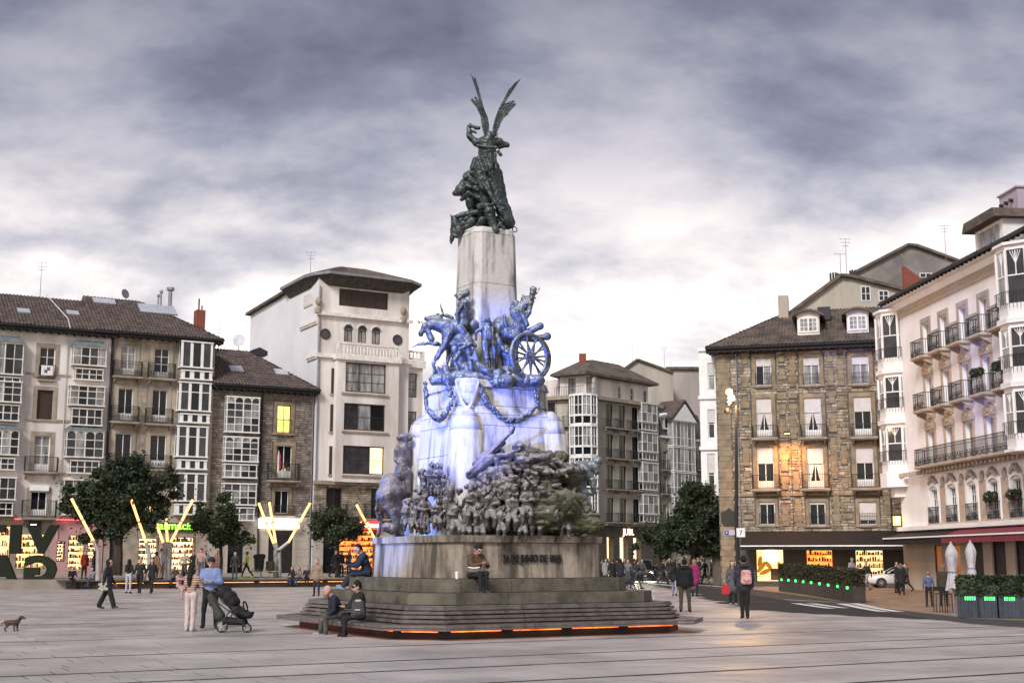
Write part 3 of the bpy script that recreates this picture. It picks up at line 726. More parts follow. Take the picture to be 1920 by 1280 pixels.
B1.band(B1.S(-60), B1.S(192), hs-.02, hs+.22, M_SURR, .18, 'shop_cornice')
ub('red_light_line', M_REDL, B1.root, B1.S(34), B1.S(188), -.30, -.24, hs-.12, hs-.04)
rs = ub('shop_sign', mat('dark_shop_sign', (.03, .02, .025), .6), B1.root, B1.S(62), B1.S(84), -.25, -.12, hs-1.0, hs-.16)
text('sign_letter', 'Z', .7, (B1.S(69.5), -.26, hs-.9), B1.root, mat('white_sign_light', (1, .95, .95), .4, .02, emit=2.0))
B1.pipe(B1.S(203, 800), 2.5, he-.2, r=.09); B1.pipe(B1.S(118, 800), 2.6, he, mat('white_cable', (.6, .58, .56), .6), .03)
hr = B1.H(60, 556, 4.6); ro = gable_roof(B1, s0, s1+.1, he, hr, ridge=4.6)
for (u, v) in ((33, 588), (128, 590)):
    k = (B1.H(u, v, 1.2)-he)/(hr-he); skylight(B1, ro, B1.S(u, v, 1.2), k*math.hypot(5.3, hr-he), .7, he, hr, 4.6, .9, .8)
MB().path([(B1.S(88, 556, 4), 4.2, hr+.15), (B1.S(127, 590, 1), .8, he+(hr-he)*.32), (B1.S(132, 605, -.6), -.75, he), (B1.S(129, 626), -.12, he-.5)], .045, 6).obj('cable_duct', mat('white_cable', (.6, .58, .56)), ro)

# ---- sandstone house with pharmacy
B2 = Bld('sandstone_house', 'beige sandstone house with white corner gallery above the green lit pharmacy', LP, A1, LZ)
s0, s1 = B2.S(206, 800), B2.S(398, 800); he = B2.H(300, 628, -.6)
for (p, pm) in [((226, 648, 254, 703), M_CURT), ((289, 653, 317, 709), M_DGLASS), ((221, 728, 249, 787), M_DGLASS), ((285, 731, 313, 790), M_DGLASS), ((215, 812, 246, 873), M_DGLASS), ((281, 815, 311, 875), M_DGLASS)]:
    B2.window(p, 2, 3 if p[1] < 700 else 1, pm=pm, surround=.3, sm=M_ASHLAR, panel=.45)
for p in [(213, 677, 268, 705), (278, 681, 330, 709), (208, 761, 262, 790), (273, 766, 326, 794), (204, 850, 258, 877), (270, 853, 323, 879)]: B2.balcony(p, .6, .1, orn=True)
for (p, q) in [((340, 640, 399, 690), (341, 694, 398, 712)), ((336, 716, 396, 771), (338, 775, 393, 793)), ((332, 798, 390, 857), (334, 861, 388, 880)), ((328, 886, 387, 940), (330, 944, 384, 965))]:
    B2.bay(p, .7, 3, (2, 1) if p[1] > 700 else (1,), fm=M_WPAINT, fw=.16, mull=.22, pm=[M_MGLASS, M_DGLASS, M_MGLASS]); B2.bay(q, .6, 3, (1,), fm=M_WPAINT, fw=.24, mull=.34, pm=[M_DGLASS])
hs = B2.H(300, 977)
shop(B2, (259, 1008, 297, 1072), M_SHOPWW, 6); shop(B2, (322, 1006, 366, 1072), M_SHOPWW, 6); B2.window((205, 1005, 230, 1072), 1, 1, fm=M_IRON, pm=M_IRON, name='shop_door')
B2.wall(s0, s1, 0, hs, M_SURR, 'shop_front', 9); B2.wall(s0, s1, hs, he+.05, M_ASHLAR, 'wall', 9)
B2.blocks(s0+.12, B2.S(332), hs+.3, he-.4, [M_ASHLAR, M_SURR, M_ASHLAR], .85, .45, limit=300)
M_GREEN = mat('green_sign_light', (.30, .95, .06), .4, .1, 3, emit=1.1); M_DGREEN = mat('pharmacy_board', (.03, .07, .03), .6)
a, b, c, d = B2.rect(262, 978, 368, 995, -.2); ub('sign_board', M_DGREEN, B2.root, a, b, -.14, -.05, c, d)
text('sign_letters', 'farmacia', .82, ((a*.38+b*.62), -.16, c+.14), B2.root, M_GREEN, sx=1.05, bold=.012)
cr = MB(); X, Z = a+.75, (c+d)/2
cr.box(X-.13, X+.13, -.30, -.16, Z-.42, Z+.42).box(X-.42, X-.13, -.30, -.16, Z-.13, Z+.13).box(X+.13, X+.42, -.30, -.16, Z-.13, Z+.13).obj('pharmacy_cross', M_GREEN, B2.root)
B2.band(s0, s1, hs-.1, hs+.18, M_ASHLAR, .2, 'shop_cornice'); B2.band(s0, s1, he-.5, he-.22, M_ASHLAR, .16, 'cornice')
hr = B2.H(190, 558, 4.6); ro = gable_roof(B2, s0-1.6, s1+.5, he, hr, ridge=4.6, hipr=5.6)
a = B2.S(250, 578, 3.2); k = 4.6
T = math.hypot(5.2, hr-he)
skylight(B2, ro, B2.S(176, 566, 3.4), T*.78, .6, he, hr, 4.6, 1.7, .9)
skylight(B2, ro, B2.S(262, 578, 3.0), T*.62, .6, he, hr, 4.6, 2.9, 1.6)
U = Vector((0, 5.2, hr-he)).normalized()
for (u, v0, r, m) in [(325, 541, .16, M_PIPE), (305, 548, .07, M_PIPE), (299, 556, .06, M_PIPE)]:
    p0 = at_y(u, v0, 103); x = (p0-B2.P0).dot(B2.e); z1 = p0.z-LZ
    c = MB().tube((x, 4.2, hr-1.2), (x, 4.2, z1), r, n=8).tube((x, 4.2, z1), (x, 4.2, z1+.22), r*2, n=8).obj('flue_pipe', m, ro)
x = B2.S(373, 600, 3.2); MB().box(x-.35, x+.35, 2.6, 3.5, he-.2, B2.H(373, 582, 3)).tube((x-.1, 3, B2.H(373, 582, 3)), (x-.1, 3, B2.H(373, 560, 3)), .07).tube((x+.15, 3, B2.H(373, 582, 3)), (x+.15, 3, B2.H(373, 572, 3)), .06).obj('chimney', M_BRICKR, ro)
ds = MB().lathe([(.02, 0), (.2, .04), (.36, .12), (.4, .16)], n=12).obj('satellite_dish', M_PIPE, ro); ds.location = (B2.S(230, 556, 5), 4.6, hr+.45); ds.rotation_euler = (R(80), 0, R(30))

# ---- grey rubble house
B3 = Bld('rubble_house', 'grey rubble stone house with tall white glazed bay and one warm lit window', LP, A1, LZ)
s0, s1 = B3.S(398, 800), B3.S(586, 800); he = B3.H(500, 725, -.6)
for p, rows, arch in [((425, 743, 487, 811), (1, 1, 1, 1, .8), True), ((422, 818, 485, 866), (1, 1, 1, .7), True), ((421, 869, 482, 896), (1, 1), False), ((419, 905, 481, 947), (1, 1, 1), False), ((421, 950, 477, 976), (1, 1), False)]:
    B3.bay(p, .6 if p[3]-p[1] > 40 else .5, 4, rows, arch=arch, fm=M_WPAINT, pm=[M_CURT, M_MGLASS, M_DGLASS, M_CURT, M_MGLASS])
B3.window((520, 760, 545, 812), 2, 2, fm=M_DWOOD, pm=M_LIT, surround=.3, sm=M_QUOIN); B3.window((518, 835, 547, 895), 2, 1, surround=.28, sm=M_QUOIN, panel=.5); B3.window((515, 919, 541, 962), 2, 1, surround=.25, sm=M_QUOIN)
B3.balcony((519, 787, 547, 812), .22, bracket=False); B3.balcony((503, 869, 563, 900), .7); B3.balcony((513, 947, 553, 966), .3, bracket=False)
a, b, c, d = B3.rect(487, 972, 561, 990, -.5); hs = B3.H(500, 968)
B3.window((503, 994, 549, 1074), 1, 8, fm=M_IRON, pm=M_IRON, name='roller_shutter'); B3.window((427, 1003, 456, 1074), 1, 1, fm=M_DWOOD, pm=M_DGLASS, name='house_door')
B3.wall(s0, s1, 0, hs, M_CREAM, 'shop_front', 9); B3.wall(s0, s1, hs, he+.05, M_MORTAR, 'wall', 9)
B3.stones(s0, s1, hs+.1, he-.35, M_RUBBLE); B3.blocks(s0, s1, .05, hs-.6, M_CREAM, 1.3, .62, limit=80)
lb = ub('light_box_sign', mat('white_light_box', (1, .95, .86), .4, .02, 2, emit=1.5), B3.root, a, b, -.5, -.02, c, d)
B3.pipe(B3.S(490, 800), .2, he-.2, r=.08); B3.pipe(B3.S(584, 850), .2, he-.2, M_PIPE, .05)
fp = MB().tube((B3.S(512, 890), -.6, B3.H(512, 893)), (B3.S(513, 890), -.85, B3.H(512, 838)), .03, n=5).obj('flag_pole', M_DPIPE, B3.root)
fl = MB()
x, z = B3.S(513, 860), B3.H(513, 842)
for i in range(5): fl.quad((x+.07*i, -.82+.05*(i % 2), z-2.0+.12*i), (x+.07*i+.07, -.82+.05*((i+1) % 2), z-1.9+.12*i), (x+.07*i+.07, -.82+.05*((i+1) % 2), z-.15*i), (x+.07*i, -.82+.05*(i % 2), z-.1*i), 1 if i > 2 else 0)
fl.obj('furled_flag', [mat('flag_white', (.7, .68, .66), .8), mat('flag_red', (.5, .03, .04), .8)], B3.root)
hr = B3.H(450, 657, 4.4); ro = gable_roof(B3, s0-.2, s1+.35, he, hr, ridge=4.4, hipr=4.6)
T = math.hypot(5.0, hr-he)
for u, v in ((440, 696), (525, 702)): skylight(B3, ro, B3.S(u-8, v, 1.2), T*.34, .6, he, hr, 4.4, 1.05, .9)
x = B3.S(484, 655, 4.4); MB().extr([(x-.7, hr-.3), (x+.7, hr-.3), (x+.7, hr+.05), (x, hr+.35), (x-.7, hr+.05)], 4.0, 5.2).obj('roof_vent', M_DPIPE, ro)
ds = MB().lathe([(.02, 0), (.3, .06), (.5, .16), (.55, .2)], n=12).obj('satellite_dish', M_PIPE, ro); ds.location = (B3.S(450, 637, 4.4), 4.6, hr+.8); ds.rotation_euler = (R(80), 0, R(-30)); MB().tube((B3.S(450, 637, 4.4), 4.7, hr-.2), (B3.S(450, 637, 4.4), 4.7, hr+.8), .04).obj('dish_post', M_PIPE, ro)

# ---- white art-deco corner building
B4 = Bld('corner_house', 'tall white corner building with balustrade, arched windows and wide overhanging roof', LP, A1, LZ)
Y4 = -.25
s0, s1 = B4.S(590, 850, Y4), B4.S(764, 850, Y4); hw = B4.H(680, 905, Y4); hc = B4.H(680, 668, Y4); h2 = B4.H(680, 604, Y4); h3 = B4.H(680, 545, Y4)
sx0, sx1 = B4.S(629, 850, Y4-.7), B4.S(746, 850, Y4-.7)
BY = Y4-.7
for p, pm in [((648, 681, 724, 736), [M_CURT, M_CURT, M_CURT]), ((645, 757, 722, 807), [M_MGLASS, M_CURT, M_DGLASS]), ((643, 836, 720, 889), [M_MGLASS, M_MGLASS, M_LITW])]:
    B4.window(p, 3, 3 if p[1] < 700 else 2, fm=M_DWOOD, pm=pm, y=BY, fw=.1)
B4.wall(sx0, sx1, hw, hc, M_WHITEP, 'bay_wall', .68, BY)
ops = B4.open; B4.open = []
for (u, v, w, h) in ((653, 626, 16, 29), (679, 628, 16, 29), (705, 631, 16, 29)):
    w_ = B4.window((u-w/2, v-h/2+5, u+w/2, v+h/2), 2, 1, fm=M_DWOOD, pm=M_CURT, y=Y4, fw=.05)
    a, b, c, d = B4.rect(u-w/2, v-h/2+5, u+w/2, v+h/2, Y4); X = (a+b)/2; r = (b-a)/2
    MB().extr([(X+r*math.cos(t*math.pi/8), d+r*math.sin(t*math.pi/8)) for t in range(9)][::-1], Y4-.03, Y4+.02).obj('fanlight', M_DGLASS, w_)
    MB().extr([(X+(r+.16)*math.cos(t*math.pi/8), d+(r+.16)*math.sin(t*math.pi/8)) for t in range(9)][::-1]+[(X-r-.16, d-.02), (X+r+.16, d-.02)][::1], Y4-.02, Y4+.02).obj('arch_moulding', M_WPAINT2, w_)
B4.window((636, 545, 728, 577), 4, 1, fm=M_DWOOD, pm=M_DWOOD, y=Y4, name='loggia_screen', fw=.08)
B4.wall(s0, s1, hw, B4.H(680, 530, Y4), M_WHITEP, 'wall', 9, Y4)
B4.open = []
for (p, nm) in [((612, 915, 640, 975), 'balcony_door'), ((696, 915, 720, 975), 'balcony_door')]: B4.window(p, 2, 1, fm=M_DWOOD, pm=M_DGLASS, y=Y4)
for p in [(600, 945, 652, 972), (685, 945, 732, 972)]: B4.balcony(p, .5, y=Y4, bracket=False)
hs = B4.H(650, 975, Y4)
shop(B4, (634, 994, 706, 1070), M_SHOPO, 7, Y4, cols=2, fm=mat('orange_frame', (.6, .2, .05))); B4.window((606, 1005, 630, 1074), 1, 1, fm=M_IRON, pm=M_DGLASS, y=Y4, name='house_door')
B4.wall(s0, s1, 0, hw, M_MORTAR, 'lower_wall', 9, Y4); B4.stones(s0, s1, hs+.1, hw-.15, M_RUBBLE2, y=Y4); B4.blocks(s0, s1, .05, hs-.3, M_CREAM, 1.2, .6, y=Y4, limit=60)
a, b, c, d = B4.rect(635, 975, 716, 992, Y4-.3); ub('sign_board', mat('red_sign_box', (.75, .05, .045), .4, .05, 1, emit=.9), B4.root, a, b, Y4-.3, Y4-.02, c, d)
text('sign_letters', 'Curas & Brasas', .62, ((a+b)/2, Y4-.31, c+.17), B4.root, mat('white_sign_light', (1, .95, .95)), sx=.95, shear=.3, ext=.01)
for (u, v, dv) in ((610, 626, 0), (745, 637, 0)):
    X, Z = B4.fs(u, v, Y4); MB().add(*(lambda m: (m.v, m.f))(MB().extr([(X+.37*math.cos(t*math.pi/10), Z+.37*math.sin(t*math.pi/10)) for t in range(20)][::-1], Y4-.04, Y4+.02))).obj('round_window', M_MGLASS, B4.root)
    MB().ring((X, Y4-.04, Z), .40, .05, (0, 1, 0), 20, 6).obj('round_window_frame', M_DWOOD, B4.root)
for (u0, v0, u1, v1) in ((621, 690, 627, 738), (619, 758, 626, 809), (617, 836, 624, 889)):
    a, b, c, d = B4.rect(u0, v0, u1, v1, Y4); w_ = ub('window', M_DWOOD, B4.root, a, b, Y4-.04, Y4+.03, c, d); ub('window_sill', M_SURR, B4.root, a-.1, b+.1, Y4-.14, Y4-.001, c-.12, c)
for (v, o, t, mm) in ((592, .28, .28, M_WPAINT2), (668, .22, .35, M_WPAINT2), (903, .32, .3, M_SURR)):
    h = B4.H(680, v, Y4); B4.band(s0-.1, s1+.25, h-t, h, mm, o, 'cornice', Y4)
B4.band(sx0-.15, sx1+.15, hc-.5, hc-.12, M_WPAINT2, .9, 'bay_cornice', Y4+.0)
for v in (738, 809, 891): B4.band(B4.S(640, v, BY), B4.S(728, v, BY), B4.H(684, v+3, BY), B4.H(684, v, BY), M_SURR, .14, 'window_sill', BY)
def balustrade(B, x0, x1, y, z0, z1):
    o = MB().box(x0, x1, y, y+.22, z1-.12, z1).box(x0, x1, y, y+.22, z0, z0+.12).box(x0, x0+.22, y-.01, y+.23, z0, z1+.02).box(x1-.22, x1, y-.01, y+.23, z0, z1+.02).obj('balustrade', M_WPAINT2, B.root)
    n = int((x1-x0-.5)/.28); base = None
    for i in range(n):
        x = x0+.36+(x1-x0-.72)*i/max(1, n-1); h = z1-z0-.24
        if base is None: base = MB().lathe([(.06, 0), (.05, h*.1), (.085, h*.35), (.045, h*.7), (.065, h)], n=8).mesh('baluster', M_WPAINT2, True)
        q = link('baluster', base, o); q.location = (x, y+.11, z0+.12)
balustrade(B4, sx0-.1, sx1+.1, BY-.15, hc-.11, B4.H(680, 645, BY))
# right-hand return of the building with its own narrow bay
x0, x1 = B4.S(764, 850, Y4), B4.S(790, 850, .4)
B4.open = []
for p in ((766, 700, 782, 745), (765, 771, 781, 815), (764, 845, 780, 888)): B4.window(p, 1, 3, fm=M_DWOOD, pm=M_CURT, y=.3)
B4.wall(x0, x1, 0, B4.H(780, 676, .3), M_WHITEP, 'side_bay', 8.4, .3); B4.band(x0, x1+.2, B4.H(780, 690, .3), B4.H(780, 676, .3), M_WPAINT2, .2, 'cornice', .3)
balustrade(B4, x0, x1+.1, .2, B4.H(780, 674, .3), B4.H(780, 658, .3))
# pediment vases, roof, drainpipe, left gable mouldings
for (u, v) in ((597, 586), (757, 604)):
    X, Z = B4.fs(u, v, Y4-.2); MB().lathe([(.28, 0), (.30, .35), (.18, .45), (.10, .6), (.22, .8), (.27, 1.0), (.2, 1.2), (.08, 1.3)], (X, Y4-.12, Z), 10).obj('stone_vase', M_SURR, B4.root)
B4.pipe(s0+.12, hw, h3, M_PIPE, .06, Y4)
hR = B4.H(680, 530, Y4); xs0, xs1 = s0+.1, s1+.1
pl = [(xs0+.4, -1.5), (xs1-.6, -1.5), (xs1+.9, -.4), (xs1+1.2, 1.5), (xs1+1.2, 7), (s0-.75, 7), (s0-.75, 1.2), (xs0-.5, -.2)]
c0 = ((s0+s1)/2, 4.0); inn = [(c0[0]+(x-c0[0])*.30, c0[1]+(y-c0[1])*.30) for x, y in pl]
rf = MB().prism(pl, hR+.38, hR+1.75, 0, inn).obj('roof', M_TILE2, B4.root)
sm_ = [(c0[0]+(x-c0[0])*.86, c0[1]+(y-c0[1])*.82) for x, y in pl]
MB().prism(sm_, hR-.55, hR+.22, 0, [(c0[0]+(x-c0[0])*.985, c0[1]+(y-c0[1])*.985) for x, y in pl]).obj('eaves_soffit', mat('soffit_boards', (.10, .085, .075), .9, .5, 3), rf)
MB().prism([(c0[0]+(x-c0[0])*1.01, c0[1]+(y-c0[1])*1.01) for x, y in pl], hR+.2, hR+.42).obj('gutter', M_PIPE, rf)
for k in range(2): pass
tk = MB()
for i in range(len(pl)):
    (xa, ya), (xb, yb) = pl[i], pl[(i+1) % len(pl)]; (xc, yc), (xd, yd) = inn[i], inn[(i+1) % len(pl)]
    n = max(2, int(math.hypot(xb-xa, yb-ya)/.35))
    for j in range(n):
        t = (j+.5)/n; tk.tube((xa+(xb-xa)*t, ya+(yb-ya)*t, hR+.40), (xc+(xd-xc)*t, yc+(yd-yc)*t, hR+1.76), .075, .06, 5)
tag(tk.obj('roof_tiles', M_TILE2, rf), kind='stuff')
# left side: the long white party wall sloping down to the back
def side_pt(u, v):                                    # point of the left flank seen at (u, v): depth behind the front, height
    best = min(((abs(960+2492*(q.x/q.y)-u), k*.05) for k in range(800) for q in [B4.P0+B4.e*s0+B4.n*(k*.05)]), key=lambda t: t[0])[1]
    q = B4.P0+B4.e*s0+B4.n*best; return best, at_y(u, v, q.y).z-LZ
ye, ze = side_pt(455, 590); ym, zm = side_pt(532, 549)
MB().add([(s0, Y4+.02, 0), (s0-.02, ye, 0), (s0-.02, ye, ze), (s0-.02, ym, zm), (s0, Y4+.02, hR-.1), (s1, Y4+.02, 0), (s1, ye, 0), (s1, ye, ze), (s1, ym, zm), (s1, Y4+.02, hR-.1)],
         [(0, 4, 3, 2, 1), (5, 6, 7, 8, 9), (1, 2, 7, 6), (2, 3, 8, 7), (3, 4, 9, 8)]).obj('party_wall', mat('bluish_white_render', (.72, .71, .74), .85, .12, .4, .1), B4.root)
MB().add([(s0-.4, ym-1, zm+.22), (s1, ym-1, zm+.22), (s1, ye+.4, ze-.05), (s0-.4, ye+.4, ze-.05), (s0-.4, ym-1, zm+.45), (s1, ym-1, zm+.45), (s1, ye+.4, ze+.2), (s0-.4, ye+.4, ze+.2)],
         [(0, 3, 2, 1), (4, 5, 6, 7), (0, 1, 5, 4), (1, 2, 6, 5), (2, 3, 7, 6), (3, 0, 4, 7)]).obj('rear_roof', M_TILE2, rf)
for (h, y0, y1) in ((h2, Y4, 3.6), (hc, Y4, 1.8)):
    MB().box(s0-.22, s0-.001, y0, y1, h-.3, h).box(s0-.14, s0-.001, y0, y1, h-.45, h-.3).obj('cornice_return', M_WPAINT2, B4.root)
w_ = MB().box(s0-.1, s0-.021, 1.0, 3.0, h3-1.3, h3-.2).obj('blind_window', M_WPAINT2, B4.root)
for k in range(4): ub('pane', M_SHUT, w_, s0-.12, s0-.10, 1.1+k*.47, 1.5+k*.47, h3-1.2, h3-.3)
for a_ in (('rooftop_antenna', 'tall thin rooftop antenna above the white house with lead roofed bays', 75, 492, 556, 101), ('rooftop_antenna', 'rooftop antenna over the brick chimney of the sandstone house', 410, 610, 650, 106), ('rooftop_antenna', 'thin antenna mast on the white corner building roof', 582, 472, 515, 112)): antenna(*a_)
# ================================================================== buildings beyond and right of the monument
# ---- stone house with black awning
P5 = Vector((at_y(1352, 1050, 92).x, 92, 0)); A5 = R(-15.6)
B5 = Bld('stone_house', 'ochre stone house with white roller blinds, iron balconies and long black awning', P5, A5, 0)
s0, s1 = -.05, B5.S(1745, 850); he = B5.H(1500, 645, -.7)
CB = [1432, 1523, 1616]
for i, p in enumerate([(1417, 671, 1446, 722), (1506, 669, 1536, 721), (1597, 667, 1629, 719)]): B5.window(p, 2, 1, pm=[M_DGLASS, M_CURT] if i == 0 else M_CURT, shutter=.3, surround=.28, sm=M_QUOIN)
for p in [(1415, 700, 1447, 722), (1504, 700, 1537, 721), (1596, 698, 1630, 719)]: B5.balcony(p, .25, bracket=False)
for i, p in enumerate([(1418, 746, 1447, 819), (1508, 745, 1540, 819), (1601, 743, 1634, 817)]): B5.window(p, 2, 1, shutter=.38, surround=.28, sm=M_QUOIN, panel=.45, curtain=i < 2)
for p in [(1409, 797, 1459, 820), (1500, 795, 1551, 819), (1594, 794, 1646, 818), (1409, 890, 1463, 916), (1503, 888, 1557, 915), (1596, 888, 1652, 914), (1693, 888, 1745, 914)]: B5.balcony(p, .7, .12, slab=.14)
for i, p in enumerate([(1420, 838, 1451, 915), (1513, 838, 1544, 915), (1605, 838, 1638, 912)]): B5.window(p, 2, 1, shutter=.4, surround=.28, sm=M_QUOIN, panel=.45, curtain=i == 1)
for i, p in enumerate([(1424, 940, 1453, 983), (1518, 940, 1548, 984), (1611, 940, 1643, 983), (1706, 938, 1735, 982)]):
    B5.window(p, 2, 1, shutter=(.12, .12, .8, .7)[i], surround=.22, sm=M_QUOIN); B5.balcony((p[0]-1, 962, p[2]+1, p[3]), .18, bracket=False)
hs = B5.H(1500, 997)
ws_ = shop(B5, (1417, 1028, 1470, 1090), M_SHOPW, 1, goods=False); a, b, c, d = B5.rect(1417, 1028, 1470, 1090)
MB().extr([((a+b)/2+.5*math.cos(t*math.pi/12), d-.5+.5*math.sin(t*math.pi/12)) for t in range(24)], .80, .83).obj('poster_disc', mat('white_light_box', (1, .95, .86)), ws_)  # white disc of the window poster, made to glow; not a lamp
for k, (x, z, rr, an) in enumerate(((.18, .45, .5, .9), (.3, .3, .45, .4), (.12, .6, .4, 1.4), (.42, .5, .35, 2.2), (.85, .4, .5, 1.9))):
    X, Z = a+(b-a)*x, c+(d-c)*z; ca, sa = math.cos(an), math.sin(an); MB().extr([(X+rr*math.cos(t*math.pi/6)*ca-.16*math.sin(t*math.pi/6)*sa, Z+rr*math.cos(t*math.pi/6)*sa+.16*math.sin(t*math.pi/6)*ca) for t in range(12)], .76-.01*k, .79-.01*k).obj('painted_leaf', mat('ochre_mural', (.75, .33, .02), .6, .3, 3, emit=.25), ws_)
ub('counter', GOODS[3], ws_, a+(b-a)*.5, b-.2, .5, .75, c+.1, c+(d-c)*.4); shop(B5, (1512, 1030, 1562, 1090), M_SHOPO, 5); shop(B5, (1604, 1030, 1657, 1090), M_SHOPW, 5); shop(B5, (1707, 1030, 1732, 1062), M_SHOPW, 0)
B5.wall(s0, s1, 0, hs, mat('dark_shop_stone', (.10, .085, .07), .85, .3, 1), 'shop_front', 10); B5.wall(s0, s1, hs, he+.05, M_MORTAR, 'wall', 10)
for sx in [B5.S(1346), B5.S(1408, 900)-.45, B5.S(1460, 900)]: pass
def qcol(B, sc, h0, h1, w, m, alt=.18, hh=.42):
    z = h0; r = 0
    while z < h1-.2:
        ww = w/2+(alt if r % 2 else 0)*random.uniform(.4, 1); hh = random.uniform(.3, .5)
        if w < .6 and random.random() < .28: z += hh; r += 1; continue
        if not any(o[0] < sc+ww and o[1] > sc-ww and o[2] < z+hh and o[3] > z for o in B.open+B.keep):
            ub('dressed_stone', m, B.root, sc-ww+.008, sc+ww-.008, -.075, -.001, z+.008, z+hh-.008); B.keep.append((sc-ww, sc+ww, z, z+hh))
        z += hh; r += 1
qcol(B5, .5, .1, he-.4, .9, M_QUOIN, .1)
for o in list(B5.open):
    if len(o) > 4: continue
    for xx in (o[0]-.74, o[1]+.74): qcol(B5, xx, o[2]-.1, o[3]+.5, .42, M_QUOIN, .12)
hb = B5.H(1500, 924); B5.band(s0, s1, hb-.18, hb, M_QUOIN, .12); B5.keep.append((s0, s1, hb-.2, hb+.02))
B5.stones(s0, s1, hs+.05, he-.35, M_RUBBLE2, (.28, .62), (.15, .24))
for u in (1384, 1664): B5.pipe(B5.S(u, 800), hs, he-.2, M_PIPE if u < 1500 else M_DPIPE, .055)
hr = B5.H(1500, 583, 5.5); ro = gable_roof(B5, s0-.6, s1, he, hr, ridge=5.5, hipl=5.6, m=M_TILE2, out=.7)
def dormer(B, ro, px, y, m, wm=M_WPAINT):
    a, b, c, d = B.rect(*px, off=y); g = .16
    dm = MB().box(a-g, b+g, y+.05, y+3.2, c-.25, d+.02).obj('dormer', m, ro)
    f = MB(); f.box(a-.06, b+.06, y-.02, y+.045, c-.06, c+.03).box(a-.06, b+.06, y-.02, y+.045, d-.05, d+.03)
    for k in range(5): xx = a+(b-a)*k/4; t = .045 if k in (0, 2, 4) else .018; f.box(xx-t, xx+t, y-.015, y+.04, c+.03, d-.05)
    for k in (1, 2): zz_ = c+(d-c)*k/3; f.box(a, b, y-.01, y+.035, zz_-.015, zz_+.015)
    f.obj('window_frame', wm, dm); ub('pane', M_CURT, dm, a+.02, b-.02, y+.02, y+.046, c+.03, d-.05)
    n = 9; pts = [(a-g-.35+(b-a+2*g+.7)*i/(n-1), d+.05+.42*math.sin(math.pi*i/(n-1))) for i in range(n)]
    MB().extr(([(x, z+.14) for x, z in pts]+[(x, z) for x, z in pts[::-1]])[::-1], y-.35, y+3.3).obj('dormer_roof', M_TILE2, dm)
    MB().extr((pts[1:-1]+[(b+g, d+.02), (a-g, d+.02)][::1])[::-1], y+.0, y+.3).obj('dormer_gable', m, dm)
dormer(B5, ro, (1499, 596, 1532, 621), .6, M_WHITEP); dormer(B5, ro, (1592, 592, 1624, 617), .6, M_WHITEP)
T = math.hypot(6.2, hr-he); skylight(B5, ro, B5.S(1660, 590, 3), T*.74, .7, he, hr, 5.5, 1.0, .7); skylight(B5, ro, B5.S(1668, 605, 2), T*.5, .7, he, hr, 5.5, .9, .7)
x = B5.S(1469, 580, 4.5); MB().box(x-.35, x+.35, 4.2, 5.2, he, B5.H(1469, 555, 4.5)).obj('chimney', M_CREAM, ro)
x = B5.S(1544, 570, 3); MB().box(x-.45, x+.45, 3.0, 3.6, hr-1.2, B5.H(1544, 575, 3)).obj('vent_box', M_DPIPE, ro)
# awning
M_AWN = mat('black_awning', (.012, .012, .013), .8, .3, 2)
a, b = B5.S(1390, 1010, -1.2), B5.S(1740, 1010, -1.2); zt, zb = hs+.05, B5.H(1550, 1022, -1.9)
aw = MB().extx([(-.06, zt), (-1.9, zb), (-1.9, zb-.28), (-1.86, zb-.28), (-1.86, zb-.04), (-.06, zt-.08)], a, b).obj('awning', M_AWN, B5.root)
ub('awning_bar', M_WPAINT, aw, a, b, -1.95, -1.91, zb-.06, zb+.02)
x, z = B5.fs(1367, 968, -.1); pq = MB().extr([(x-.55, z-.35), (x-.35, z-.62), (x+.35, z-.62), (x+.55, z-.35), (x+.55, z+.3), (x+.2, z+.42), (x, z+.62), (x-.2, z+.42), (x-.55, z+.3)], -.16, -.02).obj('wall_plaque', mat('plaque_bronze', (.03, .03, .026), .6, .3, 5), B5.root)
a, b, c, d = B5.rect(1357, 993, 1379, 1003, -.1); sg = ub('street_sign', mat('sign_lilac', (.42, .40, .50), .6, .1), B5.root, a, b, -.13, -.08, c, d)
ub('sign_symbol_board', mat('sign_blue', (.06, .06, .25), .5, .05), B5.root, a+.05, a+.35, -.14, -.131, c+.03, d-.03)
text('sign_letter', 'P', .24, (a+.2, -.145, c+.09), B5.root, M_WPAINT, ext=.002)
# warm wall lamp between the windows
x, z = B5.fs(1478, 815, -.3); lp = MB().box(x-.2, x+.2, -1.65, -1.35, z-.02, z+.12).tube((x, -1.35, z+.05), (x, -.01, z-.1), .025).obj('wall_lamp', M_IRON, B5.root)
ub('lamp_glass', mat('lamp_glow', (1, .62, .28), .4, .02, emit=4), lp, x-.17, x+.17, -1.62, -1.38, z-.035, z-.022)
lw = bpy.data.lights.new('wall_lamp_light', 'SPOT'); lw.energy = 800; lw.color = (1.0, .42, .12); lw.spot_size = R(150); lw.spot_blend = .8; lw.shadow_soft_size = .15
lo = bpy.data.objects.new('wall_lamp_light', lw); col0.objects.link(lo); lo.parent = lp; lo.location = (x, -1.5, z-.1); lo.rotation_euler = (R(6), 0, 0)
ub('wall_cable', M_DPIPE, B5.root, x+.12, x+.15, -.09, -.06, hs, z-.2)
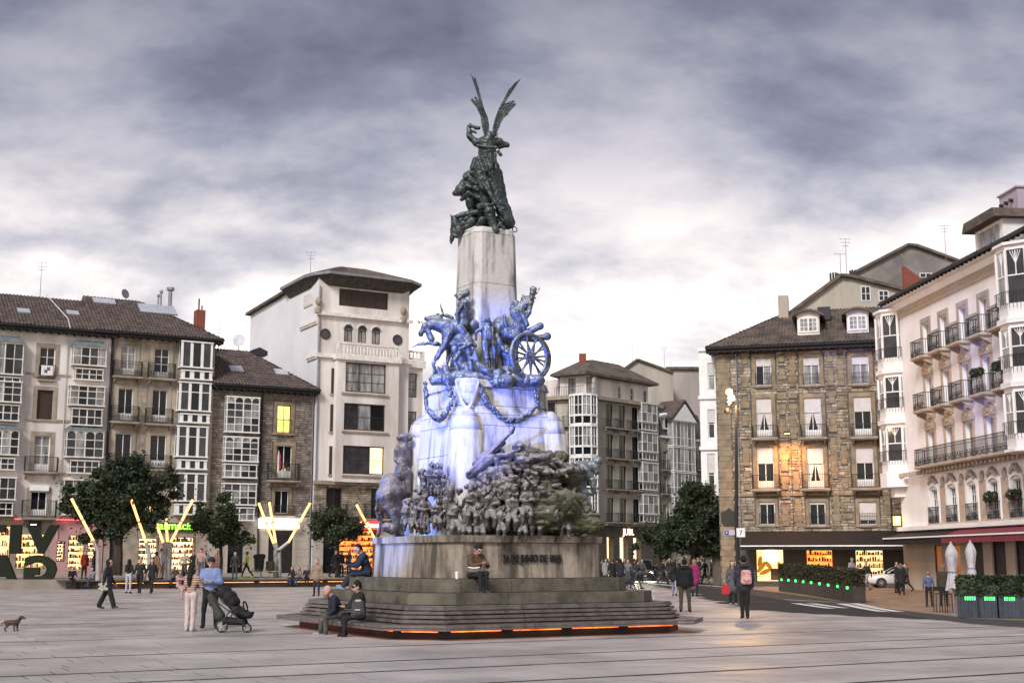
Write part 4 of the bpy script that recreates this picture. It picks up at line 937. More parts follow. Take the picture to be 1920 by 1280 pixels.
# side gallery, white, round the left corner
BS = Bld('white_gallery', 'narrow white glazed gallery tower on the side of the stone house', Vector((at_y(1319, 1050, 95).x, 95, 0)), R(-12), 0)
BS.open = []
for i, (v0, v1) in enumerate(((680, 732), (767, 822), (850, 930))):
    BS.window((1327, v0, 1341, v1), 1, 2, fm=M_WPAINT, pm=M_CURT if i < 1 else M_MGLASS, shutter=.45, fw=.09)
BS.wall(0, BS.S(1350, 800), BS.H(1330, 938), BS.H(1330, 655), M_WPAINT, 'wall', 3)
for v in (655, 745, 840, 938): BS.band(-.1, BS.S(1350, 800), BS.H(1330, v)-.12, BS.H(1330, v)+.12, M_WPAINT, .15, 'cornice')
BS.wall(.6, BS.S(1350, 800), 0, BS.H(1330, 938), M_MORTAR, 'lower_wall', 2, .5)

# houses rising behind the stone house
def gable_house(name, label, Y, pts, m, rm, wins=(), depth=8, base_v=700, th=.25):
    """front gable given by its outline (left eave, ridge, right eave) seen against the sky"""
    P = [at_y(u, v, Y) for u, v in pts]; o = thing(name, label, 'building', (P[0].x, Y, 0)); x0 = P[0].x
    loc = [(p.x-x0, p.z) for p in P]
    MB().extr([(loc[-1][0], 0), *loc[::-1], (0, 0)][::1], 0, depth).obj('wall', m, o)
    r = MB()
    for (a, b) in zip(loc[:-1], loc[1:]):
        dx, dz = b[0]-a[0], b[1]-a[1]; l_ = math.hypot(dx, dz); nx, nz_ = -dz/l_*th, dx/l_*th
        r.extr([(a[0], a[1]+.01), (b[0], b[1]+.01), (b[0]+nx*.6, b[1]+th), (a[0]+nx*.6, a[1]+th)], -.4, depth+.3)
    r.obj('roof', rm, o)
    for (u0, v0, u1, v1) in wins:
        p, q = at_y(u0, v1, Y), at_y(u1, v0, Y); a, b, c, d = p.x-x0, q.x-x0, p.z, q.z
        f = MB().box(a-.06, b+.06, -.06, -.002, c-.06, c).box(a-.06, b+.06, -.06, -.002, d, d+.06).box(a-.06, a, -.06, -.002, c, d).box(b, b+.06, -.06, -.002, c, d).box((a+b)/2-.03, (a+b)/2+.03, -.05, -.002, c, d).box(a, b, -.045, -.002, (c+d)/2-.02, (c+d)/2+.02).obj('window', M_WPAINT, o)
        ub('pane', M_MGLASS, f, a, b, -.03, -.003, c, d)
    return o, x0, P
g1, gx0, gp = gable_house('gable_house', 'cream gabled house with satellite dish rising behind the stone house roof', 104, [(1478, 592), (1575, 520), (1592, 521), (1700, 548)], M_CREAM, M_TILE2, [(1616, 538, 1630, 563), (1649, 546, 1664, 563)])
for i, (u, v) in enumerate(((1557, 512), (1562, 511), (1567, 511), (1571, 512), (1594, 507), (1598, 506), (1603, 506))):
    p, q = at_y(u, v, 104.5), at_y(u, 528, 104.5); MB().tube((p.x-gx0, .5, q.z-.6), (p.x-gx0, .5, p.z), .09, .08, 6).obj('chimney_pot', M_DPIPE, g1)
g2, _, _ = gable_house('gable_house', 'grey weathered gable wall with light shaft rising furthest behind the stone house', 122, [(1590, 520), (1702, 462), (1718, 464), (1800, 494)], mat('weathered_render', (.30, .265, .25), .95, .4, .35, .2, col2=(.15, .135, .13)), M_TILE2, [(1726, 513, 1746, 527)])
for a_ in (('rooftop_antenna', 'double headed antenna beside chimney pots on the cream gabled house', 1588, 447, 520, 104, 3), ('rooftop_antenna', 'short antenna left of the double headed one on the cream gabled house', 1577, 475, 522, 104, 1), ('rooftop_antenna', 'multi armed antenna above the grey weathered gable', 1774, 422, 490, 118, 3)): antenna(*a_)
# ---- white ornate building running away on the right
A6 = R(-84.8)
P6 = Vector((at_y(1697, 1050, 83).x, 83, 0))
B6 = Bld('ornate_house', 'ornate white building with black iron balconies and carved window heads over red awning', P6, A6, 0)
M_W6 = mat('white_stucco', (.84, .81, .82), .8, .12, .5, .1, col2=(.72, .685, .68)); M_ORN = mat('buff_stone_trim', (.50, .40, .32), .85, .25, 3, .3); M_GREYB = mat('grey_shutter', (.33, .31, .34), .7, .2, 3, streak=True)
he = B6.H(1697, 563); Lg = 21.0
fl_v = [676, 775, 878, 983]; FH = [B6.H(1722, v) for v in fl_v]     # balcony floors, top to first
cols_u = [1740.6, 1774.5, 1811.7, 1852, 1895]; CS = [B6.S(u, 700) for u in cols_u]
step = (CS[4]-CS[0])/4; CS += [CS[4]+step*k for k in range(1, 5)]
st = FH[0]-FH[1]
for i, x in enumerate(CS):
    for f in range(3):
        h0 = FH[f]; hh = st*.66
        B6.window(None, 2, 1, fm=M_WPAINT, pm=M_GREYB, local=(x-.48, x+.48, h0+.02, h0+hh), dep=.22, name='shuttered_window')
        q = MB()
        if f == 0:
            q.box(x-.75, x-.5, -.06, -.001, h0, h0+hh+.3).box(x+.5, x+.75, -.06, -.001, h0, h0+hh+.3).box(x-.5, x+.5, -.06, -.001, h0+hh+.03, h0+hh+.3).box(x+.75, x+step-.75, -.05, -.001, h0+hh*.6, h0+hh*.6+.18)
        else:
            z = h0+hh; pts = [(x-.75, z+.05), (x-.68, z+.45), (x-.35, z+.62), (x, z+.78), (x+.35, z+.62), (x+.68, z+.45), (x+.75, z+.05)]
            q.extr(pts, -.14, -.001); q.box(x-.72, x-.5, -.07, -.001, h0, z+.05).box(x+.5, x+.72, -.07, -.001, h0, z+.05); q.sphere((x, -.16, z+.36), (.22, .08, .17), 8).sphere((x-.4, -.14, z+.25), (.13, .06, .12), 8).sphere((x+.4, -.14, z+.25), (.13, .06, .12), 8)
        q.obj('window_surround', M_ORN if f else M_GREYPL, B6.root)
    z = FH[3]; B6.window(None, 4, 4, fm=M_WPAINT, pm=M_DGLASS, local=(x-.55, x+.55, z+.02, z+st*.62), dep=.2)
    q = MB(); zt = z+st*.62; n = 10
    arc = [(x+.8*math.cos(math.pi*k/n), zt+.42*math.sin(math.pi*k/n)) for k in range(n+1)]; arc2 = [(x+.55*math.cos(math.pi*k/n), zt+.2*math.sin(math.pi*k/n)) for k in range(n+1)]
    q.extr(arc[::-1]+arc2, -.12, -.001); q.box(x-.8, x-.56, -.1, -.001, z, zt).box(x+.56, x+.8, -.1, -.001, z, zt)
    q.obj('window_surround', M_WPAINT, B6.root)
    sc = MB(); [sc.sphere((x+dx, -.14, zt+.52+dz), r, 8) for dx, dz, r in ((0, .12, .2), (-.25, 0, .16), (.25, 0, .16), (-.45, -.14, .12), (.45, -.14, .12))]; sc.obj('carved_crest', M_GREYPL, B6.root)
    MB().sphere((x+step/2, -.05, zt+.38), (.2, .12, .34), 12).obj('oval_medallion', M_GREYPL, B6.root)
    if i < 8:
        for f in (0, 1): B6.balcony(None, .75, .13, orn=True, local=(x-.85, x+.85, FH[f], FH[f]+1.0), sm=M_ORN)
    B6.balcony(None, .2, .13, orn=True, local=(x-.78, x+.78, FH[3], FH[3]+.95), sm=M_ORN, bracket=False)
B6.balcony(None, .8, .13, orn=True, local=(CS[0]-.95, CS[7]+.9, FH[2], FH[2]+1.0), sm=M_ORN, bracket=False)
hs = FH[3]-.35
for i, x in enumerate(CS):
    if i in (0, 1): shop(B6, None, M_SHOPO, 2, local=(x-.5, x+.5, .05, hs-.9), goods=False)
    else: B6.window(None, 1, 9, fm=M_IRON, pm=M_IRON, local=(x-.8, x+.8, .05, hs-.7), name='roller_shutter')
B6.wall(-.2, Lg, 0, hs, M_CREAM, 'shop_front', 10); B6.wall(-.2, Lg, hs, he, M_W6, 'wall', 10)
for i, x in enumerate(CS):                                             # buff pilasters of the first floor
    ub('pilaster', M_ORN, B6.root, x+.85, x+step-.85, -.05, -.002, FH[3], FH[3]+st*.68)
B6.band(-.3, Lg, FH[3]-.35, FH[3]-.1, M_W6, .35, 'shop_cornice'); B6.band(-.3, Lg, he-.5, he-.05, M_W6, .3, 'cornice'); B6.band(-.3, Lg, he-1.0, he-.6, M_ORN, .1, 'frieze'); B6.band(-.3, Lg, he-.05, he+.12, M_W6, .6, 'top_cornice')
for i in range(40):
    x = -.1+i*.52
    if x < Lg: ub('dentil', M_ORN, B6.root, x, x+.2, -.5, -.12, FH[2]-.42, FH[2]-.2)
ro = gable_roof(B6, -.4, Lg, he+.2, he+3.0, ridge=4.5, out=.75, hipl=3.5, m=M_TILE, soff=.1)
def corner_bay(B, x, y, r, lv, ang0):
    for (z0, z1) in lv:
        n = 8; pl = [(x+r*math.cos(ang0+k*math.pi/4), y+r*math.sin(ang0+k*math.pi/4)) for k in range(n)]; big = [(x+(a-x)*1.12, y+(b-y)*1.12) for a, b in pl]
        q = MB().prism(pl, z0+.02, z0+.75).prism(big, z0-.12, z0+.02).prism(pl, z1-.35, z1-.1).prism(big, z1-.1, z1+.05)
        for a, b in pl: q.tube((a, b, z0+.75), (a, b, z1-.35), .085, n=6)
        bay = q.obj('corner_bay', M_W6, B.root); fr = MB()
        for k in range(n):
            (a, b), (c, d) = pl[k], pl[(k+1) % n]; f = .97
            P = lambda t, z: (x+((a+(c-a)*t)-x)*f, y+((b+(d-b)*t)-y)*f, z)
            MB().quad(P(.06, z0+.75), P(.94, z0+.75), P(.94, z1-.35), P(.06, z1-.35)).obj('pane', M_CURT if (k % 2) else M_MGLASS, bay)
            zm = z0+.75+(z1-z0-1.1)*.52; fr.tube(P(0, zm), P(1, zm), .045, n=5).tube(P(.5, zm), P(.5, z1-.4), .03, n=5)
            for t in (.22, .36, .64, .78): fr.tube(P(.5, zm+(z1-zm)*.35), P(t, z1-.4), .02, n=4)
        fr.obj('tracery', M_WPAINT, bay)
        rl = MB()
        for k in range(n):
            (a, b), (c, d) = big[k], big[(k+1) % n]; rl.tube((a, b, z0+1.35), (c, d, z0+1.35), .02, n=4)
            for t in range(6): xx, yy = a+(c-a)*t/6, b+(d-b)*t/6; rl.tube((xx, yy, z0+.5), (xx, yy, z0+1.35), .012, n=4)
        rl.obj('railing', M_IRON, bay)
zt = he-.35
lv = [(FH[2]-.1, FH[1]-.25), (FH[1]-.1, FH[0]-.25), (FH[0]-.1, zt)]
corner_bay(B6, -.25, .35, 1.35, lv, math.pi/8)
xb = B6.S(1904, 700); corner_bay(B6, CS[5]+.1-.3, -.15, 1.3, lv, math.pi/8)
MB().prism([(-.25+1.5*math.cos(k*math.pi/4+math.pi/8), .35+1.5*math.sin(k*math.pi/4+math.pi/8)) for k in range(8)], FH[2]-1.0, FH[2]-.2, 0, None).prism([(-.25+.9*math.cos(k*math.pi/4+math.pi/8), .35+.9*math.sin(k*math.pi/4+math.pi/8)) for k in range(8)], FH[2]-1.6, FH[2]-1.0).obj('bay_corbel', M_W6, B6.root)
# roof dormer and chimney on the right
x = B6.S(1880, 440, 1.6)
dm = MB().extr([(x-1.7, he+.4), (x+1.7, he+.4), (x+1.7, he+2.2), (x-1.7, he+2.2)], .8, 4.2).obj('dormer', M_W6, ro)
for k in range(3): ub('pane', M_CURT, dm, x-1.35+k*.92, x-.55+k*.92, .76, .795, he+.9, he+2.0)
MB().extr([(x-2.1, he+2.21), (x+2.1, he+2.21), (x+1.8, he+2.75), (x-1.8, he+2.75)], .2, 4.6).obj('dormer_roof', M_TILE, dm)
x = B6.S(1905, 380, 3.5); z1 = B6.H(1905, 362, 3.5); ch = MB().box(x-1.0, x+1.2, 3.0, 4.6, he+.5, z1).box(x-1.1, x+1.3, 2.9, 4.7, z1, z1+.1).obj('chimney', mat('lilac_render', (.40, .33, .40), .9, .1), ro)
for k in range(3): MB().tube((x-.6+k*.6, 2.99, z1-.6), (x-.6+k*.6, 2.8, z1-.6), .11, n=8).obj('flue_outlet', M_DPIPE, ch)
# red brick party gable showing over the eaves
x = -.3; MB().extx([(1.2, he+.2), (3.2, he+.8), (3.2, he+1.5), (1.2, he+2.9)], x-.9, x-.5).obj('brick_party_wall', M_BRICKR, ro)
# awnings
M_AWNR = mat('dark_red_awning', (.20, .035, .05), .8, .2, 2)
for nm, xa, xb_, m, zo in (('awning', -.1, CS[1]+.9, M_AWN, 0), ('awning', CS[1]+1.05, CS[7], M_AWNR, 0)):
    aw = MB().extx([(-.05, hs-.05), (-1.3, hs-.45), (-1.3, hs-.85), (-1.27, hs-.85), (-1.27, hs-.5), (-.05, hs-.12)], xa, xb_).obj(nm, m, B6.root); ub('awning_bar', M_WPAINT, aw, xa, xb_, -1.36, -1.31, hs-.5, hs-.42)
cl_ = thing('corner_lantern', 'warm glowing box lantern on the ledge of the ornate white building', 'lantern', tuple(P6+B6.e*.1+B6.n*-.45+Vector((0, 0, FH[3]))), A6)
MB().box(-.25, .25, -.25, .25, .6, .68).box(-.22, -.18, -.22, -.18, 0, .6).box(.18, .22, -.22, -.18, 0, .6).box(.18, .22, .18, .22, 0, .6).box(-.22, -.18, .18, .22, 0, .6).obj('lantern_frame', M_IRON, cl_); ub('lantern_glass', mat('lamp_glow_soft', (1, .66, .22), .4, .1, emit=1.6), cl_, -.17, .17, -.17, .17, .02, .58)
for k, x in enumerate(CS[3:7]):                                       # clipped box plants on the balconies
    for dx in (-.35, .35):
        for f, rr in ((3, .3), (1, .26)):
            if f == 1 and k > 2: continue
            PLANT_SPOTS.append((P6+B6.e*(x+dx)+B6.n*(-.22 if f == 3 else -.62)+Vector((0, 0, FH[f]+.95)), rr)) if 'PLANT_SPOTS' in globals() else globals().__setitem__('PLANT_SPOTS', [(P6+B6.e*(x+dx)+B6.n*(-.22 if f == 3 else -.62)+Vector((0, 0, FH[f]+.95)), rr)])

# ---- far corner building behind the monument
P7 = Vector((at_y(1100, 1050, 142).x, 142, 0))
BL = Bld('balcony_block', 'cream stone corner block with round white glazed bay over lit dress shop', P7, R(46.8), 0)
he = BL.H(1105, 741); fv = [(752, 797), (800, 855), (858, 914), (920, 977)]
Fh = [BL.H(1105, b) for a, b in fv]; stl = Fh[0]-Fh[1]
lft = MB(); s1 = BL.S(1236, 850); hs = Fh[3]-.3
for i, u in enumerate((1143, 1167, 1192)):
    x = BL.S(u, 850)
    for f in range(4):
        BL.window(None, 2, 1, fm=M_DWOOD, pm=M_DGLASS, local=(x-.62, x+.62, Fh[f], Fh[f]+stl*.78)); BL.balcony(None, .6, .16, local=(x-1.05, x+1.05, Fh[f], Fh[f]+1.0), sm=M_SURR)
for f, (a, b) in enumerate(fv):
    BL.bay(None, .7, 3, (1, 1), fm=M_WPAINT, pm=[M_CURT, M_MGLASS], local=(BL.S(1205, 850, -.7), BL.S(1234, 850, -.7), Fh[f]+1.0, Fh[f]+stl-.15)); BL.bay(None, .6, 4, (1,), fm=M_WPAINT, pm=[M_DGLASS], local=(BL.S(1206, 850, -.7), BL.S(1233, 850, -.7), Fh[f]+.1, Fh[f]+.98))
shop(BL, None, M_SHOPWW, 0, local=(BL.S(1136), BL.S(1150), .05, hs-1.3)); shop(BL, None, M_SHOPWW, 0, local=(BL.S(1160), BL.S(1177), .05, hs-1.3)); shop(BL, None, M_SHOPWW, 0, local=(BL.S(1185), BL.S(1201), .05, hs-1.3))
for k, u in enumerate((1143, 1168, 1193)):
    x = BL.S(u); MB().lathe([(.12, 0), (.22, .1), (.16, .9), (.2, 1.3), (.08, 1.45), (.1, 1.6), (.02, 1.72)], (x, .5, .3), 8).obj('dress_dummy', GOODS[0] if k == 0 else GOODS[3], BL.root)
BL.wall(0, s1, 0, hs, mat('dark_shop_stone', (.1, .085, .07)), 'shop_front', 12); BL.wall(0, s1, hs, he, M_CREAM, 'wall', 12)
BL.band(-.3, s1+.2, he-.4, he, M_SURR, .6, 'cornice'); BL.band(0, s1, hs-.1, hs+.3, M_SURR, .3, 'shop_cornice')
text('sign_letters', 'JUBi.', 1.0, (BL.S(1175), -.12, hs-1.05), BL.root, mat('warm_sign_light', (1, .7, .5), .4, .02, emit=1.6))
ah = BL.H(1105, 702); BL.open = []
for u0, u1 in ((1159, 1164), (1182, 1188), (1206, 1213)): BL.window(None, 1, 2, local=(BL.S(u0, 725, 1), BL.S(u1, 725, 1), he+.3, he+1.7), y=1.0)
BL.wall(1.0, s1-.6, he, ah, M_WHITEP, 'attic_wall', 9, 1.0)
B7 = Bld('balcony_block', 'cream stone front with dark balcony doors left of the round white bay', P7, R(-29.2), 0)
B7.root.parent = None
lx = B7.S(1010, 850)
for u in (1032, 1076):
    x = B7.S(u, 850)
    for f in range(4):
        B7.window(None, 2, 1, fm=M_DWOOD, pm=M_DGLASS, local=(x-.62, x+.62, Fh[f], Fh[f]+stl*.78), surround=.2); B7.balcony(None, .6, .16, local=(x-1.2, x+1.2, Fh[f], Fh[f]+1.0), sm=M_SURR)
shop(B7, None, M_SHOPW, 2, local=(B7.S(1040), B7.S(1085), .05, hs-1.2))
B7.wall(lx, 0, 0, hs, mat('dark_shop_stone', (.1, .085, .07)), 'shop_front', 12); B7.wall(lx, 0, hs, he, M_CREAM, 'wall', 12); B7.band(lx, .3, he-.4, he, M_SURR, .6, 'cornice')
B7.open = []
for u0, u1 in ((1070, 1084), (1104, 1120)): B7.window(None, 2, 3, fm=M_DWOOD, pm=M_CURT, local=(B7.S(u0, 725, 1)-.3, B7.S(u1, 725, 1)-.3, he+.1, he+2.1), y=1.0)
ax = B7.S(1050, 725, 1); B7.wall(ax, 0, he, ah, M_WHITEP, 'attic_wall', 9, 1.0)
rl = MB(); n = int(-ax/.2)
for k in range(n+1): x = ax*k/n; rl.tube((x, -.3, he), (x, -.3, he+1.0), .02, n=4)
rl.tube((ax, -.3, he+1.0), (0, -.3, he+1.0), .03, n=4).obj('attic_railing', M_IRON, B7.root)
# attic roof over both fronts
q = [P7+B7.e*(ax-.8)+B7.n*.1, P7+Vector((0, -.4, 0)), P7+BL.e*(s1+.3)+BL.n*.1, P7+BL.e*(s1+.3)+BL.n*9, P7+B7.e*(ax-.8)+B7.n*9]
cx = sum((p for p in q), Vector())/5
rt = MB().prism([(p.x-P7.x, p.y-P7.y) for p in q], ah, ah+.25).prism([(p.x-P7.x, p.y-P7.y) for p in q], ah+.26, ah+2.3, 0, [((p.x*.35+cx.x*.65)-P7.x, (p.y*.35+cx.y*.65)-P7.y) for p in q]).obj('roof', M_TILE2, BL.root)
rt.rotation_euler = (0, 0, -R(46.8))
MB().box(-.4, .4, 4, 4.8, ah+.5, ah+2.9).obj('chimney', M_BRICKR, rt)
# round white bay on the corner
for f in range(4):
    z0, z1 = Fh[f]+1.0, Fh[f]+stl-.12; n = 10; r = 1.55; cxy = (.35, .55)
    pl = [(cxy[0]+r*math.cos(k*2*math.pi/n), cxy[1]+r*math.sin(k*2*math.pi/n)) for k in range(n)]; bg_ = [(cxy[0]+(a-cxy[0])*1.06, cxy[1]+(b-cxy[1])*1.06) for a, b in pl]
    qb = MB().prism(bg_, z1-.12, z1+.1).prism(bg_, z0-.1, z0+.1).prism(pl, Fh[f]-.02, Fh[f]+.15)
    for k in range(n):
        a, b = pl[k]; qb.tube((a, b, Fh[f]+.1), (a, b, z1), .09, n=5)
        c, d = pl[(k+1) % n]; qb.tube(((a+c)/2, (b+d)/2, z0), ((a+c)/2, (b+d)/2, z1), .05, n=4); qb.tube((a, b, (z0+z1)/2), (c, d, (z0+z1)/2), .05, n=4)
    bay = qb.obj('round_bay', M_WPAINT, BL.root)
    for k in range(n):
        (a, b), (c, d) = pl[k], pl[(k+1) % n]; g = .96; P = lambda x, y: (cxy[0]+(x-cxy[0])*g, cxy[1]+(y-cxy[1])*g)
        for zz0, zz1, mm in ((Fh[f]+.15, z0-.1, M_DGLASS), (z0+.1, z1-.12, (M_CURT, M_MGLASS)[k % 2])):
            MB().quad((*P(a, b), zz0), (*P(c, d), zz0), (*P(c, d), zz1), (*P(a, b), zz1)).obj('pane', mm, bay)
# ---- mansard house with pedimented gallery
P8 = P7+BL.e*(s1+.2); P8.z = 0
B8 = Bld('mansard_house', 'narrow stone house with slate mansard and white pedimented glazed gallery', P8, R(46.8), 0)
w8 = B8.S(1326, 850); he = B8.H(1250, 820) if False else B8.H(1255, 818)
ga, gb = B8.S(1263, 850, -.8), B8.S(1304, 850, -.8)
zt = B8.H(1283, 790, -.8); lvz = [B8.H(1283, v, -.8) for v in (985, 930, 885, 838, 790)]
for i in range(4): B8.bay(None, .8, 6, (1, 2), fm=M_WPAINT, pm=[M_CURT, M_MGLASS, M_CURT], local=(ga, gb, lvz[i]+.05, lvz[i+1]-.02))
MB().extr([(ga-.2, zt), (gb+.2, zt), ((ga+gb)/2, zt+2.1)], -1.0, 2.5).obj('pediment', M_WPAINT, B8.root); MB().extr([(ga-.4, zt+.05), ((ga+gb)/2, zt+2.35), ((ga+gb)/2, zt+2.6), (ga-.5, zt+.3)][::-1], -1.05, 2.5).extr([(gb+.4, zt+.05), (gb+.5, zt+.3), ((ga+gb)/2, zt+2.6), ((ga+gb)/2, zt+2.35)][::-1], -1.05, 2.5).obj('pediment_roof', M_TILE, B8.root)
for v0, v1 in ((845, 880), (890, 925), (945, 985)):
    for u0, u1 in ((1243, 1251), (1308, 1316)): B8.window((u0, v0, u1, v1), 2, 1, surround=.25)
for v0, v1 in ((862, 880), (908, 925)):
    for u0, u1 in ((1241, 1256), (1306, 1319)): B8.balcony((u0, v0, u1, v1), .5, .16)
B8.wall(0, w8, 0, he, M_ASHLAR, 'wall', 10)
MB().add([(0, -.1, he), (w8, -.1, he), (w8, 10, he), (0, 10, he), (.2, 1.2, he+3.2), (w8-.2, 1.2, he+3.2), (w8-.2, 9, he+4.2), (.2, 9, he+4.2)], [(0, 1, 5, 4), (1, 2, 6, 5), (2, 3, 7, 6), (3, 0, 4, 7), (4, 5, 6, 7)]).obj('mansard_roof', mat('slate', (.10, .10, .115), .7, .3, 4), B8.root)
B8.band(-.1, w8, he-.25, he+.02, M_WPAINT2, .3, 'cornice')
a, b, c, d = B8.rect(1240, 785, 1250, 805, .4); dm = MB().box(a, b, .0, 1.6, c, d).extr([(a-.2, d), (b+.2, d), ((a+b)/2, d+.7)], -.05, 1.6).obj('dormer', M_WPAINT, B8.root); ub('pane', M_DGLASS, dm, a+.2, b-.2, -.03, -.002, c+.2, d-.2)
gable_house('gable_house', 'pale gabled wall with square chimney behind the cream corner block', 165, [(1155, 704), (1195, 676), (1262, 700)], mat('stained_cream', (.47, .42, .36), .9, .4, .4, .1, streak=True), M_TILE2)
MBc = thing('plain_block', 'plain mauve grey blank wall behind the slate mansard house', 'building', (at_y(1260, 1050, 172).x, 172, 0))
MB().box(0, at_y(1335, 1050, 172).x-at_y(1260, 1050, 172).x, 0, 10, 0, at_y(1290, 693, 172).z).obj('wall', M_GREYPL, MBc); MB().box(-.3, at_y(1335, 1050, 172).x-at_y(1260, 1050, 172).x, -.4, 10.3, at_y(1290, 693, 172).z, at_y(1290, 688, 172).z).obj('roof', M_TILE2, MBc)
for a_ in (('rooftop_antenna', 'thin antenna beside the brick chimney of the cream corner block', 1106, 655, 690, 148, 1), ('rooftop_antenna', 'forked antenna on the pale gabled wall', 1246, 650, 692, 165, 2), ('rooftop_antenna', 'slender antenna mast over the square chimney', 1186, 647, 678, 165, 1)): antenna(*a_)
# houses closing the view further back, seen between the others down the side street
bk = thing('street_house', 'dim house front far down the side street behind the trees', 'building', (at_y(1235, 1050, 185).x, 185, 0))
MB().box(0, 16, 0, 8, 0, 11).obj('wall', M_CREAM, bk)
for i in range(4):
    for j in range(3): f = ub('window', M_WPAINT, bk, 1.5+i*3.6, 2.9+i*3.6, -.05, -.001, 1.5+j*3.3, 3.4+j*3.3); MB().quad((1.6+i*3.6, -.06, 1.6+j*3.3), (2.8+i*3.6, -.06, 1.6+j*3.3), (2.8+i*3.6, -.06, 3.3+j*3.3), (1.6+i*3.6, -.06, 3.3+j*3.3)).obj('pane', M_LITW if (i, j) == (3, 0) else M_DGLASS, bk)
# ================================================================== the monument
MC = Vector((-0.70, 35.0, 0.0))
mon = thing('monument', 'tall stone battle monument with bronze groups and winged figure, lit blue, ringed by a bench', 'monument', tuple(MC), A1)
M_MST = mat('monument_stone', (.58, .55, .53), .8, .4, 2.6, .35, streak=True, col2=(.13, .125, .13), bscale=9, thr=(.36, .54))
M_MST2 = mat('monument_base_stone', (.37, .31, .25), .85, .4, 2.4, .4, streak=True, col2=(.075, .063, .048), bscale=9, thr=(.38, .60))
M_MST3 = mat('mossy_step_stone', (.15, .13, .10), .85, .4, 1.6, .4, col2=(.05, .047, .033), bscale=9)
def octo(a, c): return [(-a+c, -a), (a-c, -a), (a, -a+c), (a, a-c), (a-c, a), (-a+c, a), (-a, a-c), (-a, -a+c)]
def course(name, z0, z1, a0, c0, a1, c1, m, split=1.2, parent=None, gap=.006, ins=.5, short=.35):
    """one ring of stone blocks round a chamfered square, tapering from (a0,c0) to (a1,c1)"""
    P, Q = octo(a0, c0), octo(a1, c1); Pi, Qi = octo(a0-ins, max(.05, c0-ins*.586)), octo(a1-ins, max(.05, c1-ins*.586))
    for k in range(8):
        j = (k+1) % 8; L_ = math.hypot(P[j][0]-P[k][0], P[j][1]-P[k][1]); n = max(1, round(L_/split)) if L_ > short*2 else 1
        cuts = [0]+[(i+random.uniform(-.12, .12))/n for i in range(1, n)]+[1]
        for t0, t1 in zip(cuts[:-1], cuts[1:]):
            g = gap/max(L_, .1); a, b = t0+(g if t0 > 0 else 0), t1-(g if t1 < 1 else 0)
            lp = lambda A, t: (A[k][0]+(A[j][0]-A[k][0])*t, A[k][1]+(A[j][1]-A[k][1])*t)
            MB().prism([lp(P, a), lp(P, b), lp(Pi, b), lp(Pi, a)], z0+gap, z1-gap, 0, [lp(Q, a), lp(Q, b), lp(Qi, b), lp(Qi, a)]).obj(name, m, parent or mon)
# steps and base
MB().prism(octo(3.55, .85), 0, .72).prism(octo(3.3, .75), .72, .98).prism(octo(2.8, .6), .98, 1.3).prism(octo(2.2, .4), 1.3, 2.32).obj('core', M_MST3, mon)
course('step_stone', .735, 1.0, 3.46, .82, 3.44, .80, M_MST3, 1.5, ins=.7); course('step_stone', 1.0, 1.32, 2.92, .66, 2.90, .65, M_MST3, 1.6, ins=.7)
course('base_stone', 1.32, 2.18, 2.36, .46, 2.33, .45, M_MST2, 1.05); course('base_cornice', 2.18, 2.36, 2.40, .48, 2.42, .48, M_MST2, 1.4)
zs = [2.36, 3.0, 3.7, 4.4, 5.15]; aa = [1.72, 1.66, 1.62, 1.56, 1.50]
MB().prism(octo(1.3, .3), 2.3, 6.3).prism(octo(.5, .1), 6.3, 10.6).obj('inner_core', M_MST3, mon)
for i in range(4): course('body_stone', zs[i], zs[i+1], aa[i], .40, aa[i+1], .40, M_MST, .95)
course('body_stone', 5.15, 5.45, 1.50, .40, 1.46, .40, M_MST, 1.0); course('shoulder_stone', 5.45, 5.68, 1.46, .40, 1.33, .36, M_MST, 1.0)
course('body_stone', 5.68, 6.15, 1.33, .30, 1.30, .30, M_MST, .9); course('cap_stone', 6.15, 6.36, 1.36, .32, 1.30, .30, M_MST, .9)
sh = [(6.36, .72), (7.7, .695), (9.05, .665), (10.45, .635)]
for (z0, a0), (z1, a1) in zip(sh[:-1], sh[1:]): course('shaft_stone', z0, z1, a0, .17, a1, .165, M_MST, 2.0, ins=.3)
course('shaft_cap', 10.45, 10.62, .635, .165, .58, .15, M_MST, 2.0, ins=.3)
# rounded buttresses at the corners of the body
for k, (sx, sy) in enumerate(((-1, -1), (1, -1), (-1, 1), (1, 1))):
    b = MB(); n = 8
    for (z0, r0, z1, r1, q) in ((2.36, .50, 5.0, .44, 1), (5.0, .44, 5.35, .36, 1), (5.35, .36, 5.62, .14, 1)):
        b.tube((sx*(1.34-.02*z0), sy*(1.34-.02*z0), z0), (sx*(1.34-.02*z1), sy*(1.34-.02*z1), z1), r0, r1, 10)
    b.obj('buttress', M_MST, mon, True)
# inscription on the front of the base
def mloc(u, v, d=0.0, plane=None):
    w = at_y(u, v, MC.y+d)-MC; c, s = math.cos(-A1), math.sin(-A1); return (w.x*c-w.y*s, w.x*s+w.y*c, w.z)
def on_front(u, v, a):
    d = ray(u, v); n = E2; P = MC-E2*a; t = (P-CAM).dot(n)/d.dot(n); X = CAM+d*t-MC; return X.dot(E1), X.z
xa, z_ = on_front(943, 1053, 2.36); xb, _ = on_front(1051, 1053, 2.36)
tx = text('inscription', '21 DE JUNIO DE 1813', .26, ((xa+xb)/2, -2.385, z_), mon, M_IRON, ext=.02, bold=.004); w_ = tx.dimensions.x if tx.dimensions.x > 0 else 2.4
bpy.context.view_layer.update(); tx.scale = ((xb-xa)/max(tx.dimensions.x, .1), 1, 1)

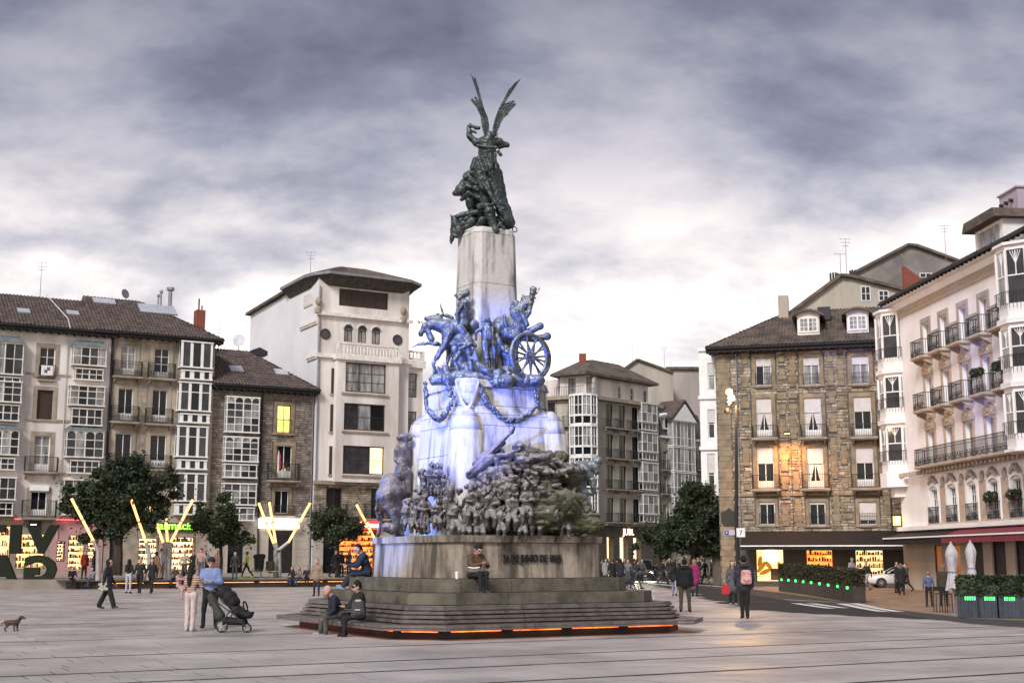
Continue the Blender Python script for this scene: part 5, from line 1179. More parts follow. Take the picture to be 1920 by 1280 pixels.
# ---- bronze
def bronze(name, a, b, c, rough=.42, metal=.35, sc=2.2):
    m = mat(name, a, rough, .4, sc, .5, metal, col2=b, bscale=22, thr=(.34, .62)); t = m.node_tree; n = t.nodes; l = t.links; bs = n['Principled BSDF']
    src = bs.inputs['Base Color'].links[0].from_socket; g = n.new('ShaderNodeNewGeometry'); sp = n.new('ShaderNodeSeparateXYZ'); l.new(g.outputs['Normal'], sp.inputs[0])
    tx_ = n.new('ShaderNodeTexNoise'); tx_.inputs['Scale'].default_value = 5; tx_.inputs['Detail'].default_value = 4; l.new(g.outputs['Position'], tx_.inputs['Vector'])
    ml = n.new('ShaderNodeMath'); ml.operation = 'MULTIPLY'; l.new(sp.outputs[2], ml.inputs[0]); l.new(tx_.outputs[0], ml.inputs[1])
    mr = n.new('ShaderNodeMapRange'); l.new(ml.outputs[0], mr.inputs[0]); mr.inputs[1].default_value = .05; mr.inputs[2].default_value = .42
    mx = n.new('ShaderNodeMixRGB'); l.new(mr.outputs[0], mx.inputs[0]); l.new(src, mx.inputs[1]); mx.inputs[2].default_value = (*c, 1); l.new(mx.outputs[0], bs.inputs['Base Color']); return m
M_BRT = bronze('dark_bronze', (.075, .092, .088), (.018, .021, .022), (.15, .21, .19), .36, .5)
M_BRM = bronze('blue_patina_bronze', (.17, .19, .20), (.05, .055, .062), (.36, .40, .42), .34, .55, sc=4)
M_BRL = bronze('weathered_group', (.17, .15, .15), (.03, .026, .026), (.36, .33, .33), .42, .35, 3.4)
M_ROCK = bronze('mossy_rock', (.078, .080, .038), (.02, .018, .012), (.17, .155, .125), .8, 0, 1.6)
class G:
    def __init__(s, u0, v0, k, d): s.u0, s.v0, s.k, s.d = u0, v0, k, d
    def p(s, x, y, d=0.0): return mloc(s.u0+x/s.k, s.v0+y/s.k, s.d+d)
    def r(s, r): return r/s.k*.0141
    def c(s, x0, y0, x1, y1, r0, r1=None, d0=0.0, d1=None, sc=(1, 1, 1)): return cap(s.p(x0, y0, d0), s.p(x1, y1, d0 if d1 is None else d1), s.r(r0), s.r(r0 if r1 is None else r1), 0, sc)
    def b(s, x, y, r, d=0.0): return s.c(x, y, x+.1, y, r, None, d)
def part(name, prims, m, res=.02, k=.04, noise=.006, nf=22, parent=None, cr=None): return link(name, sdf_mesh(name, prims, [m], res, k, noise, nf, None, noise*4 if cr is None else cr), parent or mon)

# top: winged figure with lion
T = G(840, 130, 3.879, 0.0)
fig = [T.c(212, 532, 372, 532, 34), T.c(285, 545, 282, 690, 72, 62), T.b(300, 478, 30, -.12), T.c(300, 490, 296, 530, 20, 24), T.b(292, 505, 26, -.2),
       T.c(208, 535, 158, 490, 27, 22), T.c(158, 490, 152, 430, 22, 18), T.b(150, 412, 16), T.c(160, 410, 225, 432, 11, 14), T.c(200, 425, 232, 420, 10), T.c(165, 398, 138, 346, 4, 3), T.c(150, 440, 205, 462, 9),
       T.c(370, 520, 432, 548, 20, 17), T.c(432, 548, 372, 566, 17, 15), T.c(362, 500, 362, 470, 6), T.c(384, 625, 366, 600, 14),
       T.c(285, 690, 292, 740, 78, 84), T.c(250, 720, 260, 860, 60, 55, -.2), T.c(320, 720, 330, 880, 62, 60, -.2), T.c(290, 740, 420, 1090, 52, 46, -.25), T.c(200, 660, 180, 720, 24), T.c(350, 760, 395, 960, 50, 40, .1), T.c(395, 960, 440, 1120, 40, 34, .1),
       T.c(225, 640, 330, 960, 18, 14, -.55), T.c(260, 640, 300, 760, 13, 9, -.6), T.c(310, 620, 318, 720, 13, 9, -.58), T.c(340, 610, 350, 720, 13, 9, -.5), T.c(240, 800, 400, 1060, 16, 12, -.6), T.c(215, 560, 350, 570, 14, 12, -.52)]
part('winged_figure', fig, M_BRT, .018, .045, .008, 20)
def wing(outline, quills, name, tilt):
    mb = MB(); n = len(outline); dd = lambda x, y: -.15-tilt*(490-y)/490
    for off in (-.045, .045): mb.v += [mloc(840+x/3.879, 130+y/3.879, dd(x, y)+off) for x, y in outline]
    mb.f += [tuple(range(n)), tuple(range(n, 2*n))[::-1]]+[(i, n+i, n+(i+1) % n, (i+1) % n) for i in range(n)]; mb.m += [0]*(n+2)
    for (x0, y0, x1, y1, r) in quills: mb.tube(mloc(840+x0/3.879, 130+y0/3.879, dd(x0, y0)-.03), mloc(840+x1/3.879, 130+y1/3.879, dd(x1, y1)-.02), T.r(r), T.r(r*.45), 6)
    w = mb.obj(name, M_BRT, mon)
    return w
wing([(268, 500), (246, 420), (236, 340), (206, 278), (170, 234), (166, 218), (178, 212), (206, 240), (190, 204), (198, 196), (236, 238), (214, 160), (188, 84), (158, 28), (186, 60), (197, 54), (208, 88), (228, 150), (247, 230), (264, 290), (290, 350), (300, 410), (296, 470), (286, 500)],
     [(280, 490, 262, 350, 15), (262, 350, 238, 240, 11), (240, 250, 172, 45, 6), (246, 250, 200, 65, 5), (250, 330, 176, 224, 7), (252, 320, 196, 208, 6), (276, 460, 250, 380, 7), (288, 450, 270, 330, 6)], 'wing', .25)
wing([(318, 492), (324, 430), (344, 350), (370, 282), (400, 230), (440, 150), (490, 96), (532, 65), (526, 80), (482, 130), (442, 190), (414, 250), (446, 235), (480, 226), (489, 235), (470, 250), (490, 246), (497, 258), (470, 286), (442, 318), (434, 336), (406, 355), (386, 390), (376, 420), (360, 450), (354, 492)],
     [(334, 490, 352, 370, 15), (352, 370, 396, 262, 12), (396, 262, 520, 78, 6), (390, 260, 490, 102, 5), (375, 330, 482, 232, 7), (375, 345, 490, 253, 7), (365, 380, 436, 325, 7), (350, 430, 395, 370, 7), (344, 450, 366, 420, 6)], 'wing', .25)
lion = [T.c(160, 830, 100, 875, 64, 52, -.1), T.c(100, 885, 58, 900, 38, 27, -.1), T.b(46, 903, 18, -.1), T.c(135, 915, 100, 945, 34, 17, -.1), T.b(105, 812, 16), T.c(170, 800, 195, 920, 70, 78), T.b(150, 770, 32), T.c(210, 900, 280, 1040, 84, 70), T.c(160, 960, 175, 1050, 36, 28, -.2), T.c(175, 1050, 130, 1090, 26, 24, -.3),
        T.c(300, 1040, 335, 1150, 44, 30, -.4), T.b(342, 1172, 36, -.5), T.c(400, 1020, 440, 1110, 60, 52, .2), T.c(230, 1000, 335, 985, 26, 10, -.45), T.c(130, 790, 210, 830, 22, 14, -.3), T.c(140, 850, 220, 880, 20, 12, -.35), T.c(150, 900, 215, 940, 18, 12, -.35), T.c(180, 760, 230, 800, 24, 14, -.25)]
part('lion', lion, M_BRT, .018, .03, .009, 18)
base = [T.c(60, 1105, 200, 1080, 45, 50), T.c(200, 1085, 440, 1130, 52, 40), T.c(45, 1110, 8, 1040, 18, 6), T.c(60, 1130, 22, 1262, 40, 14, -.1), T.c(110, 1130, 60, 1215, 46, 20, -.15), T.c(170, 1110, 130, 1150, 40, 20, -.3), T.c(250, 1100, 220, 1130, 34, 20, -.4), T.c(380, 1130, 400, 1150, 26, 18, -.4), T.c(70, 1070, 320, 1010, 22, 20, -.35)]
part('rock_base', base, M_BRT, .02, .05, .014, 16, cr=.05)
MB().ring(T.p(485, 1165), T.r(20), T.r(4), (0, 1, 0), 16, 5).obj('iron_ring', M_IRON, mon)

# middle: gun team
Q = G(770, 530, 6.096, -1.0)
D_ = .9
horse = [Q.c(420, 520, 700, 500, 100, 95, .25), Q.c(400, 500, 250, 470, 92, 66, .2), Q.c(250, 470, 170, 500, 62, 46, .15), Q.c(170, 495, 115, 575, 42, 28, .1), Q.b(118, 592, 26, .1), Q.c(100, 455, 82, 432, 12, 4, .1), Q.c(128, 450, 126, 430, 12, 4, .2), Q.c(190, 540, 240, 640, 36, 40, .1), Q.c(180, 410, 330, 400, 30, 40, .2),
         Q.c(430, 600, 410, 690, 78, 60, .1), Q.c(400, 690, 300, 850, 48, 28, -.05), Q.c(300, 850, 262, 920, 26, 20, -.05), Q.c(262, 920, 268, 1040, 18, 16, -.05), Q.c(440, 700, 430, 860, 40, 24, .35), Q.c(430, 860, 400, 1000, 22, 16, .35)]
part('horse', horse, M_BRM, .02, .045, .006, 20)
r1 = [Q.c(545, 148, 640, 118, 36, 44), Q.c(495, 150, 560, 120, 6, 30), Q.c(580, 160, 575, 195, 34, 26), Q.b(560, 178, 24, -.06), Q.c(610, 240, 600, 380, 62, 60), Q.c(570, 250, 650, 240, 40, 44), Q.c(580, 270, 520, 360, 28, 22, -.15), Q.c(520, 360, 540, 420, 20, 16, -.2), Q.c(660, 270, 670, 400, 32, 30, .05),
      Q.c(600, 400, 600, 470, 66, 70), Q.c(560, 520, 690, 670, 50, 36, -.25), Q.c(690, 670, 735, 720, 32, 24, -.25), Q.c(660, 80, 670, 130, 10, 14), Q.c(640, 90, 650, 60, 14, 6), Q.c(500, 350, 505, 400, 6)]
part('mounted_officer', r1, M_BRM, .016, .03, .006, 26)
r2 = [Q.c(1345, 215, 1200, 340, 70, 66, .2), Q.c(1390, 130, 1388, 165, 36, 34, .1), Q.c(1402, 78, 1396, 118, 42, 38, .1), Q.c(1420, 178, 1436, 172, 10, 8, .1), Q.c(1360, 190, 1380, 170, 30, 28, .1), Q.c(1370, 240, 1350, 340, 32, 26, 0), Q.c(1350, 340, 1330, 400, 24, 18, 0), Q.c(1200, 240, 1170, 300, 50, 46, .3), Q.c(1290, 150, 1270, 190, 18, 16, .2), Q.c(1440, 130, 1470, 62, 7, 5, .1), Q.c(1260, 320, 1330, 480, 40, 30, 0), Q.c(1180, 350, 1290, 520, 50, 36, .1)]
part('gunner', r2, M_BRM, .016, .03, .006, 26)
h2 = [Q.c(1030, 480, 1220, 520, 100, 96, .2), Q.c(1070, 370, 1090, 500, 20, 16, -.15), Q.c(1000, 520, 980, 620, 60, 42, .1), Q.c(985, 620, 1060, 760, 34, 26, .0), Q.c(1060, 760, 1120, 800, 24, 20, -.05), Q.c(1100, 580, 1200, 600, 66, 60, .1), Q.c(1020, 700, 990, 820, 40, 28, .2), Q.c(990, 820, 980, 980, 26, 20, .2)]
part('horse', h2, M_BRM, .02, .04, .006, 20)
gn = [Q.c(1310, 580, 1470, 500, 44, 36, .15), Q.b(1480, 495, 44, .15), Q.c(1420, 640, 1570, 612, 40, 34, .3), Q.b(1560, 612, 48, .3), Q.c(1200, 620, 1420, 640, 40, 44, .3)]
part('cannon', gn, M_BRM, .016, .02, 0)
wc = Vector(Q.p(1352, 838, -.15)); wn = Vector((math.cos(-A1-R(52)), math.sin(-A1-R(52)), 0)); rr = Q.r(255)
wh = MB().ring(wc, rr, rr*.09, wn, 32, 6).ring(wc, rr*.16, rr*.09, wn, 12, 6); wa = wn.orthogonal().normalized(); wb = wn.cross(wa)
for k in range(10): e = wa*math.cos(k*math.pi/5+.3)+wb*math.sin(k*math.pi/5+.3); wh.tube(wc+e*rr*.1, wc+e*rr*.95, rr*.055, rr*.045, 6)
wh.tube(wc-wn*.16, wc+wn*.16, rr*.1, n=10).obj('cannon_wheel', M_BRM, mon)
wc2 = Vector(Q.p(1395, 850, .75)); wh = MB().ring(wc2, rr, rr*.09, wn, 28, 6)
for k in range(10): e = wa*math.cos(k*math.pi/5)+wb*math.sin(k*math.pi/5); wh.tube(wc2+e*rr*.1, wc2+e*rr*.95, rr*.055, rr*.045, 5)
wh.tube(wc, wc2, rr*.07, n=8).obj('cannon_wheel', M_BRM, mon)
sol = [[Q.b(878, 425, 34, -.3), Q.c(880, 470, 865, 560, 50, 58, -.2), Q.c(865, 560, 860, 690, 60, 56, -.2), Q.c(840, 690, 870, 860, 38, 28, -.25), Q.c(870, 860, 880, 1000, 26, 20, -.25), Q.c(890, 690, 920, 860, 38, 28, -.1), Q.c(920, 860, 930, 1000, 26, 20, -.1), Q.c(900, 520, 915, 640, 26, 22, -.3), Q.c(820, 520, 750, 560, 26, 20, -.3), Q.c(750, 560, 745, 650, 20, 16, -.3), Q.c(820, 440, 900, 400, 12, 8, -.3)],
       [Q.b(500, 760, 44, -.35), Q.c(470, 700, 560, 650, 30, 58, -.3), Q.c(560, 650, 650, 690, 66, 60, -.3), Q.c(640, 720, 680, 880, 46, 34, -.35), Q.c(680, 880, 690, 990, 32, 26, -.35), Q.c(560, 800, 500, 880, 40, 30, -.3), Q.c(500, 880, 540, 1000, 28, 22, -.3), Q.c(680, 700, 560, 760, 24, 18, -.5), Q.c(520, 805, 312, 980, 6, 4, -.55), Q.c(540, 700, 700, 690, 20, 12, -.5)],
       [Q.b(770, 930, 30, -.5), Q.c(790, 960, 880, 1010, 46, 40, -.5), Q.c(880, 1010, 920, 1060, 36, 26, -.5), Q.c(760, 900, 700, 860, 22, 16, -.5)],
       [Q.c(1000, 1050, 980, 1150, 50, 60, -.4), Q.c(960, 1020, 1010, 1000, 26, 22, -.4)],
       [Q.c(300, 700, 200, 690, 26, 20, .1), Q.c(200, 690, 90, 705, 20, 14, .1), Q.b(82, 702, 14, .1), Q.c(190, 650, 0, 745, 7, 6, .1), Q.c(300, 690, 420, 760, 24, 20, .2)],
       [Q.c(330, 215, 372, 365, 5, 16, .3), Q.c(372, 365, 480, 400, 24, 20, .3), Q.b(312, 366, 26, .3)]]
for nm, pr in zip(('standing_soldier', 'soldier_with_sword', 'fallen_soldier', 'kneeling_soldier', 'lunging_soldier', 'raised_musket'), sol): part(nm, pr, M_BRM, .016, .03, .006, 26)
rk = [Q.c(260, 1110, 500, 1100, 66, 80, -.2), Q.c(500, 1090, 760, 1080, 80, 70, -.35), Q.c(760, 1080, 1100, 1120, 66, 80, -.35), Q.c(1100, 1110, 1460, 1120, 80, 70, -.1), Q.c(620, 980, 700, 1060, 66, 60, -.2), Q.c(1080, 980, 1110, 1080, 40, 60, -.1), Q.c(400, 980, 420, 1080, 50, 60, 0), Q.c(300, 1000, 420, 1060, 50, 50, .1), Q.c(800, 800, 860, 1000, 120, 120, .5), Q.c(1100, 760, 1150, 1000, 110, 110, .5), Q.c(560, 800, 560, 1000, 90, 110, .5)]
part('rocky_ground', rk, M_BRM, .022, .05, .02, 13, cr=.07)
# garlands and shield on the body
S = G(680, 700, 4.0, -1.75)
gar = []
def arc(x0, y0, x1, y1, sag, r, d0, d1, n=10):
    pts = [(x0+(x1-x0)*t/n, y0+(y1-y0)*t/n+sag*math.sin(math.pi*t/n), d0+(d1-d0)*t/n) for t in range(n+1)]
    return [S.c(a[0], a[1], b[0], b[1], r*(.7+.4*math.sin(math.pi*(i+.5)/n)), None, a[2], b[2]) for i, (a, b) in enumerate(zip(pts[:-1], pts[1:]))]
part('garland', arc(480, 250, 680, 190, 120, 20, .55, .05)+arc(470, 80, 480, 260, 0, 16, .7, .6, 4)+arc(640, 80, 690, 180, 30, 16, .1, .05, 5), M_BRM, .02, .03, .02, 30)
part('garland', arc(910, 190, 1310, 240, 140, 20, .05, .75)+arc(890, 90, 910, 190, 10, 16, .05, .05, 4)+arc(1290, 100, 1320, 240, 20, 18, .75, .8, 5), M_BRM, .02, .03, .02, 30)
sd = [S.c(720, 60, 850, 60, 30, 30, .1), S.c(730, 120, 840, 120, 46, 46, .1), S.c(750, 170, 820, 175, 44, 40, .1), S.c(770, 200, 800, 205, 28, 26, .1)]+arc(700, 60, 870, 60, 200, 12, -.05, -.05, 12)
part('heraldic_shield', sd, mat('monument_stone', (.5, .5, .5)), .02, .03, .004, 20)

# lower group: rocks, crowd, hanging figure, rider
W = G(680, 700, 4.0, -1.9)
rng = random.Random(5)
rock = [W.c(900, 640, 1240, 740, 60, 80, .35), W.c(1240, 600, 1500, 640, 60, 50, .7), W.c(1300, 700, 1560, 760, 90, 80, .5), W.c(1400, 900, 1640, 1100, 100, 80, .6), W.c(760, 860, 1340, 880, 90, 110, .35), W.c(640, 1080, 1700, 1120, 70, 90, .45), W.c(1000, 900, 1500, 980, 110, 120, .15), W.c(900, 1060, 1400, 1100, 100, 100, -.05), W.c(700, 1130, 1100, 1150, 55, 60, -.15), W.c(1450, 1130, 1720, 1150, 60, 50, .5), W.c(1120, 780, 1280, 1000, 60, 80, .0), W.c(860, 900, 930, 1090, 50, 66, -.1), W.c(1380, 780, 1440, 1000, 60, 80, .25), W.c(1560, 860, 1640, 1000, 50, 60, .55)]
for i in range(26):
    x = rng.uniform(640, 1640); y = rng.uniform(840, 1170); d = .9*abs((x-1080)/620)**1.3-.42+rng.uniform(-.08, .08); a_ = rng.uniform(-.5, 1.0); l_ = rng.uniform(60, 160)
    rock.append(W.c(x, y, x+l_*math.cos(a_), min(y+l_*math.sin(a_), 1190), rng.uniform(18, 40), rng.uniform(8, 24), d, d+rng.uniform(-.05, .12)))
part('rock_mass', rock, M_ROCK, .022, .10, .02, 9, cr=.16)
drap = []
for i in range(46):
    x = rng.uniform(780, 1520); y = rng.uniform(620, 880); a = rng.uniform(-.4, 1.2); l_ = rng.uniform(60, 170)
    d = .95*abs((x-1080)/620)**1.3-.35+rng.uniform(-.1, .1); drap.append(W.c(x, y, x+l_*math.cos(a), y+l_*math.sin(a), rng.uniform(14, 40), rng.uniform(8, 26), d, d-.1))
part('drapery', drap, M_BRL, .018, .05, .012, 12, cr=.06)
part('flag_staff', [W.c(790, 745, 1130, 430, 13, 10, -.35, -.25), W.c(860, 690, 1010, 560, 26, 34, -.2, -.15), W.c(880, 640, 1050, 520, 30, 26, -.1), W.c(800, 760, 960, 640, 30, 40, -.25), W.c(1120, 440, 1140, 400, 14, 8, -.25)], M_BRL, .02, .03, .006, 24)
def crowd_fig(x, y, s, d, lean=0.0, arm=1, seed=0, hat=0, sit=0):
    r_ = random.Random(seed); hx = x+lean*s*40
    f = [W.c(hx, y-4*s, hx, y+8*s, 20*s, 17*s, d-.05), W.b(hx-4*s, y+10*s, 13*s, d-.12), W.c(hx, y+25*s, x+lean*10, y+50*s, 18*s, 30*s, d), W.c(x-26*s, y+58*s, x+26*s, y+58*s, 24*s, None, d), W.c(x, y+60*s, x-lean*20, y+150*s, 42*s, 36*s, d)]
    for q in (-1, 1):
        m_ = r_.randrange(4); e = [(40, 120), (60, 95), (52, 30), (30, 125)][m_]; h_ = [(22, 158), (8, 100), (64, -24), (64, 150)][m_]
        f += [W.c(x+q*34*s, y+62*s, x+q*e[0]*s, y+e[1]*s, 18*s, 14*s, d-.06), W.c(x+q*e[0]*s, y+e[1]*s, x+q*h_[0]*s, y+h_[1]*s, 14*s, 10*s, d-.06, d-.2)]
    if r_.random() < .5: f += [W.c(x+r_.uniform(-60, -20)*s, y+r_.uniform(120, 200)*s, x+r_.uniform(0, 70)*s, y-r_.uniform(20, 80)*s, 6*s, 4*s, d-.2)]
    f += [W.c(x+q_*24*s, y+70*s, x+q_*34*s+r_.uniform(-20, 20)*s, y+200*s, 9*s, 15*s, d+.05) for q_ in (-1.3, -.4, .5, 1.3)]
    if sit: f += [W.c(x-16*s, y+150*s, x-30*s, y+205*s, 28*s, 20*s, d, d-.35), W.c(x-30*s, y+205*s, x-34*s, y+270*s, 20*s, 14*s, d-.35, d-.3), W.c(x+16*s, y+150*s, x+30*s, y+210*s, 28*s, 20*s, d, d-.35), W.c(x+30*s, y+210*s, x+26*s, y+275*s, 20*s, 14*s, d-.35, d-.3)]
    else: f += [W.c(x-16*s, y+150*s, x-22*s, y+290*s, 28*s, 18*s, d), W.c(x+16*s, y+150*s, x+20*s, y+290*s, 28*s, 18*s, d)]+[W.c(x+q*12*s, y+140*s, x+q*18*s, y+280*s, 10*s, 16*s, d-.1) for q in (-2, 0, 2)]
    if hat == 1: f += [W.c(hx-34*s, y-12*s, hx+34*s, y-12*s, 15*s, None, d-.03), W.c(hx-16*s, y-24*s, hx+16*s, y-24*s, 16*s, None, d-.03)]
    if hat == 2: f += [W.c(hx-30*s, y-6*s, hx+24*s, y+34*s, 15*s, None, d+.05), W.b(hx, y-8*s, 30*s, d+.03)]
    return f
for i, a in enumerate([(340, 965, .8, .55, .1, 1, 1, 1, 1), (430, 885, .95, .42, -.1, 1, 2, 1, 0), (465, 930, .9, .25, .1, 1, 3, 2, 0), (515, 690, .75, .75, .2, 1, 4, 2, 0), (455, 740, .65, .8, -.2, 1, 5, 1, 0), (695, 640, 1.15, .1, .1, 1, 6, 2, 1), (610, 770, .7, .35, -.1, 1, 7, 0, 0), (700, 960, 1.0, -.2, .2, 1, 8, 2, 1), (880, 1000, .9, -.35, -.3, 1, 9, 2, 1), (1020, 600, 1.1, .0, .3, 1, 10, 2, 1), (1190, 560, 1.35, .05, -.2, 1, 11, 2, 1), (1010, 720, .8, -.15, .3, 1, 12, 0, 1), (1130, 740, .8, -.15, -.3, 1, 13, 2, 1), (1440, 660, .9, .55, .4, 1, 14, 0, 1), (560, 960, .75, .15, .2, 1, 15, 0, 1), (1300, 980, .9, -.05, .5, 1, 16, 2, 1), (1520, 980, .9, .3, .4, 1, 17, 0, 1), (820, 860, 1.0, -.25, -.3, 1, 18, 1, 1), (940, 690, 1.05, -.12, .4, 1, 19, 2, 1), (1100, 640, 1.1, -.15, .2, 1, 20, 1, 1), (1280, 660, 1.15, .1, -.4, 1, 21, 2, 1), (1370, 740, 1.0, .2, .5, 1, 22, 0, 1), (780, 1010, .85, -.3, .3, 1, 23, 0, 1), (960, 880, 1.0, -.42, -.4, 1, 24, 2, 1), (1120, 900, 1.0, -.42, .4, 1, 25, 0, 1), (1230, 860, .95, -.35, -.2, 1, 26, 2, 1), (1420, 850, .95, .05, .3, 1, 27, 2, 1), (1040, 1010, .8, -.55, .5, 1, 28, 0, 1), (1200, 1030, .75, -.5, -.4, 1, 29, 1, 1), (1560, 760, .85, .5, .3, 1, 30, 2, 1), (640, 900, .85, .1, .1, 1, 31, 2, 0), (390, 1010, .65, .42, .2, 1, 32, 0, 1), (570, 700, .7, .55, -.2, 1, 33, 1, 0)]):
    part('group_figure', crowd_fig(*a), M_BRL, .019, .03, .007, 26)
hang = [W.c(1760, 660, 1745, 700, 40, 34, .75), W.b(1720, 690, 38, .78), W.b(1755, 735, 22, .72), W.c(1660, 720, 1610, 790, 64, 60, .8), W.c(1610, 790, 1640, 880, 62, 46, .8), W.c(1680, 730, 1720, 800, 30, 26, .65), W.c(1720, 800, 1735, 880, 24, 18, .65), W.c(1600, 740, 1570, 830, 34, 28, .7), W.c(1570, 830, 1590, 900, 24, 20, .65), W.c(1640, 880, 1690, 1000, 40, 30, .75), W.c(1690, 1000, 1680, 1120, 26, 20, .75), W.c(1680, 1120, 1710, 1165, 18, 14, .75), W.c(1620, 890, 1600, 1020, 44, 34, .9), W.c(1600, 680, 1660, 690, 30, 34, .9), W.c(1640, 880, 1720, 900, 24, 20, .7)]
part('climbing_figure', hang, M_BRM, .018, .035, .006, 22)
X = G(690, 790, 5.818, -.3)
hr_ = [X.c(250, 690, 330, 760, 130, 110, .35), X.c(230, 820, 250, 900, 150, 120, .2), X.c(130, 820, 120, 1000, 42, 34, .1), X.c(120, 1000, 140, 1120, 30, 22, .1), X.c(140, 1120, 110, 1240, 20, 22, .1), X.c(290, 980, 320, 1100, 70, 50, .1), X.c(320, 1100, 300, 1240, 44, 36, .1), X.c(110, 760, 90, 960, 18, 14, 0), X.c(90, 960, 105, 1060, 16, 8, 0), X.c(200, 1150, 260, 1170, 54, 60, -.2), X.c(330, 1150, 360, 1240, 60, 40, .2)]
part('horse', hr_, M_BRL, .022, .05, .007, 18)
rd = [X.c(345, 180, 455, 180, 34, 36, .25), X.c(370, 165, 430, 155, 36, 34, .25), X.c(410, 205, 410, 250, 36, 30, .25), X.c(385, 300, 380, 430, 72, 60, .3), X.c(350, 280, 430, 280, 44, 44, .3), X.c(310, 310, 300, 420, 30, 24, .25), X.c(300, 420, 340, 470, 22, 16, .2), X.c(380, 430, 370, 560, 66, 84, .3), X.c(430, 310, 445, 420, 30, 24, .3), X.c(430, 540, 440, 760, 46, 34, .3)]
part('mounted_general', rd, M_BRL, .018, .03, .006, 24)

# ---- slatted bench ring round the steps
mbn = thing('ring_bench', 'weathered wooden slat bench with backrest ringing the foot of the monument', 'bench', tuple(MC), A1)
MB().prism(octo(4.0, 1.0), 0, .22).obj('plinth', mat('dark_bench_plinth', (.05, .035, .03), .7, .4, 2), mbn)
def slat_ring(a0, w, z0, z1, m, parent, name='slat', split=2.4, a_c=4.5, c_c=1.1, gap=.01):
    c0 = c_c+(a0-a_c)*.586; a1 = a0-w; c1 = c_c+(a1-a_c)*.586; P, Q = octo(a0, c0), octo(a1, c1)
    for k in range(8):
        j = (k+1) % 8; L_ = math.hypot(P[j][0]-P[k][0], P[j][1]-P[k][1]); n = max(1, round(L_/split))
        for i in range(n):
            g = gap/L_; a, b = i/n+(g if i or gap > .1 else 0), (i+1)/n-(g if i < n-1 or gap > .1 else 0)
            lp = lambda A, t: (A[k][0]+(A[j][0]-A[k][0])*t, A[k][1]+(A[j][1]-A[k][1])*t); dz = random.uniform(-.004, .004)
            MB().prism([lp(P, a), lp(P, b), lp(Q, b), lp(Q, a)], z0+dz, z1+dz).obj(name, m, parent)
for k in range(5): slat_ring(4.5-k*.112, .092, .27, .325, M_BENCHW, mbn)
slat_ring(4.5, .03, .215, .262, M_BENCHW, mbn, 'front_slat')
slat_ring(4.05, .03, .165, .182, M_STRIP, mbn, 'light_strip', 1.6, gap=.16)
for k in range(4): slat_ring(3.93-k*.06, .035, .36+k*.092, .425+k*.092, M_BENCHW, mbn, 'back_slat')
for k in range(3): slat_ring(3.72-k*.112, .09, .70, .732, M_BENCHW, mbn, 'top_slat')
MB().prism(octo(3.9, .94), .2, .36, 0).obj('back_support', M_DWOOD, mbn)

# ---- floodlights for the monument: masts standing on the square left of the view
def flood(name, label, pos, aim, energy, size, blend, colr, soft=.25):
    o = thing(name, label, 'floodlight', (pos[0], pos[1], 0)); h = pos[2]
    MB().tube((0, 0, 0), (0, 0, h), .09, .06, 8).lathe([(.25, 0), (.25, .05), (.1, .12)], n=10).obj('mast', M_IRON, o)
    d = (Vector(aim)-Vector(pos)).normalized(); b = MB().tube(Vector((0, 0, h))-d*.3, Vector((0, 0, h))+d*.12, .12, .2, 10).obj('lamp_head', M_IRON, o)
    l = bpy.data.lights.new(name, 'SPOT'); l.energy = energy; l.spot_size = R(size); l.spot_blend = blend; l.color = colr; l.shadow_soft_size = soft
    lo = bpy.data.objects.new('lamp', l); col0.objects.link(lo); lo.parent = o; lo.location = Vector((0, 0, h))+d*.2; lo.rotation_euler = d.to_track_quat('-Z', 'Y').to_euler()
flood('flood_mast', 'black mast with blue floodlight aimed at the upper monument', (-13, 12, 3.2), (-.8, 34.2, 6.1), 34000, 12.5, .6, (.105, .20, 1.0))
flood('flood_mast', 'black mast with blue floodlight aimed at the monument side', (-24, 30, 4.5), (-3.2, 34.8, 2.9), 17000, 10, .6, (.20, .34, 1.0))
# ================================================================== street lamps, masts, lettering
M_GALV = mat('galvanised_steel', (.42, .40, .37), .5, .2, 3, metal=.4)
M_TUBE = mat('warm_light_tube', (1.0, .50, .17), .4, .3, 2, emit=1.25)
def light_mast(label, base_uv, fork_v, tubes, group=None, trunk=True):
    p = terrace_pt(*base_uv); Y = p.y; o = thing('light_mast', label, 'light mast', (p.x, p.y, terr_z(p.x, p.y)), 0, group)
    z0 = o.location.z; f = at_y(base_uv[0], fork_v, Y); L_ = lambda u, v, dy=0: (lambda w: (w.x-p.x, w.y-p.y, w.z-z0))(at_y(u, v, Y+dy))
    MB().tube((-.14, 0, -.02), (f.x-p.x-.12, 0, f.z-z0), .15, .13, 10).tube((.14, 0, -.02), (f.x-p.x+.12, 0, f.z-z0), .15, .13, 10).obj('post', M_GALV, o) if trunk else MB().tube((0, 0, -.02), (f.x-p.x, 0, f.z-z0), .16, .13, 10).obj('post', M_GALV, o)
    for i, (a, b, c, d) in enumerate(tubes):
        dy = (-.5, .6, .1)[i % 3]; A, B = Vector(L_(a, b)), Vector(L_(c, d, dy)); F = Vector((f.x-p.x, 0, f.z-z0-.1))
        MB().tube(F, A, .13, .12, 8).obj('arm', M_GALV, o)
        t = MB().tube(A, B, .08, .08, 10).obj('light_tube', M_TUBE, o); D = (B-A).normalized()
        MB().tube(B, B+D*.06, .14, n=10).tube(A+(B-A)*.48, A+(B-A)*.48+D*.06, .135, n=10).obj('clamp_ring', M_IRON, t)
light_mast('forked light mast with three glowing tubes before the roller shuttered shop', (520, 1081), 1030, [(513, 1018, 485, 942), (517, 1017, 505, 941), (541, 1016, 582, 942)])
light_mast('forked light mast with three glowing tubes before the pharmacy', (313, 1080), 1024, [(306, 1017, 277, 938), (314, 1015, 309, 938), (320, 1016, 362, 936)])
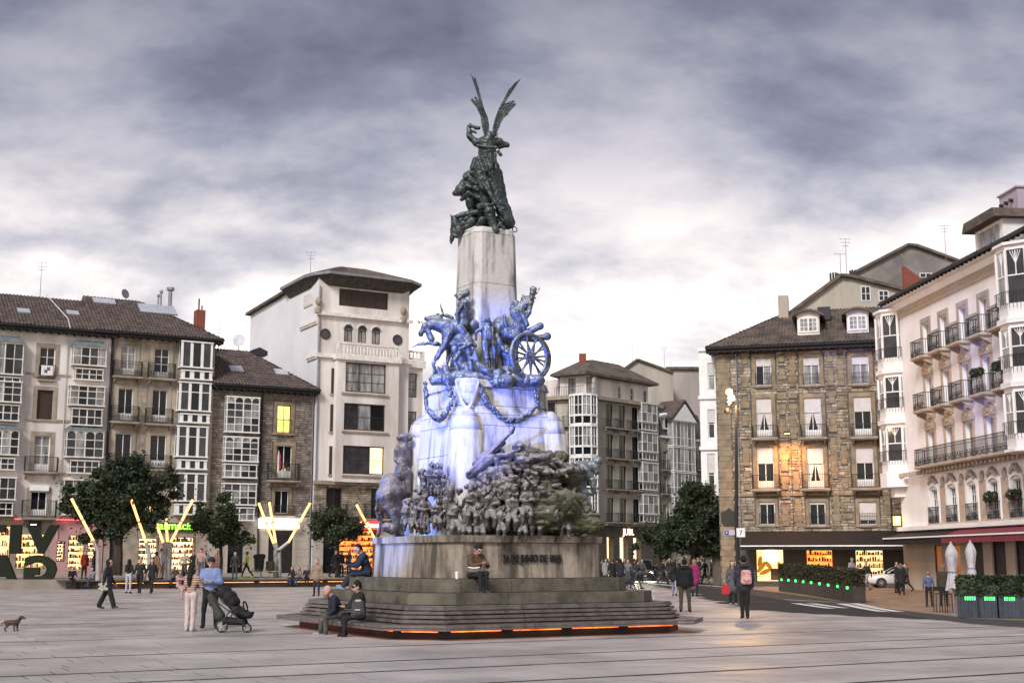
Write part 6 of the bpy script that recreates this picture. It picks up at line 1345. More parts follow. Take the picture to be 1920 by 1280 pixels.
light_mast('bent light mast with one glowing tube behind the big tree beside the sunglasses shop', (184, 1080), 1030, [(175, 1013, 134, 934)], trunk=False)
light_mast('bent light mast with one glowing tube at the pharmacy window', (280, 1079), 1036, [(274, 1017, 246, 936)], trunk=False)
light_mast('bent light mast with one glowing tube before the red shop', (712, 1081), 1030, [(703, 1010, 668, 945)], trunk=False)

# tall lamp post by the stone house
p = ground(1386, 1107); lp_ = thing('street_lamp', 'tall black lamp post with two lit amber lamps before the stone house', 'street lamp', (p.x, p.y, 0)); Y = p.y
tp = at_y(1369, 742, Y); H_ = tp.z
MB().tube((0, 0, 0), (-.05, 0, 4), .14, .12, 10).tube((-.05, 0, 4), (tp.x-p.x+.35, 0, H_-.6), .12, .08, 10).lathe([(.22, 0), (.22, .9), (.16, 1.0)], n=12).obj('post', M_IRON, lp_)
for (u, v, nm) in ((1367, 734, 1), (1371, 745, 1), (1366, 756, 0), (1363, 772, 0)):
    q = at_y(u, v, Y-.3); c = (q.x-p.x, -.3, q.z); hd = MB().tube((c[0]+.45, 0, c[2]+.1), (c[0]+.1, -.2, c[2]+.05), .03).lathe([(.05, .22), (.16, .15), (.18, 0), (.17, -.05)][::-1], c, 10).obj('lamp_head', M_IRON, lp_)
    MB().sphere((c[0], c[1]-.05, c[2]-.02), .22 if nm else .12, 10).obj('bulb', mat('amber_bulb', (1, .42, .09), .4, .02, emit=3.2) if nm else M_GALV, hd)
lpt = bpy.data.lights.new('street_lamp_light', 'POINT'); lpt.energy = 700; lpt.color = (1, .55, .22); lpt.shadow_soft_size = .2
lo = bpy.data.objects.new('street_lamp_light', lpt); col0.objects.link(lo); lo.parent = lp_; lo.location = (tp.x-p.x, -.7, H_-.3)
q = at_y(1388, 998, Y); MB().box(q.x-p.x-.25, q.x-p.x+.25, -.2, -.15, q.z-.26, q.z+.26).obj('lamp_sign', M_WPAINT, lp_); text('sign_digit', '7', .4, (q.x-p.x, -.205, q.z-.14), lp_, M_IRON, ext=.003)

# hedge lettering seen from behind
M_HEDGE = mat('hedge_leaves', (.018, .026, .012), .8, .5, 12, .8, island=.4, col2=(.006, .009, .005))
hp = ground(108, 1103.5); hs_ = thing('hedge_lettering', 'big dark hedge letters in two rows on a low plinth, seen from behind', 'lettering', (hp.x, hp.y, 0), A1+math.pi-R(18))
MB().box(-.3, 17, -.6, .6, 0, .28).obj('plinth', M_IRON, hs_)
def leaf_cloud(pts, size, n_mesh='leaves', m=None, up=.3):
    P = np.asarray(pts, np.float32); n = len(P); a = RNG.normal(size=(n, 3)); a[:, 2] *= .7; a /= np.linalg.norm(a, axis=1)[:, None]; b = np.cross(a, RNG.normal(size=(n, 3))); b /= np.linalg.norm(b, axis=1)[:, None]
    s = (size*RNG.uniform(.6, 1.3, n))[:, None]; tip = P+a*s*1.5; V = np.stack([P-a*s*.5, P+b*s*.55+a*s*.3, tip, P-b*s*.55+a*s*.3], 1).reshape(-1, 3)
    return np_mesh(n_mesh, V, np.arange(4*n).reshape(n, 4), m or M_HEDGE, smooth=False)
for row, (word, z0) in enumerate((('VITORIA', 2.15), ('GASTEIZ', .3))):
    x = .1
    for ch in word:
        w = .75 if ch == 'I' else 2.05
        l = text('hedge_letter', ch, 2.55, (x, -.35, z0), hs_, M_HEDGE, ext=.3, bold=.16, align='LEFT'); bpy.context.view_layer.update()
        dx = l.dimensions.x; l.scale = ((w-.12)/dx*1.0, 1.78/max(l.dimensions.y, .1), 1); l.location.y = 0
        me = l.data; mnx = min(v.co.x for v in me.vertices); mny = min(v.co.y for v in me.vertices); l.location.x = x-mnx*l.scale.x; l.location.z = z0-mny*l.scale.y
        x += w+.18

# ================================================================== trees and plants
M_LEAF = mat('dark_evergreen_leaf', (.045, .062, .028), .65, .4, 3, island=.6, col2=(.018, .028, .013))
M_LEAF2 = mat('tree_leaf_mid', (.06, .08, .034), .65, .4, 3, island=.6, col2=(.025, .035, .016))
M_BARK = mat('tree_bark', (.06, .045, .035), .9, .4, 6, .6)
def tree(name, label, base, clumps, Y, m, dens=900, lsize=.11, trunk_r=.16, group=None, spread=1.0):
    o = thing(name, label, 'tree', tuple(base), 0, group); rng = np.random.default_rng(int(abs(base[0])*100)); pts = []; tr = MB(); cs = []
    for (u, v, r) in clumps:
        c = at_y(u, v, Y+rng.uniform(-1, 1)*spread); rm = r/2492*Y; c = np.array(c)-np.array(base); cs.append((c, rm))
        for _ in range(max(8, int(rm*rm*12))):
            s = c+rng.normal(size=3)*rm*.48*np.array([1, 1, .85]); q = min(.55, rm*rng.uniform(.16, .34))+.12; k = int(dens*q*q*3.2)
            d = rng.normal(size=(k, 3)); d /= np.linalg.norm(d, axis=1)[:, None]; pts.append(s+d*(q*rng.uniform(.35, 1.0, k)**.5)[:, None]*np.array([1, 1, .8]))
    st_ = np.concatenate(pts); k_ = rng.integers(0, len(st_), len(st_)//6); pts.append(st_[k_]+rng.normal(size=(len(k_), 3))*.28); P = np.concatenate(pts); link('crown', leaf_cloud(P, lsize, 'crown', m), o)
    cen = np.mean([c for c, _ in cs], 0); fork = Vector((0, 0, max(1.6, min(c[2]-r for c, r in cs)+.25)))
    tr.path([(0, 0, -.05), (.05, .03, fork.z*.5), tuple(fork)], [trunk_r*1.25, trunk_r, trunk_r*.85], 8)
    for c, r in cs:
        c = Vector(c); m1 = fork.lerp(c, .5)+Vector((rng.uniform(-.2, .2), rng.uniform(-.2, .2), .15)); tr.path([tuple(fork), tuple(m1), tuple(c)], [trunk_r*.6, trunk_r*.35, trunk_r*.12], 6)
        for _ in range(4): e = c+Vector(rng.normal(size=3))*r*.6; tr.tube(m1.lerp(c, .6), e, trunk_r*.16, trunk_r*.05, 5)
    tr.obj('trunk', M_BARK, o); return o
b_ = terrace_pt(218, 1076.5); tree('evergreen_tree', 'big dark evergreen tree between the white plastered house and the pharmacy', b_, [(215, 905, 38), (165, 925, 36), (260, 900, 34), (300, 915, 30), (150, 960, 26), (200, 950, 40), (250, 945, 38), (300, 950, 26), (185, 985, 26), (225, 985, 30), (270, 975, 22), (235, 880, 26), (315, 900, 16)], b_.y, M_LEAF, 620, .12, .3, spread=.6)
b_ = terrace_pt(412, 1081); tree('young_tree', 'small leafy tree in front of the rubble house door', b_, [(412, 975, 34), (388, 985, 22), (440, 985, 26), (410, 1005, 26), (425, 955, 22), (455, 1008, 14), (385, 960, 14)], b_.y, M_LEAF2, 600, .10, .13)
b_ = terrace_pt(632, 1081); tree('young_tree', 'small tree partly covering the red shop sign', b_, [(620, 985, 32), (596, 990, 24), (645, 985, 26), (625, 1005, 24), (660, 1000, 16), (610, 968, 18), (668, 985, 12)], b_.y, M_LEAF2, 600, .10, .13)
b_ = Vector((at_y(1300, 1050, 96).x, 96, 0)); tree('evergreen_tree', 'tall dark tree at the mouth of the side street beside the white gallery', b_, [(1305, 925, 28), (1325, 950, 30), (1285, 965, 34), (1310, 990, 34), (1255, 985, 26), (1335, 1000, 26), (1270, 1010, 26), (1320, 915, 16), (1338, 965, 20), (1342, 985, 18), (1330, 1025, 22), (1300, 1022, 22)], 96, M_LEAF, 520, .13, .25)
b_ = Vector((at_y(1240, 1050, 112).x, 112, 0)); tree('evergreen_tree', 'lower dark tree beside the lit dress shop', b_, [(1240, 1000, 26), (1222, 1010, 20), (1262, 1005, 24), (1245, 1022, 20)], 112, M_LEAF, 520, .14, .2)
# balcony plants
for i, (pt, rr) in enumerate(PLANT_SPOTS):
    o = thing('balcony_plant', 'clipped round box plant on a %s floor iron balcony of the ornate white building' % ('first' if rr > .28 else 'third'), 'plant', tuple(pt), 0, 'clipped plants, %s floor balconies' % ('first' if rr > .28 else 'third')); d = RNG.normal(size=(260, 3)); d /= np.linalg.norm(d, axis=1)[:, None]
    link('foliage', leaf_cloud(d*rr*RNG.uniform(.6, 1, (260, 1))+np.array([0, 0, rr*.8]), .07, m=M_LEAF), o); MB().lathe([(.1, 0), (.14, .2)], n=8).obj('pot', M_BRICKR, o)

# planters with hedges and green lights
M_PLSL = mat('planter_slats', (.05, .038, .032), .6, .4, 5); M_PLSB = mat('planter_slats_blue', (.045, .055, .075), .6, .4, 5); M_GLED = mat('green_led', (.06, 1.0, .16), .4, .1, emit=1.6)
M_HEDB = mat('autumn_hedge', (.06, .05, .024), .8, .4, 8, island=.5, col2=(.03, .032, .014))
def planter(label, hlab, pos, rz, w, d, h, hh, m, group, hm):
    o = thing('planter_box', label, 'planter', pos, rz, group); MB().box(-w/2+.02, w/2-.02, -d/2+.02, d/2-.02, .04, h-.03).obj('box', m, o)
    n = int(w/.11)
    for i in range(n): x = -w/2+w*i/n; ub('slat', m, o, x+.012, x+w/n-.012, -d/2-.012, -d/2+.018, .03, h)
    for k in (0, 1): ub('end_board', m, o, (-w/2-.012, w/2-.014)[k], (-w/2+.014, w/2+.012)[k], -d/2, d/2, .03, h)
    for i in range(5): ub('green_light', M_GLED, o, -.16+i*.075, -.125+i*.075, -d/2-.03, -d/2-.013, h-.15, h-.03)
    q = thing('hedge', hlab, 'hedge', (pos[0], pos[1], pos[2]+h-.03), rz, group+' hedges')
    k = int(1500*w*hh*1.5); P = RNG.uniform(-.5, .5, (k, 3))*np.array([w*1.02, d*1.05, hh]); e = RNG.integers(0, 3, k); P[np.arange(k), e] = np.sign(P[np.arange(k), e])*np.array([w*.5, d*.5, hh*.5])[e]*RNG.uniform(.85, 1.06, k); P[:, 2] += hh/2
    link('foliage', leaf_cloud(P, .065, m=hm), q); MB().box(-w*.42, w*.42, -d*.4, d*.4, 0, hh*.85).obj('inner_growth', hm, q)
a, b = ground(1470, 1108), ground(1612, 1131); n = 9; rz = math.atan2(b.y-a.y, b.x-a.x)
for i in range(n):
    c = a.lerp(b, (i+.5)/n); l_ = (b-a).length/n; planter('dark slatted planter box with green lights in the row before the black awning', 'brownish clipped hedge growing in the planter row before the black awning', (c.x, c.y, zg(c.x, c.y)), rz, l_-.06, .6, .78, .78, M_PLSL, 'planters before the black awning', M_HEDB)
a, b = ground(1822, 1158), ground(1925, 1160); rz = math.atan2(b.y-a.y, b.x-a.x)
for i in range(4):
    c = a+(b-a)*(i*.36); planter('blue black slatted planter box with green lights beside the closed parasols', 'dark green hedge growing in a blue black planter beside the closed parasols', (c.x, c.y, zg(c.x, c.y)), rz, .85, .6, .78, .7, M_PLSB, 'planters beside the closed parasols', M_LEAF)
# closed parasols
M_CANV = mat('grey_white_canvas', (.52, .50, .53), .85, .25, 5, .2)
for (u, v, vt, lb) in ((1790, 1153, 1018, 'closed grey canvas parasol beside the bar chairs'), (1826, 1140, 1015, 'closed grey canvas parasol by the roller shutters, standing behind the hedge planters')):
    p = ground(u, v); t = at_y(u, vt, p.y); h = t.z-p.z; o = thing('closed_parasol', lb, 'parasol', (p.x, p.y, p.z)); MB().tube((0, 0, 0), (0, 0, h*.98), .03, n=8).lathe([(.3, 0), (.3, .06), (.05, .1)], n=12).obj('pole', M_PIPE, o)
    prof = [(.30, .36), (.27, .40), (.18, .55), (.15, .62), (.20, .75), (.24, .83), (.22, .88), (.12, .96), (.03, 1.0)]; vs = []; nn = 24; mb = MB()
    for r, z in prof:
        for i in range(nn): a_ = 2*math.pi*i/nn; q = r*(1+.22*math.cos(6*a_+z*3))*.85; vs.append((q*math.cos(a_), q*math.sin(a_), h*(z+(.02*math.cos(3*a_) if z < .42 else 0))))
    mb.add(vs, [(j*nn+i, j*nn+(i+1) % nn, (j+1)*nn+(i+1) % nn, (j+1)*nn+i) for j in range(len(prof)-1) for i in range(nn)]).obj('canopy', M_CANV, o, True); MB().tube((0, 0, h), (0, 0, h+.07), .04, n=8).obj('finial', M_CANV, o); MB().ring((0, 0, h*.60), .15, .02, (0, 0, 1), 14, 5).obj('tie_strap', M_PIPE, o)
# bar chairs, cafe furniture
def chair(label, p, rz, s=1.0, seat=.46, back=.85, group=None):
    o = thing('cafe_chair', label, 'chair', tuple(p), rz, group); w = .21*s
    for x in (-w, w):
        for y in (-w, w): MB().tube((x, y, 0), (x*.9, y*.9, seat), .018, n=5).obj('leg', M_IRON, o)
    MB().box(-w, w, -w, w, seat, seat+.035).obj('seat', M_IRON, o); MB().box(-w, w, w-.03, w, seat+.12, back).tube((-w*.9, w-.015, seat), (-w*.9, w-.015, back), .016, n=5).tube((w*.9, w-.015, seat), (w*.9, w-.015, back), .016, n=5).obj('backrest', M_IRON, o)
def table(label, p, group):
    o = thing('cafe_table', label, 'table', tuple(p), 0, group); MB().lathe([(.35, .72), (.36, .73), (.36, .75), (.34, .755)], n=14).obj('table_top', M_IRON, o); MB().tube((0, 0, .03), (0, 0, .73), .03, n=6).lathe([(.25, 0), (.25, .03), (.04, .05)], n=12).obj('pedestal', M_IRON, o)
for i, (u, v) in enumerate(((1762, 1148), (1775, 1149), (1803, 1150), (1812, 1146))): chair('tall black bar chair beside the closed parasol with bar chairs', ground(u, v), .3*i, .85, .75, 1.05, 'bar chairs at the parasol')
for i, (u, v) in enumerate(((1420, 1091), (1436, 1092), (1452, 1091), (1408, 1089), (1446, 1088))): chair('black cafe chair under the awning of the stone house', ground(u, v), .9*i, 1, group='chairs under the black awning')
for i, (u, v) in enumerate(((1428, 1090), (1444, 1091))): table('round black cafe table under the awning of the stone house', ground(u, v), 'tables under the black awning')
# ================================================================== people
SK = lambda n, c: mat('skin_'+n, c, .6, .1, 8)
M_SKIN = SK('light', (.50, .31, .235)); M_SKIN2 = SK('tan', (.36, .20, .14))
CL = {}
def cloth(c):
    k = tuple(round(x, 3) for x in c)
    if k not in CL: CL[k] = mat('cloth_%d' % len(CL), c, .85, .3, 7, .35, bscale=30)
    return CL[k]
BLK, NAVY, GREY, DGREY = (.016, .016, .018), (.025, .03, .055), (.14, .14, .15), (.05, .05, .055)
DENIM, LDENIM, WHITE, TAN, BROWN, OLIVE = (.07, .09, .14), (.30, .35, .45), (.62, .60, .58), (.30, .22, .16), (.12, .065, .035), (.085, .075, .045)
HAIR_D, HAIR_B, HAIR_G = (.012, .009, .008), (.05, .028, .016), (.20, .19, .18)
def figure(key, legL=(0, 0), legR=(0, 0), armL=(0, 12, 10, 0), armR=(0, 12, 10, 0), lean=0, hair='short', coat=0.0, wide=0.0, turn=0, nod=0, fem=0, near=False, bulk=0.0, spread=.0, hood=False, glasses=False, sit=False):
    """one continuous body, facing -Y, feet on z=0. slots: 0 skin 1 top 2 trousers 3 shoes 4 hair 5 accent"""
    V = lambda *a: np.array(a, float); pr = []; fg = []
    hipz = .93; sh_w = .185-.02*fem; hw = .09
    for sg, (a, kb) in ((1, legL), (-1, legR)):
        hp_ = V(sg*hw, 0, hipz); a_ = R(a); out = sg*spread
        kn = hp_+.43*V(out, -math.sin(a_), -math.cos(a_)); b_ = R(a-kb); an = kn+.42*V(out*.3, -math.sin(b_), -math.cos(b_))
        r0, r1, r2 = .088+.012*wide, .062+.03*wide, .048+.045*wide
        pr += [cap(hp_, kn, r0, r1, 2), cap(kn, an+V(0, 0, .03), r1, r2, 2)]
        f = R(min(0, a-kb) if not sit else 0); fd = V(out*.2, -math.cos(f), math.sin(f)*-1 if f < 0 else 0)
        fd = V(sg*.15, -math.cos(R(a-kb)*.6), math.sin(R(a-kb)*.6)*.9); fd /= np.linalg.norm(fd)
        pr += [cap(an+V(0, .03, -.03), an+fd*.15+V(0, 0, -.045), .045, .036, 3)]
    lowest = min(min(p[0][2], p[1][2])-min(p[2], p[3]) for p in pr if p[4] == 3)
    L_ = R(lean); rot = lambda p: V(p[0], p[1]*math.cos(L_)-(p[2]-hipz)*math.sin(L_), hipz+p[1]*math.sin(L_)+(p[2]-hipz)*math.cos(L_)) if lean else V(*p)
    B = bulk
    pr += [cap(rot(V(-.05, 0, hipz)), rot(V(.05, 0, hipz)), .115+B*.5, None, 2 if coat < .05 else 1, (1, .85, 1)),
           cap(rot(V(0, 0, 1.0)), rot(V(0, 0, 1.13)), .13+B-.012*fem, .135+B, 1, (1, .78, 1)), cap(rot(V(-.07, 0, 1.26)), rot(V(.07, 0, 1.26)), .125+B, None, 1, (1, .82, 1)), cap(rot(V(-sh_w+.05, .01, 1.385)), rot(V(sh_w-.05, .01, 1.385)), .07+B*.7, None, 1),
           cap(rot(V(0, .01, 1.42)), rot(V(0, -.005, 1.50)), .052, .05, 0)]
    if coat > 0: pr += [cap(rot(V(0, 0, 1.02)), V(0, .0, 1.0-coat), .15+B, .17+B+.05*coat, 1, (1.1, .8, 1))]
    t_ = R(turn); hc = rot(V(0, -.02, 1.60)); fw = V(math.sin(t_), -math.cos(t_), 0); sd = V(math.cos(t_), math.sin(t_), 0); n_ = R(nod); fw2 = fw*math.cos(n_)-V(0, 0, 1)*math.sin(n_); up = V(0, 0, 1)*math.cos(n_)+fw*math.sin(n_)
    hc = hc+fw*math.sin(n_)*.05-V(0, 0, 1)*(1-math.cos(n_))*.08
    pr += [cap(hc+up*.025, hc-up*.03+fw2*.012, .088, .074, 0), cap(hc-up*.06+fw2*.03, hc-up*.085+fw2*.045, .048, .036, 0), cap(hc+fw2*.085-up*.0, hc+fw2*.108-up*.028, .011, .017, 0)]
    for s_ in (-1, 1): pr += [cap(hc+sd*s_*.088-up*.01, hc+sd*s_*.09-up*.035, .018, .013, 0)]
    if near: pr += [cap(hc+fw2*.085-up*.06-sd*.018, hc+fw2*.085-up*.06+sd*.018, .012, None, 0), cap(hc+fw2*.082+up*.022-sd*.04, hc+fw2*.082+up*.022+sd*.04, .012, None, 0)]
    if glasses: pr += [cap(hc+fw2*.1+up*.008-sd*.036, hc+fw2*.1+up*.008-sd*.03, .024, None, 5), cap(hc+fw2*.1+up*.008+sd*.03, hc+fw2*.1+up*.008+sd*.036, .024, None, 5), cap(hc+fw2*.1+up*.012-sd*.07, hc+fw2*.1+up*.012+sd*.07, .009, None, 5)]
    elif near: pr += [cap(hc+fw2*.092+up*.004+sd*q*.032, hc+fw2*.093+up*.004+sd*q*.036, .011, None, 4) for q in (-1, 1)]
    if hair != 'bald': pr += [cap(hc+up*.05-fw2*.02, hc+up*.03-fw2*.035, .088, .092, 4)]
    if hair == 'bald': pr += [cap(hc+up*.045-fw2*.02, hc+up*.02-fw2*.03, .086, .086, 0)]
    if hair == 'long': pr += [cap(hc-fw2*.05, rot(V(0, .1, 1.36)), .085, .075, 4), cap(rot(V(0, .1, 1.36)), rot(V(0, .125, 1.20)), .075, .045, 4)]+[cap(hc+sd*q*.07-up*.02, rot(V(q*.085, .02, 1.38)), .035, .03, 4) for q in (-1, 1)]
    if hair == 'bob': pr += [cap(hc+sd*q*.07, hc+sd*q*.072-up*.11-fw2*.02, .04, .03, 4) for q in (-1, 1)]+[cap(hc-fw2*.05, hc-up*.1-fw2*.06, .075, .055, 4)]
    if hair == 'bun': pr += [cap(hc-fw2*.1+up*.04, hc-fw2*.11+up*.045, .045, None, 4)]
    if hair == 'cap': pr += [cap(hc+up*.06, hc+up*.055-fw2*.01, .095, .097, 5), cap(hc+up*.055+fw2*.1-sd*.035, hc+up*.055+fw2*.1+sd*.035, .035, None, 5, (1, 1, .45))]
    if hair == 'beanie': pr += [cap(hc+up*.07-fw2*.01, hc+up*.045-fw2*.015, .092, .1, 5), cap(hc+up*.135-fw2*.01, hc+up*.14-fw2*.01, .03, None, 5)]
    if hood: pr += [cap(rot(V(-.07, .09, 1.45)), rot(V(.07, .09, 1.45)), .07, None, 1)]
    for sg, (a, o, e, inw) in ((1, armL), (-1, armR)):
        s_ = rot(V(sg*sh_w, .01, 1.385)); a_, o_ = R(a-lean*.3), R(o)
        d1 = V(sg*math.sin(o_), -math.sin(a_)*math.cos(o_), -math.cos(a_)*math.cos(o_)); el = s_+d1*.285
        e_ = R(a+e-lean*.3); i_ = R(inw); d2 = V(0, -math.sin(e_), -math.cos(e_)); d2 = V(-sg*math.sin(i_)+sg*math.sin(o_)*.3*math.cos(i_), d2[1]*math.cos(i_), d2[2]*math.cos(i_)); d2 /= np.linalg.norm(d2)
        wr = el+d2*.25; hn = wr+d2*.085
        pr += [cap(s_, el, .058+B*.6, .048+B*.5, 1), cap(el, wr, .048+B*.5, .036+B*.35, 1), cap(wr, hn-d2*.02, .030, .034, 0, (1, 1, 1))]
        if near:
            sx = np.cross(d2, V(0, 0, 1) if abs(d2[2]) < .9 else V(0, 1, 0)); sx /= np.linalg.norm(sx); nn = np.cross(sx, d2)
            for q, ln in ((-1.5, .062), (-.5, .075), (.5, .07), (1.5, .055)):
                b0 = hn+sx*q*.017; fg.append(([tuple(b0-d2*.03), tuple(b0+d2*ln*.5+nn*.006), tuple(b0+d2*ln*.85+nn*.024)], [.0095, .009, .007], 0))
            fg.append(([tuple(wr+sx*.02+d2*.02), tuple(wr+sx*.048+d2*.05+nn*.012), tuple(wr+sx*.052+d2*.085+nn*.022)], [.011, .0105, .008], 0))
    base = [M_SKIN]*6
    me = sdf_mesh('person_'+key, pr, base, .0165 if near else .021, .028, 0.009 if near else 0.0, 30, fg or None)
    dz = -lowest
    me.transform(__import__('mathutils').Matrix.Translation((0, 0, dz))); me['hip'] = hipz+dz
    return me
FIG = {}
def fig(key, **kw):
    if key not in FIG: FIG[key] = figure(key, **kw)
    return FIG[key]
# pose library
walk1 = dict(legL=(24, 8), legR=(-20, 16), armL=(-22, 8, 14, 0), armR=(24, 8, 22, 0)); walk2 = dict(legL=(-16, 26), legR=(20, 4), armL=(20, 8, 20, 0), armR=(-20, 8, 12, 0)); stand = dict(legL=(3, 3), legR=(-2, 2), spread=.05)
POSE = {'walk_short': dict(**walk1), 'walk_long': dict(**walk1, hair='long', fem=1, coat=.1), 'walk_coat': dict(**walk2, coat=.32, bulk=.02), 'stand_short': dict(**stand), 'stand_coat': dict(**stand, coat=.3, bulk=.02, hair='bob', fem=1), 'stand_long': dict(**stand, hair='long', fem=1, armL=(20, 10, 70, 20)), 'stand_hood': dict(**stand, coat=.12, bulk=.03, hood=True), 'stand_talk': dict(**stand, armL=(30, 14, 85, 30), armR=(5, 10, 15, 0), turn=25), 'sit': dict(legL=(86, 84), legR=(80, 76), armL=(30, 12, 50, 20), armR=(30, 12, 50, 20), lean=12, sit=True), 'sit_long': dict(legL=(86, 84), legR=(88, 82), armL=(34, 12, 50, 20), armR=(30, 12, 55, 20), lean=8, hair='long', fem=1, sit=True), 'sit_floor': dict(legL=(88, 40), legR=(96, 66), armL=(36, 10, 30, 20), armR=(30, 10, 40, 20), lean=6, hair='long', fem=1, sit=True), 'push': dict(**walk1 | dict(armL=(38, 6, 40, 0), armR=(38, 6, 40, 0)), lean=8), 'cycle': dict(legL=(75, 60), legR=(40, 40), armL=(60, 8, 10, 0), armR=(60, 8, 10, 0), lean=28, sit=True)}
def person(label, key, pos, yaw, top, bottom, hcol=HAIR_D, shoes=BLK, accent=BLK, skin=None, h=1.7, group=None, **kw):
    me = fig(key, **(kw or POSE[key])); o = link('person', me); o.location = tuple(pos); o.rotation_euler = (0, 0, R(yaw)); k = h/1.72; o.scale = (k, k, k); tag(o, label, 'person', group)
    for i, m in enumerate((skin or M_SKIN, cloth(top), cloth(bottom), cloth(shoes), cloth(hcol), cloth(accent))): o.material_slots[i].link = 'OBJECT'; o.material_slots[i].material = m
    return o
def hgt(u, vf, vt, p): return max(1.5, min(1.92, at_y(u, vt, p.y).z-p.z))
def stand_at(label, key, u, vf, vt, yaw, top, bottom, terr=False, **kw):
    p = terrace_pt(u, vf) if terr else ground(u, vf)
    if terr: p.z = terr_z(p.x, p.y)
    kw.setdefault('h', hgt(u, vf, vt, p)); return person(label, key, p, yaw, top, bottom, **kw)
def smesh(name, m, prims, parent=None, res=.015, k=.02): return link(name, sdf_mesh(name, prims, [m], res, k), parent)

# ---- foreground people
p_w = ground(200, 1141)
stand_at('woman in black walking with a pale tote bag, wide trousers and dark hair', 'tote', 200, 1141, 1046, 88, (.02, .02, .028), BLK, hcol=HAIR_D, shoes=DGREY, **dict(legL=(-17, 8), legR=(20, 4), armL=(10, 8, 20, 0), armR=(-12, 10, 10, 0), hair='bob', fem=1, coat=.14, wide=.8, near=True, bulk=.012))
t = thing('tote_bag', 'pale cream tote bag with grey print hanging on the walking woman', 'bag', (p_w.x-.10, p_w.y-.22, .66)); smesh('bag', mat('cream_canvas', (.56, .54, .46), .9, .4, 9, .3, col2=(.2, .2, .18)), [cap((-.13, 0, .06), (.13, 0, .06), .06, None, 0, (1, .55, 1)), cap((-.13, 0, .22), (.10, 0, .24), .06, .05, 0, (1, .55, 1)), cap((0, 0, .10), (0, 0, .2), .1, None, 0, (1, .45, 1))], t); MB().path([(-.1, 0, .25), (.0, .06, .55), (.08, .12, .72), (.10, 0, .28)], .013, 6).obj('strap', mat('cream_canvas', (.56, .54, .46)), t)
stripe = mat('brown_striped_knit', (.34, .20, .13), .9, .1, 2)
stn = stripe.node_tree; wv = stn.nodes.new('ShaderNodeTexWave'); wv.bands_direction = 'Z'; wv.inputs['Scale'].default_value = 5.5; g_ = stn.nodes.new('ShaderNodeNewGeometry'); stn.links.new(g_.outputs['Position'], wv.inputs['Vector']); rp_ = stn.nodes.new('ShaderNodeValToRGB'); rp_.color_ramp.elements[0].color = (.20, .10, .065, 1); rp_.color_ramp.elements[1].color = (.52, .38, .30, 1); rp_.color_ramp.elements[0].position = .35; rp_.color_ramp.elements[1].position = .6; stn.links.new(wv.outputs[0], rp_.inputs[0]); stn.links.new(rp_.outputs[0], stn.nodes['Principled BSDF'].inputs['Base Color'])
wm_ = stand_at('woman with long dark hair in striped sweater and pale trousers carrying a child', 'mother', 356, 1183, 1058, 160, (.3, .2, .13), (.60, .50, .46), hcol=HAIR_D, shoes=WHITE, **dict(legL=(2, 2), legR=(-3, 3), spread=.03, armL=(10, 12, 30, 10), armR=(25, 16, 95, 30), hair='long', fem=1, wide=.35, near=True, turn=-20))
wm_.material_slots[1].material = stripe
stand_at('man in light blue puffer jacket and black cap standing with arms folded', 'father', 392, 1177, 1046, 8, (.22, .29, .52), BLK, hcol=HAIR_D, accent=BLK, **dict(legL=(2, 2), legR=(0, 2), spread=.12, armL=(18, 12, 78, 62), armR=(20, 12, 74, 60), hair='cap', near=True, bulk=.035, wide=.1))
pc = ground(344, 1181); tdl = figure('toddler', legL=(70, 60), legR=(60, 70), armL=(40, 20, 40, 10), armR=(60, 20, 30, 10), hair='bob', fem=1, bulk=.02, sit=True)
o = link('person', tdl); o.location = (pc.x-.13, pc.y-.12, .76); o.scale = (.5, .5, .5); o.rotation_euler = (0, 0, R(60)); tag(o, 'small child in dusty pink held on the hip of the striped sweater woman', 'person')
for i, m in enumerate((M_SKIN, cloth((.50, .30, .28)), cloth((.50, .33, .30)), cloth((.45, .12, .2)), cloth(HAIR_B), cloth(BLK))): o.material_slots[i].link = 'OBJECT'; o.material_slots[i].material = m
# seated couple on the ring bench
def bench_front(u, a=4.28):                       # point on the bench seat, left chamfer / front side seen at u
    d = ray(u, 1160); best = None
    P = octo(a, 1.1+(a-4.5)*.586)
    for k in range(8):
        x0, y0 = P[k]; x1, y1 = P[(k+1) % 8]; A = MC+E1*x0+E2*y0; Bv = MC+E1*x1+E2*y1; k_ = d.x/d.y
        den = (Bv.x-A.x)-k_*(Bv.y-A.y)
        if abs(den) < 1e-6: continue
        t_ = (k_*A.y-A.x)/den
        if 0 <= t_ <= 1:
            c = A.lerp(Bv, t_)
            if best is None or c.y < best[0].y: e = (Bv-A).normalized(); best = (c, math.atan2(e.y, e.x))
    return best
c, an = bench_front(640); hz = .42
person('bald elderly man in navy sweater leaning forward on the ring bench', 'sit_man', (c.x, c.y-.0, -.09), math.degrees(an)-8, (.022, .024, .04), (.085, .08, .075), hcol=HAIR_G, shoes=(.42, .42, .38), h=1.72, **dict(legL=(84, 86), legR=(88, 82), armL=(14, 8, 42, 22), armR=(10, 10, 50, 26), lean=30, hair='bald', nod=12, near=True, sit=True, spread=.1, wide=.25, bulk=.015))
c2, an2 = bench_front(676)
person('person in black coat, black hat and sunglasses seated on the ring bench', 'sit_lady', (c2.x, c2.y-.0, -.07), math.degrees(an2)-4, BLK, BLK, hcol=HAIR_D, shoes=BLK, accent=(.008, .008, .009), h=1.68, **dict(legL=(80, 78), legR=(90, 100), armL=(30, 14, 62, 34), armR=(30, 14, 62, 34), lean=8, hair='beanie', glasses=True, near=True, sit=True, bulk=.04))
